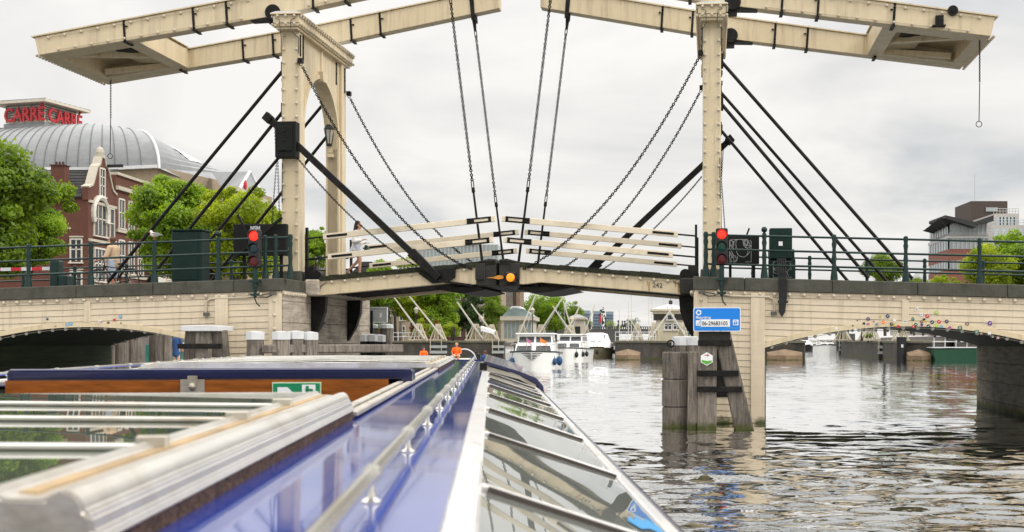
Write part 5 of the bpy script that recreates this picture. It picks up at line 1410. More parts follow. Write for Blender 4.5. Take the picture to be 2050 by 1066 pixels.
# ------------------------------------------------------------------ trees
def leaf_mat(name, c0, c1, tr):
    m = bpy.data.materials.new(name); m.use_nodes = True
    t = m.node_tree; b = t.nodes['Principled BSDF']; o = t.nodes['Material Output']
    g = N(t, 'ShaderNodeNewGeometry'); r = N(t, 'ShaderNodeValToRGB')
    n = N(t, 'ShaderNodeTexNoise'); n.inputs['Scale'].default_value = .45; n.inputs['Detail'].default_value = 3
    lk(t, g.outputs['Position'], n.inputs['Vector'])
    ma = N(t, 'ShaderNodeMath', operation='MULTIPLY_ADD'); ma.inputs[1].default_value = .55; 
    lk(t, g.outputs['Random Per Island'], ma.inputs[0])
    mb_ = N(t, 'ShaderNodeMath', operation='MULTIPLY_ADD'); mb_.inputs[1].default_value = 1.6; mb_.inputs[2].default_value = -.55
    lk(t, n.outputs['Fac'], mb_.inputs[0]); lk(t, mb_.outputs[0], ma.inputs[2])
    r.color_ramp.elements[0].position = .1; r.color_ramp.elements[0].color = (*c0, 1)
    r.color_ramp.elements[1].position = .9; r.color_ramp.elements[1].color = (*c1, 1)
    lk(t, ma.outputs[0], r.inputs[0]); lk(t, r.outputs['Color'], b.inputs['Base Color'])
    b.inputs['Roughness'].default_value = .5
    ts = N(t, 'ShaderNodeBsdfTranslucent'); sc = N(t, 'ShaderNodeMix', data_type='RGBA', blend_type='MULTIPLY'); sc.inputs[0].default_value = 1
    lk(t, r.outputs['Color'], sc.inputs[6]); sc.inputs[7].default_value = (*tr, 1)
    lk(t, sc.outputs[2], ts.inputs['Color'])
    mx_ = N(t, 'ShaderNodeMixShader'); mx_.inputs[0].default_value = .5
    lk(t, b.outputs[0], mx_.inputs[1]); lk(t, ts.outputs[0], mx_.inputs[2]); lk(t, mx_.outputs[0], o.inputs['Surface'])
    return m
m_leafA = leaf_mat('leaves_elm', (.075, .155, .010), (.29, .43, .022), (1.6, 1.5, .6))
m_leafB = leaf_mat('leaves_yellow_green', (.11, .185, .008), (.40, .48, .018), (1.5, 1.4, .5))
m_leafC = leaf_mat('leaves_dark', (.022, .05, .014), (.075, .13, .030), (1.4, 1.5, .9))
m_leafD = leaf_mat('leaves_mid', (.055, .105, .010), (.22, .33, .022), (1.6, 1.5, .6))
m_bark = mat('bark', (.06, .045, .035), .9, .4, 6, bump=.6)
def quad_mesh(name, P, m):
    n = len(P); me = bpy.data.meshes.new(name)
    me.vertices.add(n * 4); me.vertices.foreach_set('co', P.reshape(-1).astype(np.float32))
    me.loops.add(n * 4); me.loops.foreach_set('vertex_index', np.arange(n * 4, dtype=np.int32))
    me.polygons.add(n); me.polygons.foreach_set('loop_start', np.arange(0, n * 4, 4, dtype=np.int32))
    me.update(calc_edges=True); me.materials.append(m)
    return me
def crown(rng, rx, ry, zb_, zt_, nl, ls, nclump=26, skew=0.0):
    cz = (zb_ + zt_) / 2; rz = (zt_ - zb_) / 2
    cl = []
    for i in range(nclump):
        d = rng.randn(3); d /= np.linalg.norm(d); f = rng.uniform(.25, .82) ** .7
        z = d[2] * f
        wf = 1.0 - .35 * max(0, z) - .15 * max(0, -z)
        sm = rng.rand() < .4
        if sm: f = rng.uniform(.75, 1.02); z = d[2] * f
        cl.append((d[0] * f * rx * wf, d[1] * f * ry * wf, cz + z * rz, rng.uniform(.09, .19) if sm else rng.uniform(.2, .40)))
    lob = lambda x, y, z: 1 + .16 * math.sin(2.1 * x / rx + 1.7 * z / rz + p1) + .13 * math.sin(3.3 * y / ry - 2.6 * z / rz + p2) + .10 * math.sin(5.1 * z / rz + 2.3 * x / rx + p3)
    p1, p2, p3 = rng.rand(3) * 6.28
    cl = [(c[0] * lob(c[0], c[1], c[2] - cz), c[1] * lob(c[0], c[1], c[2] - cz), cz + (c[2] - cz) * (lob(c[0], c[1], c[2] - cz) * .6 + .4), c[3]) for c in cl]
    w_ = np.array([c[3] ** 2 for c in cl]); w_ /= w_.sum()
    idx = rng.choice(len(cl), nl, p=w_)
    C = np.array(cl)[idx]
    d = rng.randn(nl, 3); d /= np.linalg.norm(d, axis=1)[:, None]
    rad = rng.uniform(.30, 1.0, nl) ** .6 + np.abs(rng.randn(nl)) * .13
    R_ = C[:, 3] * min(rx, ry, rz * 1.1)
    Pc = C[:, :3] + d * (rad * R_)[:, None] * np.array([1.15, 1.15, .85])
    nn = d * .8 + rng.randn(nl, 3) * .7 + np.array([0, 0, .35]); nn /= np.linalg.norm(nn, axis=1)[:, None]
    a = np.cross(nn, rng.randn(nl, 3)); a /= np.linalg.norm(a, axis=1)[:, None]; b = np.cross(nn, a)
    s = ls * rng.uniform(.55, 1.25, nl)[:, None]
    return np.stack([Pc - a * s, Pc - b * s * .55, Pc + a * s, Pc + b * s * .55], 1), cl
def tree(label, u, vt, vb, wpx, Y, m, base_z=3.0, nl=9000, seed=0, name='tree', nclump=26, group='trees on the banks', depth=None, vground=None, lsk=1.0):
    rng = np.random.RandomState(seed + 100)
    p = W(u, 0, Y); zt_ = H + (V0 - vt) * Y / F; zb_ = max(base_z + .3, H + (V0 - vb) * Y / F); rx = wpx * Y / F / 2
    root = thing(name, label, 'tree', (p.x, Y, base_z), group)
    P, cl = crown(rng, rx, (depth or rx), zb_ - base_z, zt_ - base_z, int(nl * 2.2), lsk * max(.08, (rx + (zt_ - zb_)) / 2 * .026), int(nclump * 1.6))
    me = quad_mesh('crown', P, m); o = bpy.data.objects.new('crown', me); COL.objects.link(o); o.parent = root
    tk = MB(); h = zb_ - base_z + (zt_ - zb_) * .45; r0 = max(.10, rx * .07)
    tk.tube([(0, 0, -.2), (rng.randn() * .1, rng.randn() * .1, h * .5), (rng.randn() * .2, 0, h)], [r0, r0 * .75, r0 * .45], 8)
    for c in cl[:22]: tk.tube([(0, 0, h * rng.uniform(.45, .8)), (c[0] * .5, c[1] * .5, c[2] * .6 + h * .3), (c[0], c[1], c[2])], [r0 * .4, r0 * .25, r0 * .08], 5)
    me2 = tk.build('trunk', m_bark, None, smooth=True); me2.parent = root
    return root
tree('big loose green tree at the left edge beside the brick house', -22, 262, 560, 235, 68, m_leafD, nl=22000, seed=1, nclump=34)
tree('lower leafy green tree in front of the brick side wall', 62, 385, 555, 130, 74, m_leafA, nl=12000, seed=2)
tree('bright green tree between the brick houses and the green cabinet', 352, 352, 560, 165, 88, m_leafA, nl=20000, seed=3, nclump=36)
tree('yellow green tree behind the stay rods left of the left tower', 470, 374, 565, 175, 84, m_leafB, nl=20000, seed=4, nclump=36)
tree('green tree showing through the portal arch between the tower posts', 628, 446, 570, 85, 98, m_leafA, nl=9000, seed=5)
tree('green tree behind the left tower near post', 570, 430, 570, 90, 110, m_leafA, nl=8000, seed=51)
for i, (u, vt, vb, wd, m, nl) in enumerate(((700, 548, 690, 90, m_leafA, 6000), (765, 520, 672, 95, m_leafA, 8000), (826, 516, 660, 110, m_leafB, 9000), (885, 545, 668, 85, m_leafA, 8000))):
    tree(['leafy tree just right of the left pier beyond the lock wall', 'green tree beyond the lock wall behind the first white pole', 'tall bright green tree beyond the lock under the left leaf', 'bright bushy tree left of the dark trees beyond the lock'][i], u, vt, vb, wd, 205, m, 2.4, nl, 10 + i)
for i, (u, vt, vb, wd, m, nl) in enumerate(((937, 572, 672, 75, m_leafC, 7000), (985, 578, 670, 62, m_leafD, 6000), (906, 585, 672, 60, m_leafC, 4000))):
    tree(['dark green tree left of the glass pavilion beyond the lock', 'mid green tree touching the brick tower beyond the lock', 'small dark tree in the gap between the bright trees beyond the lock'][i], u, vt, vb, wd, 225, m, 2.4, nl, 20 + i)
for i, (u, vt, wd) in enumerate(((1070, 590, 78), (1112, 586, 88), (1148, 602, 52))):
    tree(['rounded green tree behind the tall lamppost beyond the lock', 'largest rounded green tree right of the brick tower', 'rounded green tree nearest the blue office towers'][i], u, vt, 664, wd, 300, m_leafA if i != 2 else m_leafD, 2.0, 7000, 30 + i)
tree('slim dark poplar in front of the blue office towers', 1205, 609, 658, 15, 420, m_leafC, 1.5, 1500, 40, nclump=14)
tree('small dark distant tree left of the lock house', 1269, 634, 662, 36, 420, m_leafC, 1.5, 1800, 41, nclump=14)
for i, (u, vt, wd) in enumerate(((1180, 640, 22), (1222, 640, 26), (1238, 646, 18))):
    tree(['low green tree left of the slim poplar', 'yellow green tree right of the slim poplar', 'lowest green tree at the end of the far bridge'][i], u, vt, 662, wd, 400, m_leafB if i else m_leafD, 1.5, 1200, 45 + i, nclump=12)
tree('dark rounded tree behind the stay rods on the right bank', 1772, 500, 572, 92, 150, m_leafD, 3, 9000, 60)
tree('tall bright green tree at the right edge of the view', 2050, 452, 590, 150, 165, m_leafA, 3, 18000, 61, nclump=34)
tree('bright yellow green tree in front of the office block', 1975, 486, 590, 110, 160, m_leafB, 3, 12000, 62)
tree('low yellow green tree left of the office block entrance', 1880, 546, 600, 95, 160, m_leafB, 3, 6000, 63)
tree('bright green tree beyond the right frame edge', 2150, 440, 590, 170, 160, m_leafB, 3, 10000, 64)
tree('low green tree above the stone coping right of the dark rounded tree', 1830, 553, 590, 60, 140, m_leafD, 3, 3500, 65)

# ------------------------------------------------------------------ theatre with barrel roof
m_brick = mat('brown_brick', (.120, .047, .032), .9, .25, 9, stretch=(1, 1, 4), bump=.15, stain=(.06, .03, .025), stain_amt=.4, stain_scale=.25)
m_brickd = mat('dark_brick', (.075, .036, .028), .9, .25, 9, stretch=(1, 1, 4), bump=.15)
m_zinc = mat('grey_zinc_roof', (.22, .23, .235), .42, .12, .6, stretch=(1, 1, 3), stain=(.33, .34, .34), stain_amt=.5, stain_scale=.3)
m_seam = mat('zinc_seam', (.13, .135, .14), .5, .1, 3)
m_tile = mat('dark_roof_tiles', (.035, .036, .036), .75, .35, 4, stretch=(4, 4, 1), bump=.3)
m_trim = mat('pale_stone_trim', (.46, .42, .34), .7, .08, 2)
m_redsign = mat('red_letters', (.45, .022, .03), .4, .08, 3)
m_louvre = mat('cream_louvre', (.58, .53, .44), .6, .1, 2)
m_pane = glass_mat('house_window_glass', (.03, .035, .04), 1.5)
m_beigeb = mat('beige_brick', (.30, .24, .17), .85, .12, 3, stain=(.2, .16, .11), stain_amt=.4, stain_scale=.3)
_c = math.hypot(.27, 1)
C0 = W(89, 680, 140); C0.z = 0
def CF(p): return (C0.x + (p[0] * 1 + p[1] * .27) / _c, C0.y + (-p[0] * .27 + p[1]) / _c, p[2])
zv = lambda v, Y: H + (V0 - v) * Y / F
th_ = thing('theatre', 'large theatre with grey barrel roof and square turret lettered in red', 'theatre', CF((0, 0, 3)))
zc_, zb0 = zv(256, 140), zv(352, 136)
def crest(x): return zc_ - max(0, (x - 5)) ** 2 * .0235
xs = list(np.arange(-34, 12.0, .92)) + [12.3]
NB_ = 12
def hoop(x, k, off=0.0):                                # the hoops fan out towards the rounded right hand end
    a = math.pi / 2 * k / NB_; zc1 = crest(x); B_ = 7.6
    fan = 9.6 * max(0, (x + 4) / 16.3) ** 1.6
    return (x + fan * math.sin(a) ** 1.0 * (1 - .0 * math.cos(a)), -B_ * math.sin(a) - off * math.sin(a), zb0 - .5 + max(.3, zc1 - zb0 + .5) * math.cos(a) + off * math.cos(a))
rf = MB(CF); k_ = NB_ + 1
rf.add([hoop(x, k) for x in xs for k in range(k_)] + [(x, 6, zb0) for x in xs], [(i * k_ + j, (i + 1) * k_ + j, (i + 1) * k_ + j + 1, i * k_ + j + 1) for i in range(len(xs) - 1) for j in range(NB_)] + [(i * k_, (i + 1) * k_, len(xs) * k_ + i + 1, len(xs) * k_ + i) for i in range(len(xs) - 1)])
roof_o = rf.build('barrel_roof', m_zinc, th_, smooth=True, recalc=False)
sm_ = MB(CF)
for x in xs: sm_.tube([hoop(x, k, .04) for k in range(k_)], .05, 4)
sm_.build('roof_seams', m_seam, roof_o)
MB(CF).tube([hoop(12.3, k, .05) for k in range(k_)], .16, 6).build('roof_verge', m_white, roof_o)
r2 = MB()
hp = [Vector(CF(hoop(12.3, k, -.03))) for k in range(k_)]
rg_ = [W(287 + (455 - 287) * k / NB_, 276 + 72 * (k / NB_) ** 1.08, 141 + 11 * k / NB_) for k in range(k_)]
lo_ = W(428, 384, 139)
n = k_
bk_ = [Vector((p.x - 3, 158, zb0 - 3)) for p in rg_]
r2.add(hp + rg_ + bk_ + [lo_], [(k, k + 1, n + k + 1, n + k) for k in range(NB_)] + [(n + k, n + k + 1, 2 * n + k + 1, 2 * n + k) for k in range(NB_)] + [(n - 1, 3 * n, 2 * n - 1)])
r2.build('front_roof', m_zinc, th_)
sq = lambda a, b: hp[int(a)].lerp(rg_[int(a)], b) + Vector((0, -.35, .2))
MB().add([sq(6, .55), sq(8, .55), sq(10, .55), sq(10, .8), sq(8, .8), sq(6, .8)], [(0, 1, 4, 5), (1, 2, 3, 4)]).build('skylight', m_white, th_)
# body and stone cornice
bd_ = MB(CF); bd_.box(-36, 21.3, -7.2, 8, 2.5, zb0 - .2); bd_.build('wall', m_beigeb, th_)
MB(CF).box(-36, 21.7, -7.9, -7.3, zb0 - .45, zb0 - .1).build('gutter', m_white, th_)
g0 = [W(423, 345, 128), W(500, 344, 131), W(478, 381, 126), W(443, 379, 126)]
gm = MB(); ap, ba, bb = W(500, 344, 131), W(478, 382, 126), W(522, 384, 131)
ap2, ba2 = W(424, 345, 137), W(446, 380, 132)
gm.add([ap, ba, bb, ap2, ba2, bb + Vector((-5, 6, 0))], [(0, 1, 2), (3, 5, 4), (0, 3, 4, 1), (0, 2, 5, 3), (1, 4, 5, 2)])
gm.build('dormer_roof', m_zinc, th_)
dm = MB(); dm.tube([ba, ap, bb], .18, 5); dm.build('pediment_edge', m_white, th_)
MB().ball(W(491, 372, 127.6), .32, 8, 6, (.6, .6, 2.0)).build('pediment_figure', m_redsign, th_)
fc = MB(); fc.prism([(W(440, 0, 126).x, 126), (W(470, 0, 124).x, 124), (W(545, 0, 132).x, 132), (W(545, 0, 150).x, 150), (W(430, 0, 150).x, 150)], 3, zv(384, 127), 'z'); fo = fc.build('facade_block', m_beigeb, th_)
MB().beam(W(470, 378, 123.7), W(547, 414, 131.8), .7, .5).build('cornice', m_trim, th_)
MB().beam(W(470, 390, 123.8), W(547, 424, 131.9), .4, .25).build('cornice', m_trim, th_)
# turret with letters
tz0, tz1 = zc_ + .55, zv(209, 140)
tu = MB(CF); tu.box(-5.6, 0, .0, 5.4, tz0 - 1.5, tz1 + .1); tu_o = tu.build('turret', m_louvre, th_)
lv = MB(CF)
for k in range(7):
    z = tz0 + .55 + k * .28
    lv.box(-5.5, -.1, -.10, -.003, z, z + .10); lv.box(.003, .10, .1, 5.3, z, z + .10)
for x in (-5.55, -3.7, -1.85, -.05): lv.box(x, x + .09, -.16, -.101, tz0 + .3, tz1)
lv.build('louvres', m_seam, tu_o)
ez = tz1 + .1
MB(CF).box(-7.0, 1.15, -1.15, 6.6, ez, ez + .32).build('eaves', m_louvre, tu_o)
px_, pz_ = -3.3, zv(190, 141)
MB(CF).add([(-7.0, -1.15, ez + .325), (1.15, -1.15, ez + .325), (1.15, 6.6, ez + .325), (-7.0, 6.6, ez + .325), (px_, 2.7, pz_)], [(0, 1, 4), (1, 2, 4), (2, 3, 4), (3, 0, 4)]).build('turret_roof', m_zinc, tu_o)
sr = MB(CF)
for k in range(1, 9):
    a = k / 9
    sr.tube([(-7 + 8.15 * a, -1.15, ez + .35), (px_ + (a - .5) * .3, 2.6, pz_)], .035, 4); sr.tube([(1.15, -1.15 + 7.75 * a, ez + .35), (px_, 2.7 + (a - .5) * .3, pz_)], .035, 4)
for c in ((-7, -1.15), (1.15, -1.15), (1.15, 6.6)): sr.tube([(c[0], c[1], ez + .34), (px_, 2.7, pz_ + .03)], .07, 5)
sr.build('roof_seams', m_seam, tu_o)
MB(CF).box(-5.8, .2, -.2, 5.6, tz0 - 1.0, tz0 + .12).build('turret_base', m_zinc, tu_o)
e1 = Vector((1, -.27, 0)); e2 = Vector((.27, 1, 0))
text_obj('roof_letters', 'CARR\u00c9', 2.35, m_redsign, plane_mtx(CF((-5.5, -.45, tz0 + .30)), e1), tu_o, extrude=.08, bold=.05, xs=.82)
text_obj('roof_letters', 'CARR\u00c9', 2.35, m_redsign, plane_mtx(CF((.45, .10, tz0 + .30)), e2), tu_o, extrude=.08, bold=.05, xs=.80)

# ------------------------------------------------------------------ brick houses
def window(parent, o_, xd, w_, h_, frame_m, cols=2, rows=2, arch=False, dep=.10):   # o_ lower left corner, xd along the wall, outward = xd x z
    xd = Vector(xd).normalized(); nz = xd.cross(Vector((0, 0, 1))); o_ = Vector(o_)
    fr = lambda p: tuple(o_ + xd * p[0] + nz * p[1] + Vector((0, 0, p[2])))
    f = MB(fr); t_ = .10
    f.box(-.12, 0, -.1, dep, -.1, h_ + .12).box(w_, w_ + .12, -.1, dep, -.1, h_ + .12).box(0, w_, -.1, dep, h_, h_ + .16).box(-.2, w_ + .2, -.1, dep + .12, -.22, -.1)
    for k in range(1, cols): f.box(w_ * k / cols - t_ / 2, w_ * k / cols + t_ / 2, -.05, dep * .6, 0, h_)
    for k in range(1, rows): f.box(0, w_, -.05, dep * .6, h_ * k / rows - t_ / 2 + .1, h_ * k / rows + t_ / 2 + .1)
    fo_ = f.build('window', frame_m, parent)
    MB(fr).box(0, w_, -.04, .01, 0, h_).build('pane', m_pane, fo_)
    return fo_
m_wtrim = mat('white_trim', (.58, .55, .48), .55, .06, 3)
XF = W(177, 680, 100).x
h1 = thing('brick_house', 'brown brick corner house with stepped gable, chimney and tiled roof', 'house', (XF - 4, 102.6, 3))
Y0, Y1 = 100.0, 105.4
ze, zr = zv(396, 100), zv(342, 102.7)
XL = XF - 14
MB().prism([(Y0, 3), (Y1, 3), (Y1, ze), (Y0, ze)], XL, XF, 't').build('wall', m_brick, h1)
ro = MB(); ro.prism([(Y0 - .25, ze), (Y0 - .25, ze + .12), (102.4, zr), (103.0, zr), (Y1 + .25, ze + .12), (Y1 + .25, ze)], XL, XF - .55, 't'); ro1 = ro.build('roof', m_tile, h1)
tl = MB()
for k in range(1, 9):
    a = k / 9; tl.box(XL, XF - .55, Y0 - .25 + 2.65 * a - .02, Y0 - .25 + 2.65 * a + .02, ze + .12 + (zr - ze - .12) * a - .01, ze + .12 + (zr - ze - .12) * a + .05)
tl.build('tile_courses', m_tile, ro1)
MB().box(XL, XF - .5, 102.3, 103.1, zr + .003, zr + .25).build('ridge', m_white, ro1)
MB().beam((XF - 5.0, Y0 + .1, ze + .7), (XF - 4.7, 102.2, zr - .1), .12, .12).build('pipe', m_white, ro1)
gz = zv(316, 102.7)
gp_ = [(Y0 - .1, ze - .2), (Y0 - .1, ze + .9), (Y0 + .7, ze + 1.2), (101.6, ze + 2.9), (102.1, gz - .7), (102.4, gz), (103.0, gz), (103.3, gz - .7), (103.8, ze + 2.9), (Y1 - .7, ze + 1.2), (Y1 + .1, ze + .9), (Y1 + .1, ze - .2)]
ga = MB().prism(gp_, XF - .5, XF + .02, 't').build('gable', m_brick, h1)
gt = MB()
for a, b in list(zip(gp_[1:-2], gp_[2:-1])): gt.beam((XF - .24, a[0], a[1] + .02), (XF - .24, b[0], b[1] + .02), .75, .16)
gt.ball((XF - .2, 102.7, gz + .45), .42, 8, 6, (.9, .9, 1.25)).box(XF - .5, XF + .1, 102.35, 103.05, gz, gz + .25)
gt.build('gable_coping', m_trim, ga)
MB().beam((XF + .02, 103.4, zr + .5), (XF + 1.5, 103.5, zr + .55), .2, .25).build('hoist_beam', m_blk, ga)
window(ga, (XF + .02, 102.1, ze + .5), (0, 1, 0), .9, 2.3, m_wtrim, 2, 3)
rw = window(h1, (XF + .02, 101.0, 11.6), (0, 1, 0), 2.3, 2.6, m_wtrim, 3, 2)
wt = MB(); wt.tube([(XF + .1, 102.15 + 1.45 * math.cos(a), 13.4 + 1.5 * math.sin(a)) for a in np.linspace(-.5, math.pi + .5, 15)], .26, 6); wt.build('arched_surround', m_wtrim, rw)
window(h1, (XF + .02, 104.1, 11.4), (0, 1, 0), .8, 2.7, m_wtrim, 1, 2)
for z, hh in ((7.6, 2.7), (3.9, 2.5)):
    window(h1, (XF + .02, 101.1, z), (0, 1, 0), 2.0, hh, m_wtrim, 3, 2); window(h1, (XF + .02, 104.1, z), (0, 1, 0), .8, hh, m_wtrim, 1, 2)
for z in (ze - .4, 10.9, 7.0): MB().box(XF + .003, XF + .16, Y0, Y1, z, z + .22).build('stone_band', m_trim, h1)
# side wall facing the bridge
ba_ = MB()
for k in range(6):
    x = XF - 9.0 + k * 1.25
    ba_.tube([(x - .5, Y0 - .03, 11.9)] + [(x + .5 * math.cos(math.pi - a), Y0 - .03, 13.0 + .5 * math.sin(a)) for a in np.linspace(0, math.pi, 9)] + [(x + .5, Y0 - .03, 11.9)], .07, 5)
ba_.build('blind_arcade', m_brickd, h1)
MB().box(XF - 6.6, XF - 1.5, Y0 - .12, Y0 - .003, zv(459, 100), zv(456.5, 100)).build('stone_band', m_trim, h1)
for vt_, vb_ in ((481, 523), (546, 575)):
    z0 = zv(vb_, 100); window(h1, (W(143, 0, 100).x, Y0, z0), (1, 0, 0), .85, zv(vt_, 100) - z0, m_wtrim, 2, 2)
    MB().box(W(140, 0, 100).x, W(167, 0, 100).x, Y0 - .16, Y0 - .003, zv(vt_ - 5, 100), zv(vt_ - 8, 100)).build('lintel', m_trim, h1)
cx0, cx1 = W(104, 0, 99.9).x, W(131, 0, 99.9).x
ch_ = MB().box(cx0, cx1, 99.7, 100.6, ze - .2, zv(333, 100)).box(cx0 - .5, cx1 + .5, 99.75, 100.5, ze - .1, ze + 1.2).build('chimney', m_brick, h1)
cp_ = MB(); cp_.box(cx0 - .08, cx1 + .08, 99.62, 100.68, zv(333, 100), zv(331, 100))
for q in (.25, .5, .75): cp_.tube([(cx0 + (cx1 - cx0) * q, 100.1, zv(331, 100)), (cx0 + (cx1 - cx0) * q, 100.1, zv(324, 100))], .1, 7)
cp_.build('chimney_pots', m_brickd, ch_)
MB().box(cx0 - .6, cx1 + .6, 99.65, 99.98, ze - .35, ze - .15).build('lead_flashing', m_tile, ch_)
dmx = W(55, 0, 99).x
dw = MB().prism([(dmx, zv(340, 100)), (W(92, 0, 100).x, zv(340, 100)), (W(84, 0, 100).x, zv(357, 100)), (dmx, zv(357, 100))], 99.2, 102).build('dormer', m_white, h1)
h2 = thing('brick_house', 'long brown brick house with flat parapet and cream window trim behind the gabled one', 'house', (XF - 4, 112, 3))
Y2, Y3 = 105.45, 122.0; zp = zv(350, Y2)
MB().box(XF - 12, XF, Y2, Y3, 3, zp).build('wall', m_brick, h2)
MB().box(XF - 12, XF + .2, Y2, Y3 + .1, zp + .003, zp + .25).build('parapet', m_trim, h2)
MB().box(XF + .003, XF + .28, Y2, Y3, zp - 1.35, zp - 1.0).build('cornice', m_trim, h2)
MB().prism([(Y2 + .2, zp + .26), (Y2 + 3.5, zp + .26), (Y2 + 3.3, zp + 1.0)], XF - 5, XF - 1.2, 't').build('roof_light', m_tile, h2)
for z, hh in ((12.7, 2.5), (8.6, 2.8), (4.4, 2.8)):
    for k in range(7):
        if k in (3,) : continue
        window(h2, (XF + .01, Y2 + .6 + k * 2.1, z), (0, 1, 0), 1.05, hh, m_wtrim, 2, 2)
    MB().box(XF + .003, XF + .2, Y2, Y3, z - .5, z - .25).build('stone_band', m_trim, h2)
bw = MB(); bw.box(XF + .0, XF + 1.2, Y2 + 6.3, Y2 + 8.6, 9.6, 11.8); bo = bw.build('bay_window', m_brickd, h2)
MB().prism([(XF - .0, Y2 + 6.2), (XF + 1.4, Y2 + 6.2), (XF + 1.4, Y2 + 8.7), (XF, Y2 + 8.7)], 11.803, 12.1, 'z').build('bay_roof', m_zinc, bo)
MB().box(XF + 1.2, XF + 1.28, Y2 + 6.6, Y2 + 8.3, 6.2, 9.2).build('pale_surround', m_wtrim, h2)
for k in range(3):
    yb = 122.6 + k * 9
    hh_ = thing('brick_house', ['brown brick house behind the bright trees, first beyond the parapet house', 'plain brick house behind the trees farther along the quay', 'last brick house before the theatre side street'][k], 'house', (XF - 4, yb + 4, 3))
    MB().box(XF - 11, XF + .3 * k - .3, yb, yb + 8.6, 3, 14.5 - k).build('wall', (m_brick, m_brickd, m_beigeb)[k], hh_)
    MB().box(XF - 11, XF + .3 * k, yb, yb + 8.6, 14.503 - k, 14.9 - k).build('cornice', m_trim, hh_)
    for z in (5, 8.5, 11.5 - k * .5):
        for q in range(3): window(hh_, (XF + .3 * k - .29, yb + 1 + q * 2.5, z), (0, 1, 0), 1.1, 1.9, m_wtrim, 2, 2)

# ------------------------------------------------------------------ right bank offices
m_curtain = mat('blue_grey_facade_glass', (.36, .41, .43), .15, .15, .4, stretch=(1, 1, .5))
m_mull = mat('pale_mullion', (.40, .40, .39), .5, .05, 3)
m_redbr = mat('red_brick', (.22, .09, .065), .85, .15, 3)
m_conc = mat('pale_concrete', (.40, .385, .36), .8, .08, .8)
of = thing('office_block', 'brick and glass office block with wing shaped roof on the right bank', 'office', (W(1925, 0, 200).x, 204, 3))
YA = 200; xa, xb = W(1899, 0, YA).x, W(1978, 0, YA).x; xl = W(1863, 0, 214).x
foot = [(xa, YA), (xb, YA), (xb, 215.5), (xl, 215.5), (xl, 214)]
def storey(z0, z1, m, nm, grow=0):
    c = np.array(foot).mean(0); pp = [tuple(c + (np.array(p) - c) * (1 + grow)) for p in foot]
    return MB().prism(pp, z0, z1, 'z').build(nm, m, of)
zz1 = lambda v: zv(v, YA)
storey(3, zz1(540), m_redbr, 'brick_storey'); storey(zz1(540) + .003, zz1(522), m_curtain, 'window_band', -.01); storey(zz1(522) + .003, zz1(499), m_redbr, 'brick_storey')
storey(zz1(499) + .003, zz1(478), m_curtain, 'window_band', -.01); storey(zz1(478) + .003, zz1(472), m_mull, 'balcony_slab', .02); storey(zz1(472) + .003, zz1(447), m_curtain, 'penthouse', -.05)
mu = MB()
for (p, q), k in (((foot[0], foot[1]), 9), ((foot[4], foot[0]), 7)):
    p, q = Vector((*p, 0)), Vector((*q, 0))
    for i in range(k + 1):
        c = p.lerp(q, i / k)
        for z0, z1, g_ in ((540, 522, .06), (499, 478, .06), (472, 447, .5)):
            cc = Vector((np.array(foot).mean(0)[0], np.array(foot).mean(0)[1], 0)); c2 = cc + (c - cc) * (1.0 if g_ < .1 else .955)
            mu.box(c2.x - .11, c2.x + .11, c2.y - .12, c2.y + .1, zz1(z0), zz1(z1))
mu.build('mullions', m_mull, of)
bl_ = MB()
for z in (476, 474, 472):
    for p, q in ((foot[0], foot[1]), (foot[4], foot[0])): bl_.tube([(p[0], p[1] - .3, zz1(z) + .4), (q[0], q[1] - .3, zz1(z) + .4)], .05, 4)
bl_.build('balcony_rail', m_mull, of)
wg = MB()
for a, b in (((xa - 1.0, zz1(433)), (xa + 4.2, zz1(446))), ((xa + 4.2, zz1(446)), (xb + .5, zz1(433)))):
    wg.prism([a, b, (b[0], b[1] - 1.0), (a[0], a[1] - .5)], YA - 1.5, 209)
wo_ = wg.build('wing_roof', m_tile, of)
for k in range(5):
    y = YA + 1 + k * 2.6; x = xa - .1 + k * 2.6 * .045
    MB().add([(x - 1.2, y - 1.0, zz1(436 + 2.3 * k)), (x + 1.0, y - 1.4, zz1(446 + 1.2 * k)), (x + .2, y + 1.8, zz1(449 + k)), (x - 1.6, y + 1.2, zz1(441 + 2 * k)), (x, y, zz1(453 + k * .8))], [(0, 1, 2, 3), (0, 1, 4), (1, 2, 4), (2, 3, 4), (3, 0, 4)]).build('roof_fin', m_tile, wo_)
tb_ = thing('office_tower', 'plain brown brick tower with white mast rising behind the wing roofed offices', 'office', (W(1980, 0, 250).x, 255, 3))
x0, x1 = W(1944, 0, 250).x, W(2017, 0, 250).x
MB().box(x0, x1, 250, 262, 3, zv(403, 250)).build('wall', mat('brown_cladding', (.075, .055, .047), .8, .1, 2), tb_)
MB().box(x0 + 3.2, x1 - 2.2, 249.8, 249.997, zv(424, 250), zv(416, 250)).build('window', m_curtain, tb_)
MB().tube([(W(1957, 0, 251).x, 253, zv(403, 250)), (W(1957, 0, 251).x, 253, zv(345, 250))], .05, 5).build('mast', m_mull, tb_)
wb_ = thing('office_block', 'white terraced block with rooftop railings at the right edge', 'office', (W(2020, 0, 215).x, 222, 3))
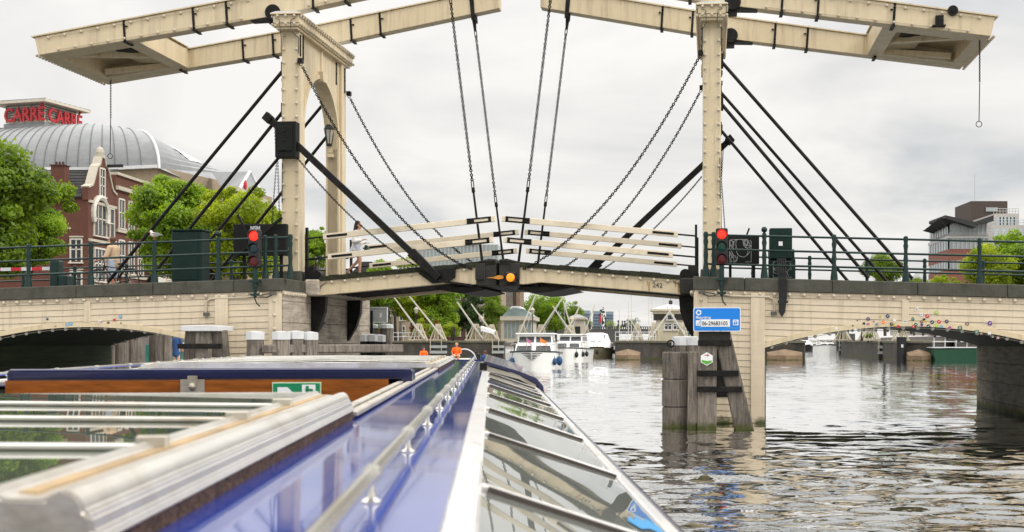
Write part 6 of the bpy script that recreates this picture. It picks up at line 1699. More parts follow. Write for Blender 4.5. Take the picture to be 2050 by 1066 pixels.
for (u0, u1, v, y) in ((1975, 2075, 473, 210), (1985, 2090, 451, 216), (1990, 2040, 428, 224)):
    MB().box(W(u0, 0, y).x, W(u1, 0, y).x, y, y + 14, 3, zv(v, y)).build('storey', m_conc, wb_)
    rl_ = MB()
    for h_ in (.5, 1.0): rl_.tube([(W(u0, 0, y).x, y + .2, zv(v, y) + h_), (W(u1, 0, y).x, y + .2, zv(v, y) + h_)], .05, 4)
    for k in range(9): xx = W(u0 + (u1 - u0) * k / 8, 0, y).x; rl_.tube([(xx, y + .2, zv(v, y)), (xx, y + .2, zv(v, y) + 1.0)], .05, 4)
    rl_.build('roof_rail', m_mull, wb_)
    wn = MB()
    for k in range(6): xx = W(u0 + 4 + (u1 - u0 - 8) * k / 6, 0, y).x; wn.box(xx, xx + .9, y - .06, y - .003, zv(v, y) - 2.4, zv(v, y) - .7)
    wn.build('window_row', m_curtain, wb_)
lo = thing('low_building', 'low white roofed building behind the railing left of the offices', 'building', (W(1835, 0, 180).x, 184, 3))
MB().box(W(1812, 0, 180).x, W(1862, 0, 180).x, 180, 190, 3, zv(560, 180)).build('wall', m_conc, lo)
MB().prism([(W(1815, 0, 180).x, zv(560, 180)), (W(1848, 0, 180).x, zv(560, 180)), (W(1831, 0, 180).x, zv(547, 180))], 179, 190).build('roof', m_white, lo)

# canal houses standing behind the trees beyond the lock
hc_ = [(560, 640, 540, 0), (640, 706, 556, 2), (706, 764, 545, 1), (764, 822, 560, 2), (822, 884, 552, 0), (884, 950, 566, 1), (950, 1004, 572, 2)]
for k, (u0, u1, v, mi) in enumerate(hc_):
    Yh = 245; a, b = W(u0, 0, Yh).x, W(u1, 0, Yh).x - .05; zt2 = zv(v, Yh)
    lbl = ['brick canal house behind the left pier trees', 'pale canal house left of the first white winch pole', 'dark brick canal house behind the first white winch pole', 'pale canal house behind the second white winch pole', 'brick canal house behind the man in orange', 'dark brick canal house behind the dark trees', 'pale canal house beside the brick tower'][k]
    r = thing('canal_house', lbl, 'house', ((a + b) / 2, Yh + 5, 2), 'canal houses beyond the lock')
    MB().box(a, b, Yh, Yh + 10, 1.5, zt2).build('wall', (m_brick, m_brickd, m_beigeb)[mi], r)
    MB().prism([(a - .1, zt2 + .004), (b + .1, zt2 + .004), ((a + b) / 2 + 1, zt2 + 2.2), ((a + b) / 2 - 1, zt2 + 2.2)], Yh - .1, Yh + 10).build('roof', m_tile, r)
    n_ = max(2, int((b - a) / 2.2))
    z = 3.2
    while z < zt2 - 2.4:
        for q in range(n_): window(r, (a + (b - a) * (q + .28) / n_, Yh, z), (1, 0, 0), 1.0, 1.9, m_wtrim, 2, 2)
        z += 3.3

# ------------------------------------------------------------------ the lock beyond the bridge
m_lwall = mat('lock_wall_stone', (.050, .045, .038), .85, .4, .9, stretch=(1, 1, .35), bump=.3, stain=(.16, .12, .08), stain_amt=.5, stain_scale=.5, moss=.1)
m_lcop = mat('lock_coping', (.14, .13, .09), .85, .3, 1.5, stain=(.06, .08, .02), stain_amt=.6, stain_scale=.6)
m_lattice = mat('cream_lattice', (.50, .45, .34), .6, .06, 3)
m_pole = mat('pale_pole', (.58, .55, .47), .5, .06, 3)
def wall_block(label, poly, top):
    c = np.mean(poly, 0)
    r = thing('lock_wall', label, 'lock wall', (c[0], c[1], 0))
    MB().prism(poly, -1.5, top, 'z').build('wall', m_lwall, r)
    cc = np.array(poly); g = [tuple(c + (p - c) * 1.012) for p in cc]
    MB().prism(g, top + .003, top + .22, 'z').build('coping', m_lcop, r)
    return r
LT = 1.95
lw1 = wall_block('long dark lock wall left of the yachts', [(W(560, 0, 148).x, 148), (W(1008, 0, 150).x, 150), (W(1012, 0, 172).x, 172), (W(560, 0, 172).x, 172)], LT)
lw2 = wall_block('middle lock island wall below the white roofed lock house', [(W(1231, 0, 150).x, 150), (W(1300, 0, 136).x, 136), (W(1611, 0, 132).x, 132), (W(1612, 0, 176).x, 176), (W(1235, 0, 176).x, 176)], LT)
lw3 = wall_block('right lock island wall framed by the right arch', [(W(1798, 0, 131).x, 131), (W(1866, 0, 129).x, 129), (W(1930, 0, 185).x, 185), (W(1679, 0, 183).x, 183)], LT)
# timber fenders and gates on the walls
def gate(label, u0, u1, Y, v0=690, v1=713):
    r = thing('lock_gate', label, 'lock gate', (W((u0 + u1) / 2, 0, Y).x, Y - .4, 0))
    x0, x1 = W(u0, 0, Y).x, W(u1, 0, Y).x
    for x in (x0, x1): MB().box(x - .28, x + .28, Y - .5, Y - .02, -.5, LT + .1).build('timber_post', m_darkwood, r, bevel=.03)
    for z in (.55, 1.25): MB().box(x0 - .4, x1 + .4, Y - .62, Y - .51, z, z + .35).build('beam', m_grey, r)
    for x in (x0, x1):
        MB().box(x - .34, x - .26, Y - .7, Y - .63, .9, LT + .4).build('ladder_rail', m_lattice, r)
    return r
gate('timber fender frame on the lock wall left of the orange T-shirt', 868, 890, 148); gate('timber fender frame on the lock wall right of the orange T-shirt', 992, 1004, 149); gate('timber fender frame on the right lock island near its round black post', 1762, 1780, 142)
gate('timber fender frame at the left end of the right lock island', 1683, 1692, 181)
MB_ = MB().tube([(W(1803, 0, 130).x, 129.6, -1), (W(1803, 0, 130).x, 129.6, zv(675, 130))], .55, 14)
rp = tag(MB_.build('mooring_post', m_blk, None, smooth=True), 'tall round black mooring post in front of the right lock island', 'mooring post')
MB().box(W(1800, 0, 130).x, W(1804, 0, 130).x, 128.98, 129.05, zv(696, 130), zv(690, 130)).build('notice', m_white, None).parent = rp
for u0, u1, Y, lab in ((1232, 1282, 133, 'pointed stone cutwater at the left end of the middle lock island'), (1535, 1606, 131.2, 'pointed brown stone cutwater under the left side of the right arch'), (1815, 1862, 128.6, 'pointed brown stone cutwater on the right lock island')):
    x0, x1 = W(u0, 0, Y).x, W(u1, 0, Y).x; xm = (x0 + x1) / 2
    c = MB().add([(x0, Y, -.5), (x1, Y, -.5), (x1, Y, .9), (xm, Y, 1.25), (x0, Y, .9), (x0 + .1, Y - .9, -.5), (xm, Y - 1.6, -.5), (x1 - .1, Y - .9, -.5), (x1 - .1, Y - .8, .55), (xm, Y - 1.5, .55), (x0 + .1, Y - .8, .55)], [(0, 4, 3, 2, 1), (0, 5, 10, 4), (5, 6, 9, 10), (6, 7, 8, 9), (7, 1, 2, 8), (4, 10, 9, 3), (3, 9, 8, 2)])
    tag(c.build('cutwater', m_lcop if u0 == 1 else mat('brown_stone_%d' % u0, (.17, .115, .07), .85, .3, 1.2, moss=.1), None), lab, 'cutwater')
# cream trestles with their long white poles
def trestle(label, ub, vb, ut, vt, Y, wpx=36, lat=True):
    bx, bz = W(ub, vb, Y).x, LT + .22; tp = W(ut, vt, Y)
    r = thing('lock_winch', label, 'lock winch', (bx, Y, bz), 'cream winch trestles with long white poles on the lock')
    sgn = 1 if ub > ut else -1
    hw = wpx * Y / F / 2; cx = bx - sgn * hw * .75; hz = 2.15
    f = MB()
    for k in range(7):
        a = -1 + 2 * k / 6; f.beam((cx + hw * a, Y + .25, bz), (cx + hw * .22 * a, Y + .1, bz + hz), .13, .10)
    for k in range(5):
        a = -1 + 2 * k / 4; f.beam((cx + hw * a, Y - .35, bz), (cx + hw * .22 * a, Y - .1, bz + hz), .13, .10)
    f.beam((cx - hw * .3, Y, bz + hz), (cx + hw * .3, Y, bz + hz), .3, .16)
    f.beam((cx - hw, Y, bz + .12), (cx + hw, Y, bz + .12), .9, .16)
    f.build('trestle', m_lattice, r)
    MB().beam((bx, Y - .5, bz + .25), (tp.x, Y - .5, tp.z), .22, .22, (0, 1, 0), .14, .14).build('pole', m_pole, r)
    MB().tube([(tp.x + .1 * sgn, Y - .5, tp.z - .2), (bx - sgn * 1.3, Y - .4, bz + 1.7), (bx - .3 * sgn, Y - .4, bz + 1.2)], .03, 4).build('rope', m_white, r)
    return r
TR = [(852, 676, 789, 594, 150, 36), (890, 678, 818, 590, 152, 34), (968, 668, 916, 605, 152, 42), (996, 668, 944, 609, 156, 30), (1072, 660, 1131, 590, 158, 30), (1036, 664, 1075, 586, 160, 26),
      (1153, 666, 1107, 613, 160, 28), (1150, 640, 1128, 603, 168, 18), (1128, 662, 1161, 613, 164, 26), (1166, 650, 1191, 611, 170, 20), (1300, 662, 1346, 616, 140, 24), (1376, 660, 1334, 614, 140, 26), (1285, 664, 1262, 640, 150, 26)]
TL = ['leftmost on the lock', 'second from the left', 'covered in white cloth', 'nearest the pavilion', 'leaning right over the front yacht', 'its pole crossing the tall lamppost', 'leaning left behind the second yacht', 'short and leaning left by the small kiosk', 'leaning right between the yachts', 'farthest, leaning right by the blue towers', 'leaning right across the lock house front', 'leaning left across the lock house front', 'small and low, left of the lock house']
for k, a in enumerate(TR): trestle('cream lock winch trestle with a white pole, ' + TL[k], *a)
for k, (u, Y) in enumerate(((1700, 175), (1722, 160), (1757, 150), (1790, 140))): 
    trestle('cream fan shaped winch trestle on the right lock island, ' + ['leftmost', 'second from left', 'third from left', 'rightmost'][k], u, 683, u - 30 + 60 * (k % 2), 620, Y, 34)
MB().add([(W(963, 0, 152).x, 151.2, LT + 2.1), (W(992, 0, 152).x, 151.2, LT + 1.5), (W(992, 0, 152).x, 152.6, LT + 1.6), (W(963, 0, 152).x, 152.6, LT + 2.2), (W(965, 0, 152).x, 151.1, LT + 1.5), (W(990, 0, 152).x, 151.1, LT + 1.1)], [(0, 1, 2, 3), (0, 4, 5, 1)]).build('tarpaulin', m_white, None).parent = bpy.data.objects['lock_winch.002']
_t = bpy.data.objects['tarpaulin']; _t.location = -Vector(OFF['lock_winch.002'])
# railings, lampposts
def lrail(label, u0, u1, Y, m, h=1.05, post=8):
    p, q = W(u0, 0, Y), W(u1, 0, Y)
    r = thing('railing', label, 'railing', ((p.x + q.x) / 2, Y, LT + .22))
    f = MB()
    for hh in (h, h * .5): f.tube([(p.x, Y, LT + .22 + hh), (q.x, Y, LT + .22 + hh)], .035, 5)
    f.build('rails', m, r); f = MB()
    for k in range(post): x = p.x + (q.x - p.x) * k / (post - 1); f.tube([(x, Y, LT + .22), (x, Y, LT + .22 + h)], .035, 5)
    f.build('uprights', m, r)
lrail('thin white railing on the left lock wall beside the grey panel', 787, 850, 150, m_white, post=7)
lrail('cream railing on the middle lock island in front of the lock house', 1232, 1312, 136.5, m_white)
lrail('thin cream railing right of the lock house', 1370, 1480, 136, m_white, post=10)
def lamppost(label, u, vt, Y, zb_=LT + .2):
    x = W(u, 0, Y).x; zt_ = zv(vt, Y)
    r = thing('lamppost', label, 'lamppost', (x, Y, zb_), 'lampposts on the lock')
    MB().lathe((x, Y, zb_), [(.16, 0), (.14, .5), (.07, .7), (.055, zt_ - zb_ - .95), (.14, zt_ - zb_ - .9), (.05, zt_ - zb_ - .85)], 8).build('post', m_blk, r, smooth=True)
    MB().lathe((x, Y, zt_ - .85), [(.14, 0), (.30, .52)], 6).build('lantern', m_glass_l, r)
    MB().lathe((x, Y, zt_ - .32), [(.36, 0), (.30, .06), (.10, .26), (.03, .36)], 6).build('lantern_cap', m_trim, r)
for k, (u, v, Y) in enumerate(((833, 615, 152), (963, 632, 156), (1066, 616, 150), (1145, 635, 165), (1725, 640, 150))):
    lamppost(['black lamppost with pale lantern between the two left poles', 'black lamppost among the trees left of the pavilion', 'tall black lamppost right of the glass pavilion', 'dark lamppost by the small kiosk', 'lamppost on the right lock island behind the arch'][k], u, v, Y)
# glass pavilion, brick tower, kiosk, lock house
m_pgl = mat('pavilion_glass', (.20, .25, .25), .15, .25, .5)
pv = thing('pavilion', 'glass roofed stone pavilion beyond the lock, left of the tall lamppost', 'pavilion', (W(1037, 0, 185).x, 190, 2.2))
x0, x1 = W(1008, 0, 185).x, W(1064, 0, 185).x
MB().box(x0, x1, 185, 196, 2, zv(642, 185)).build('wall', m_trim, pv)
pp = MB(); k = 7
for i in range(k): xx = x0 + (x1 - x0) * (i + .18) / k; pp.box(xx, xx + (x1 - x0) / k * .64, 184.9, 184.997, 2.6, zv(647, 185))
pp.build('window_row', m_pgl, pv)
MB().box(x0 - .5, x1 + .5, 184.4, 196.4, zv(642, 185) + .003, zv(634, 185)).build('cornice', m_trim, pv)
MB().prism([(x0 - .2, zv(634, 185) + .004), (x0 + .6, zv(622, 185)), (x0 + 1.6, zv(616, 185)), (x1 - 2.2, zv(617, 185)), (x1 - .6, zv(624, 185)), (x1 + .2, zv(634, 185) + .004)], 185, 195).build('glass_roof', m_pgl, pv)
MB().prism([(x0 + .8, zv(621, 185)), (x0 + 1.2, zv(613, 185)), (x0 + 2.4, zv(613, 185)), (x0 + 2.9, zv(618, 185))], 186, 194).build('roof_lantern', m_white, pv)
kb = thing('brick_tower', 'tall beige brick apartment tower behind the pavilion', 'tower', (W(1024, 0, 280).x, 285, 2))
m_bb = mat('beige_brick_tower', (.22, .155, .105), .85, .15, 2)
for (u0, u1, v, dy) in ((1006, 1026, 555, 0), (1026, 1033, 560, 1.5), (1033, 1041, 558, .5)):
    a, b = W(u0, 0, 280).x, W(u1, 0, 280).x; MB().box(a, b - .04, 280 + dy, 292, 2, zv(v, 280)).build('wall', m_bb, kb)
for k in range(5):
    a = W(1008 + k * 4.1, 0, 280).x; b_ = MB()
    for q in range(14): b_.box(a, a + .22, 279.9, 279.997, 3 + q * 1.1, 3.8 + q * 1.1)
    b_.build('window_row', m_pgl, kb)
ki = thing('kiosk', 'small stone kiosk with white roof behind the white cruiser', 'kiosk', (W(1156, 0, 200).x, 203, 2))
x0, x1 = W(1142, 0, 200).x, W(1170, 0, 200).x
MB().box(x0, x1, 200, 206, 2, zv(640, 200)).build('wall', m_trim, ki); MB().box(x0 - .4, x1 + .4, 199.6, 206.4, zv(640, 200) + .003, zv(636, 200)).build('cornice', m_trim, ki)
MB().prism([(x0 - .3, zv(636, 200) + .005), (x1 + .3, zv(636, 200) + .005), (x1 - .8, zv(630, 200)), (x0 + .8, zv(630, 200))], 199.8, 206).build('roof', m_white, ki)
MB().box(x0 + .8, x0 + 1.7, 199.9, 199.997, 2, 4.6).build('doorway', m_blk, ki)
YL = 142
lh = thing('lock_house', 'cream lock keepers house with white hipped roof and black upper band', 'lock house', (W(1341, 0, YL).x, YL + 2, LT + .2))
x0, x1 = W(1310, 0, YL).x, W(1374, 0, YL).x; zb_, zu, zr_ = zv(641, YL), zv(629, YL), zv(609, YL)
m_lh = mat('lock_house_paint', (.56, .50, .38), .6, .05, 3)
MB().box(x0 + .35, x1 - .35, YL, YL + 4, LT + .1, zb_).build('wall', m_lh, lh)
MB().box(x0, x1, YL - .25, YL + 4.2, zb_ + .003, zu).build('boarded_band', mat('black_boards', (.028, .024, .02), .7, .3, 3, stretch=(8, 1, 1)), lh)
MB().box(x0 - .1, x1 + .1, YL - .35, YL + 4.3, zu + .003, zv(623, YL)).build('frieze', m_lh, lh)
ev = zv(623, YL) + .005; MB().box(x0 - .4, x1 + .4, YL - .7, YL + 4.6, ev, ev + .22).build('eaves', m_lh, lh)
cx = (x0 + x1) / 2
MB().add([(x0 - .4, YL - .7, ev + .224), (x1 + .4, YL - .7, ev + .224), (x1 + .4, YL + 4.6, ev + .224), (x0 - .4, YL + 4.6, ev + .224), (cx - .3, YL + 1.8, zr_), (cx + .3, YL + 1.8, zr_), (cx + .3, YL + 2.3, zr_), (cx - .3, YL + 2.3, zr_)], [(0, 1, 5, 4), (1, 2, 6, 5), (2, 3, 7, 6), (3, 0, 4, 7), (4, 5, 6, 7)]).build('roof', mat('pale_slate_roof', (.50, .51, .53), .5, .06, 3), lh)
MB().box(cx - .2 + .1, cx + .35, YL + 1.9, YL + 2.3, zr_ - .1, zv(601, YL)).tube([(cx + .1, YL + 2.1, zv(601, YL)), (cx + .1, YL + 2.1, zv(592, YL))], .03, 4).build('chimney', m_tile, lh)
window(lh, (cx - .35, YL - .26, zb_ + .15), (1, 0, 0), .7, zu - zb_ - .3, m_white, 1, 1, dep=.05)
for dx in (-.95, .12): window(lh, (cx + .3 + dx, YL, zv(659, YL)), (1, 0, 0), .75, zv(649, YL) - zv(659, YL), m_white, 2, 2, dep=.05)
MB().box(cx - .9, cx + .9, YL - .5, YL - .3, LT + .2, LT + .75).build('bench', m_lh, lh)
# far balustraded bridge with candelabra lamps
m_fst = mat('far_bridge_stone', (.075, .073, .068), .85, .15, .5)
fb = thing('stone_bridge', 'dark far stone bridge with balustrade closing the view beyond the lock', 'bridge', (W(1250, 0, 330).x, 333, 0))
x0, x1 = W(1040, 0, 330).x, W(1700, 0, 330).x
MB().box(x0, x1, 330, 342, 4.0, zv(659, 330)).build('deck', m_fst, fb)
for k in range(8): xx = x0 + (x1 - x0) * k / 7; MB().box(xx - 1.6, xx + 1.6, 329.5, 342.5, -1, 4.0 - .003).build('pier', m_fst, fb)
bl_ = MB()
for k in range(150): xx = x0 + (x1 - x0) * k / 149; bl_.box(xx - .16, xx + .16, 330, 330.3, zv(659, 330), zv(655.5, 330))
bl_.box(x0, x1, 329.9, 330.4, zv(655.5, 330) + .003, zv(654, 330)); bl_.build('balustrade', m_fst, fb)
for k, u in enumerate((1180, 1212, 1238, 1246, 1251)):
    x = W(u, 0, 329).x; zt_ = zv((636, 634, 641, 642, 642)[k], 329)
    r = thing('candelabra_lamp', 'dark candelabra lamp on the far stone bridge', 'lamp', (x, 330.2, zv(654, 330)), 'candelabra lamps on the far bridge')
    MB().lathe((x, 330.2, zv(654, 330)), [(.4, 0), (.3, .5), (.15, .7), (.15, (zt_ - zv(654, 330)) * .7), (.4, (zt_ - zv(654, 330)) * .8), (.1, zt_ - zv(654, 330))], 8).build('post', m_blk, r)
# distant office towers
m_far = mat('far_blue_facade', (.24, .29, .34), .5, .12, .08, stretch=(1, 1, 6))
for k, (u0, u1, v) in enumerate(((1160, 1181, 622), (1187, 1203, 623), (1213, 1228, 624), (1372, 1386, 625))):
    Y = 700 + 30 * k; x0, x1 = W(u0, 0, Y).x, W(u1, 0, Y).x
    r = thing('office_tower', ['pale blue distant office tower left of the poplar, partly behind the round tree', 'pale blue distant office tower directly left of the poplar', 'pale blue distant office tower right of the poplar', 'pale blue distant office tower right of the lock house'][k], 'office', ((x0 + x1) / 2, Y, 1))
    MB().box(x0, x1, Y, Y + 20, 1, zv(v, Y)).build('wall', m_far, r)
    fl2 = MB()
    for q in range(9): z = 2 + (zv(v, Y) - 3) * q / 9; fl2.box(x0 + .3, x1 - .3, Y - .3, Y - .003, z, z + (zv(v, Y) - 3) / 9 * .5)
    fl2.build('window_bands', mat('far_window_%d' % k, (.10, .15, .20), .3, .1, .1), r)
gbx = thing('glass_building', 'long pale glass building seen through the leaf railings above the left leaf', 'building', (W(915, 0, 330).x, 335, 2))
x0, x1 = W(838, 0, 330).x, W(996, 0, 330).x
MB().box(x0, x1, 330, 350, 2, zv(490, 330)).build('wall', mat('pale_glass_wall', (.30, .36, .36), .3, .12, .06, stretch=(1, 1, 4)), gbx)
bm2 = MB()
for k in range(22): xx = x0 + (x1 - x0) * k / 21; bm2.box(xx - .2, xx + .2, 329.8, 329.997, 2, zv(490, 330))
bm2.build('mullions', m_mull, gbx)
MB().box(x0, x1 - 6, 329.5, 351, zv(490, 330) + .003, zv(487, 330)).build('roof_edge', m_mull, gbx)
# bare masts of moored sailing boats
for k, (u, vt) in enumerate(((1258, 604), (1264, 590), (1299, 596), (1305, 590), (1329, 590), (1333, 590), (1240, 620))):
    x = W(u, 0, 230).x
    r = thing('sailing_boat', 'moored sailing boat showing only its bare thin mast left of the lock house' if u < 1310 else 'moored sailing boat whose bare thin mast rises behind the lock house', 'sailing boat', (x, 230, 0), 'bare masts behind the lock')
    MB().tube([(x, 230, .5), (x, 230, zv(vt, 230))], [.09, .05], 6).beam((x - .9, 230, zv(vt, 230) * .7), (x + .9, 230, zv(vt, 230) * .7), .05, .05).build('mast', m_pole, r)
    MB().add([(x - 1.2, 228, 1), (x + 1.2, 228, 1), (x + 1.1, 236, .9), (x - 1.1, 236, .9), (x, 225, 1.15), (x - .8, 228, -.3), (x + .8, 228, -.3), (x + .8, 236, -.3), (x - .8, 236, -.3), (x, 226, -.3)], [(4, 1, 2, 3, 0), (4, 0, 5, 9), (4, 9, 6, 1), (1, 6, 7, 2), (0, 3, 8, 5), (2, 7, 8, 3)]).build('hull', m_gwhite, r)
# shrubs on the lock islands
for k, (u, vt, wd, Y, m) in enumerate(((846, 640, 40, 156, m_leafB), (905, 640, 42, 160, m_leafB), (868, 655, 24, 155, m_leafA), (1738, 668, 22, 150, m_leafA))):
    tree(['tall yellow green reeds between the first two winch trestles', 'yellow green shrub behind the man in orange', 'small green shrub at the foot of the second winch', 'green shrub on the right lock island'][k], u, vt, 684, wd, Y, m, LT + .2, 2500, 70 + k, name='shrub', group='shrubs on the lock', nclump=12)

# ------------------------------------------------------------------ yachts
m_hullw = mat('yacht_white', (.80, .80, .78), .25, .04, 2, coat=.3)
m_ywin = glass_mat('yacht_window', (.05, .055, .06), 1.5)
m_fend = mat('black_fender', (.015, .015, .016), .6, .2, 6)
m_blufend = mat('blue_fender', (.01, .06, .16), .5, .1, 6)
m_teak = mat('olive_hull', (.16, .14, .085), .5, .1, 3)
def hull_mesh(fr, B, L, zb0_, zs_, hw=1.0):
    mb = MB(fr); ys = [0, .25, .8, 1.8, 3.2, L * .6, L]
    vs = []; fs = []
    for y in ys:
        k = min(1, max(.02, 1 - (1 - min(1, y / 2.8)) ** 2.6)); w_ = B / 2 * k
        zt_ = zs_ + (zb0_ - zs_) * max(0, 1 - y / (L * .7)) ** 1.5
        vs += [(-w_, y, zt_), (-w_ * (.98 - .14 * (1 - k)), y + .14 * (1 - k), zt_ * .5), (-w_ * (.92 - .30 * (1 - k)), y + .4 * (1 - k), -.3), (w_ * (.92 - .30 * (1 - k)), y + .4 * (1 - k), -.3), (w_ * (.98 - .14 * (1 - k)), y + .14 * (1 - k), zt_ * .5), (w_, y, zt_)]
    n_ = 6
    for i in range(len(ys) - 1):
        for k in range(n_): fs.append((i * n_ + k, i * n_ + (k + 1) % n_, (i + 1) * n_ + (k + 1) % n_, (i + 1) * n_ + k))
    fs += [tuple(range(n_)), tuple(range((len(ys) - 1) * n_, len(ys) * n_))]
    mb.add(vs, fs)
    rim = [vs[i * n_] for i in range(len(ys))][::-1] + [vs[i * n_ + 5] for i in range(len(ys))]
    return mb, rim, vs
def yacht(label, u, Y, B, L, zbow, zside, ztop, hullm=None, kind=0, yaw=0.0, fenders=()):
    x = W(u, 0, Y).x; ca, sa = math.cos(yaw), math.sin(yaw)
    fr = lambda p: (x + p[0] * ca - p[1] * sa, Y + p[0] * sa + p[1] * ca, p[2])
    r = thing('motor_yacht', label, 'motor yacht', (x, Y, 0))
    mb, rim, vs = hull_mesh(fr, B, L, zbow, zside); ho = mb.build('hull', hullm or m_hullw, r, smooth=True, angle=50)
    MB(fr).tube(rim, .07, 6).build('rubbing_strake', m_blk, ho)
    w1 = B * .40; z1 = zside + (ztop - zside) * .45; y0 = 2.2
    if kind < 2:
        MB(fr).add([(-w1, y0, zside * .95), (w1, y0, zside * .95), (w1 * .93, y0 + .35, z1), (-w1 * .93, y0 + .35, z1), (-w1, L - 1, zside * .95), (w1, L - 1, zside * .95), (w1 * .93, L - 1, z1), (-w1 * .93, L - 1, z1)], [(0, 1, 2, 3), (1, 5, 6, 2), (5, 4, 7, 6), (4, 0, 3, 7), (3, 2, 6, 7)]).build('lower_cabin', m_hullw, r, bevel=.06)
        for q in (-1, 1): MB(fr).add([(q * w1 * .12, y0 + .06, zside + .22), (q * w1 * .9, y0 + .06, zside + .22), (q * w1 * .85, y0 + .24, z1 - .12), (q * w1 * .12, y0 + .24, z1 - .12)], [(0, 1, 2, 3)]).build('cabin_window', m_ywin, r)
        w2 = w1 * .94; y2 = y0 + 1.6
        MB(fr).add([(-w2, y2, z1 + .01), (w2, y2, z1 + .01), (w2 * .92, y2 + .45, ztop - .12), (-w2 * .92, y2 + .45, ztop - .12), (-w2, L - 1.5, z1 + .01), (w2, L - 1.5, z1 + .01), (w2 * .92, L - 1.5, ztop - .12), (-w2 * .92, L - 1.5, ztop - .12)], [(0, 1, 2, 3), (1, 5, 6, 2), (5, 4, 7, 6), (4, 0, 3, 7), (3, 2, 6, 7)]).build('wheelhouse', m_hullw, r, bevel=.06)
        for a, b in ((-.92, -.06), (.06, .92)): MB(fr).add([(w2 * a, y2 + .04, z1 + .15), (w2 * b, y2 + .04, z1 + .15), (w2 * b * .95, y2 + .34, ztop - .30), (w2 * a * .95, y2 + .34, ztop - .30)], [(0, 1, 2, 3)]).build('windscreen', m_ywin, r)
        for q in (-1, 1): MB(fr).add([(q * (w2 + .01), y2 + .7, z1 + .15), (q * (w2 + .01), L - 2, z1 + .15), (q * (w2 * .93 + .02), L - 2, ztop - .3), (q * (w2 * .93 + .02), y2 + .9, ztop - .3)], [(0, 1, 2, 3)]).build('side_window', m_ywin, r)
        MB(fr).box(-w2 - .12, w2 + .12, y2 - .1, L - 1.3, ztop - .11, ztop).build('cabin_roof', m_hullw, r, bevel=.04)
    else:
        c = MB(fr); prof = [(-B * .46, zside), (-B * .43, zside + .7), (-B * .34, ztop - .2), (-B * .2, ztop), (B * .2, ztop), (B * .34, ztop - .2), (B * .43, zside + .7), (B * .46, zside)]
        k = len(prof); c.add([(p[0] * s_, y, zside + (p[1] - zside) * h_) for y, s_, h_ in ((.5, .85, .05), (1.6, .95, .42), (3.0, 1, 1), (L, 1, 1)) for p in prof], [(i * k + j, i * k + j + 1, (i + 1) * k + j + 1, (i + 1) * k + j) for i in range(3) for j in range(k - 1)] + [tuple(range(k)), tuple(range(3 * k, 4 * k))])
        c.build('cabin', m_hullw, r, smooth=True, angle=30)
        for a, b in ((-.62, -.28), (-.18, .18), (.28, .62)):
            MB(fr).add([(B * .42 * a, 1.88, zside + (ztop - zside) * .50), (B * .42 * b, 1.88, zside + (ztop - zside) * .50), (B * .40 * b, 2.72, zside + (ztop - zside) * .88), (B * .40 * a, 2.72, zside + (ztop - zside) * .88)], [(0, 1, 2, 3)]).build('windscreen', m_ywin, r)
    rl_ = MB(fr); top_ = [(p[0] * .97, p[1], p[2] + .62) for p in rim[2:-2]]
    rl_.tube(top_, .025, 5)
    for p in rim[2:-2]: rl_.tube([(p[0] * .97, p[1], p[2]), (p[0] * .97, p[1], p[2] + .62)], .02, 4)
    rl_.build('bow_rail', m_chrome, r)
    for (q, y, zz_, m, rr_) in fenders:
        f = MB(fr); xx = q * B / 2 * min(1, 1 - (1 - min(1, y / 3.4)) ** 2.2) + q * rr_
        f.ball((xx, y, zz_), rr_, 10, 8, (1, 1, 1.5)).tube([(xx, y, zz_ + rr_ * 1.4), (xx * .97, y, zbow)], .02, 4); f.build('fender', m, r, smooth=True)
    return r, fr
ya, fr = yacht('nearest white motor yacht with chevron stripes on its bow and blue fenders', 1064, 92, 3.95, 10, 1.42, 1.2, 2.88, fenders=((-1, 1.5, .48, m_blufend, .27), (1, 2.4, .60, m_blufend, .26), (1, 1.7, .55, m_blufend, .2)))
stp = MB(fr)
for k in range(5):
    z = 1.22 - k * .125; w_ = .82 - k * .17
    for q in (-1, 1): stp.beam((q * .06, .02 + (1.22 - z) * .12 - .04, z), (q * w_, .36 * w_ - .10 + (1.22 - z) * .3, z), .03, .055)
stp.build('bow_stripes', m_blk, ya)
for (px, m, lx) in ((-.55, 'pink', .35), (.55, 'orange', .5)):
    MB(fr).tube([(px, 2.1, 1.3), (px, 2.1, 2.55)], .02, 4).build('flag_staff', m_chrome, ya)
    MB(fr).add([(px, 2.1, 2.5), (px + lx, 2.05, 2.2), (px + lx * 1.1, 2.12, 1.85), (px + .02, 2.1, 2.15)], [(0, 1, 2, 3)]).build('flag', flat(m, STK[m]), ya)
yb_, _ = yacht('second white motor yacht with a row of black fenders, half behind the nearest', 1130, 124, 3.5, 10, 1.45, 1.3, 2.95, yaw=-.12, fenders=((1, 1.0, .7, m_fend, .22), (1, 2.0, .75, m_fend, .2), (1, 3.2, .75, m_fend, .2), (-1, 1.4, .9, m_fend, .24)))
yc, fr = yacht('rounded white cruiser with a bicycle on its foredeck, rightmost of the three yachts', 1195, 152, 4.5, 11, 1.35, 1.25, 3.25, m_teak, 2, .04, fenders=((1, 2.6, .7, m_fend, .2), (1, 1.8, .7, m_fend, .2), (-1, 1.6, .7, m_fend, .2), (.02, .1, .7, m_fend, .2)))
bicycle('bicycle', 'small dark bicycle standing on the foredeck of the rounded white cruiser', (W(1193, 0, 153).x, 153.4, 1.45), .05, .95)
yacht('white cabin cruiser moored beyond the right arch, bow towards the bridge', 1662, 185, 2.9, 8, 1.5, 1.3, 2.4, kind=0)
yacht('small dark cruiser moored farthest away under the right arch', 1619, 235, 2.6, 7, 1.3, 1.1, 2.2, m_blk, 2)
yacht('small white boat moored far away between the two arch cruisers', 1640, 260, 2.6, 7, 1.2, 1.0, 2.2, None, 1)
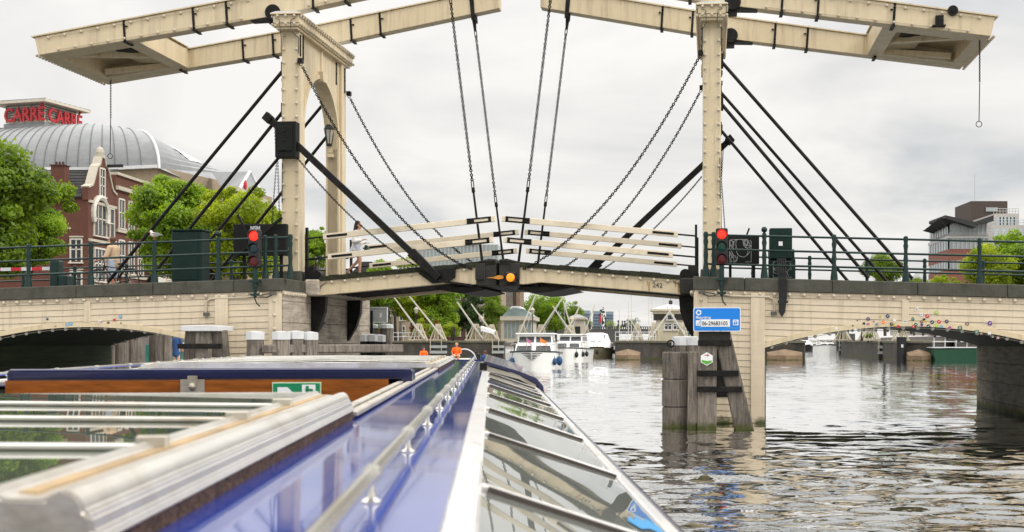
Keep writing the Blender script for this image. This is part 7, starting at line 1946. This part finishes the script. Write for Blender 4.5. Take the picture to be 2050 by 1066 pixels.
# green barge and jetty under the right arch, boats under the left arch
m_barge = mat('green_barge_paint', (.010, .060, .030), .35, .12, 2)
def barge(label, u0, u1, Y, z, m, cabin=None):
    x0, x1 = W(u0, 0, Y).x, W(u1, 0, Y).x
    r = thing('barge', label, 'barge', ((x0 + x1) / 2, Y, 0))
    MB().prism([(x0, z), (x1, z + .15), (x1 - .1, -.4), (x0 + .4, -.4)], Y, Y + 4).build('hull', m, r, bevel=.05)
    MB().box(x0 - .05, x1 + .05, Y - .06, Y + 4.06, z + .16, z + .24).build('gunwale', m_white, r)
    if cabin:
        MB().box(x0 + .8, x1 - .5, Y + .4, Y + 3.4, z + .25, z + 1.3).build('cabin', cabin, r); 
        for k in range(4): xx = x0 + 1.2 + (x1 - x0 - 2.5) * k / 4; MB().box(xx, xx + .5, Y + .33, Y + .397, z + .5, z + 1.0).build('window', m_pane, r)
    return r
gb_ = barge('dark green barge moored beyond the right lock island', 1867, 2010, 127, 1.25, m_barge)
for k in range(6): MB().tube([(W(1870 + k * 22, 0, 128).x, 128, 1.4), (W(1870 + k * 22, 0, 128).x, 128, 2.7)], .04, 5).build('rail_post', m_white, gb_)
for z in (2.1, 2.7): MB().tube([(W(1867, 0, 128).x, 128, z), (W(2005, 0, 128).x, 128, z)], .035, 5).build('rail', m_white, gb_)
m_teal = mat('teal_cover', (.02, .15, .11), .6, .1, 3)
hb_ = barge('moored houseboat with teal cover seen through the left arch', 255, 345, 62, .75, m_gwhite, m_teal)
MB().box(W(290, 0, 61).x, W(345, 0, 61).x, 62.2, 65.5, 2.06, 2.16).build('deck_roof', m_white, hb_)
hb2 = barge('white boat with the blue coated person beyond the left arch', 345, 420, 58, .9, m_gwhite)
for k, (u, Y, r_) in enumerate(((222, 44, .16), (238, 44.6, .40), (266, 45, .42), (278, 45.5, .12), (311, 46, .28), (328, 46.4, .30), (381, 48, .2))):
    x = W(u, 0, Y).x
    p_ = MB(); p_.tube([(x, Y, -1), (x + wr.uniform(-.08, .08), Y, zv(664 + 2 * (k % 3), Y))], [r_, r_ * .93], 9)
    o = tag(p_.build('mooring_pile', m_woodv, None, bevel=.02), ['slim pale timber pile nearest the arch wall', 'thick brown timber pile second in the left arch opening', 'thick dark timber pile in the middle of the left arch opening', 'slim timber pile against the teal houseboat', 'dark pile with a red painted mark in the left arch', 'dark pile with painted hearts in the left arch', 'pale timber pile beside the blue coated person'][k], 'mooring pile', 'mooring piles behind the left arch')
B = Body(W0(353, 58.5, 1.0), math.pi / 2)
caps, eyes, P = head_caps(B, (.02, 0, 1.58))
pb_ = blob('person', caps + [(B(0, 0, 1.38), B(.02, 0, 1.52), .06, .056), (B(0, 0, .92), B(0, 0, 1.30), .14, .15), (B(0, -.14, 1.38), B(0, .14, 1.38), .07, .07), (B(0, -.1, .92), B(.02, -.1, .1), .1, .05), (B(0, .1, .92), B(.02, .1, .1), .1, .05), (B(0, -.1, .04), B(.14, -.1, .03), .045, .035), (B(0, .1, .04), B(.14, .1, .03), .045, .035),
    (B(0, -.19, 1.36), B(.02, -.26, 1.08), .055, .045), (B(.02, -.26, 1.08), B(.12, -.25, .86), .042, .03), (B(0, .19, 1.36), B(.02, .26, 1.08), .055, .045), (B(.02, .26, 1.08), B(.12, .25, .86), .042, .03)] + hand(B, (.12, -.25, .86), (.3, 0, -1), 1, .4) + hand(B, (.12, .25, .86), (.3, 0, -1), -1, .4), m_skin, vox=.011)
tag(pb_, 'person in a blue coat standing on the white boat beyond the left arch', 'person')
blob('coat', [(B(0, 0, .62), B(0, 0, 1.30), .19, .175), (B(0, -.15, 1.38), B(0, .15, 1.38), .09, .09), (B(0, -.19, 1.37), B(.02, -.265, 1.08), .08, .07), (B(.02, -.265, 1.08), B(.10, -.255, .92), .065, .05), (B(0, .19, 1.37), B(.02, .265, 1.08), .08, .07), (B(.02, .265, 1.08), B(.10, .255, .92), .065, .05)], m_denim, pb_, .016)
blob('hair', [(P(-.02, 0, .06), P(-.03, 0, .06), .10, .098), (P(-.05, 0, .05), P(-.06, 0, -.05), .08, .06)], m_hair, pb_, .014)
# red and white barrier boom on the far side of the left span
bo_ = thing('barrier_boom', 'red and white striped barrier boom lowered across the left end of the bridge', 'barrier', BF((tx(-1, 8), 5.2, 3.9)))
(ta, za), (tb, zb_) = bp(-60, 541, 5.2), bp(106, 538, 5.2)
m_rw = (flat('red', STK['red']), m_white)
for k in range(8):
    a, b = k / 8, (k + 1) / 8
    MB(BF).beam((ta + (tb - ta) * a, 5.2, za + (zb_ - za) * a), (ta + (tb - ta) * b, 5.2, za + (zb_ - za) * b), .06, .12).build('stripe', m_rw[k % 2], bo_)
MB(BF).box(tb - .05, tb + .28, 5.05, 5.4, 3.75, zb_ + .28).box(tb + .3, tb + .62, 5.0, 5.45, 3.75, zb_ - .25).build('boom_housing', m_green, bo_, bevel=.03)

m_leafE = leaf_mat('leaves_rust', (.12, .05, .012), (.34, .15, .03), (1.4, 1.2, .7))
for k, (u, vt, wd) in enumerate(((828, 645, 18), (873, 640, 22))):
    tree(['rust coloured shrub at the foot of the first winch', 'rust coloured shrub between the winches and the man in orange'][k], u, vt, 684, wd, 157, m_leafE, LT + .2, 1500, 90 + k, name='shrub', group='shrubs on the lock', nclump=10)
for k, (u, v) in enumerate(((752, 650), (764, 640), (775, 612), (783, 634), (792, 628), (801, 645), (908, 655), (1000, 645))):
    x = W(u, 0, 158).x
    o = MB().tube([(x, 158, LT), (x + wr.uniform(-.1, .1), 158, zv(v, 158))], [.22, .18], 7).build('mooring_pile', m_woodv if k % 2 else m_darkwood, None, smooth=True)
    tag(o, 'tall timber pile on the lock wall, ' + ['leftmost and grey brown', 'second from left', 'tallest and black, near the grey panel', 'grey, right of the tallest', 'black, near the first winch pole', 'grey, behind the first winch', 'single dark one right of the man in orange', 'single one beside the glass pavilion'][k], 'timber pile', 'timber piles on the lock')
fp = thing('flag_pole', 'thin pole with a hanging orange red flag beyond the far stone bridge', 'flag', (W(1204, 0, 345).x, 345, 4))
MB().tube([(W(1204, 0, 345).x, 345, 4), (W(1204, 0, 345).x, 345, zv(626, 345))], .07, 5).build('pole', m_white, fp)
xq = W(1204, 0, 345).x; MB().add([(xq, 345, zv(628, 345)), (xq - .6, 345.1, zv(634, 345)), (xq - .75, 344.9, zv(648, 345)), (xq, 345, zv(646, 345))], [(0, 1, 2, 3)]).build('flag', flat('red', STK['red']), fp)
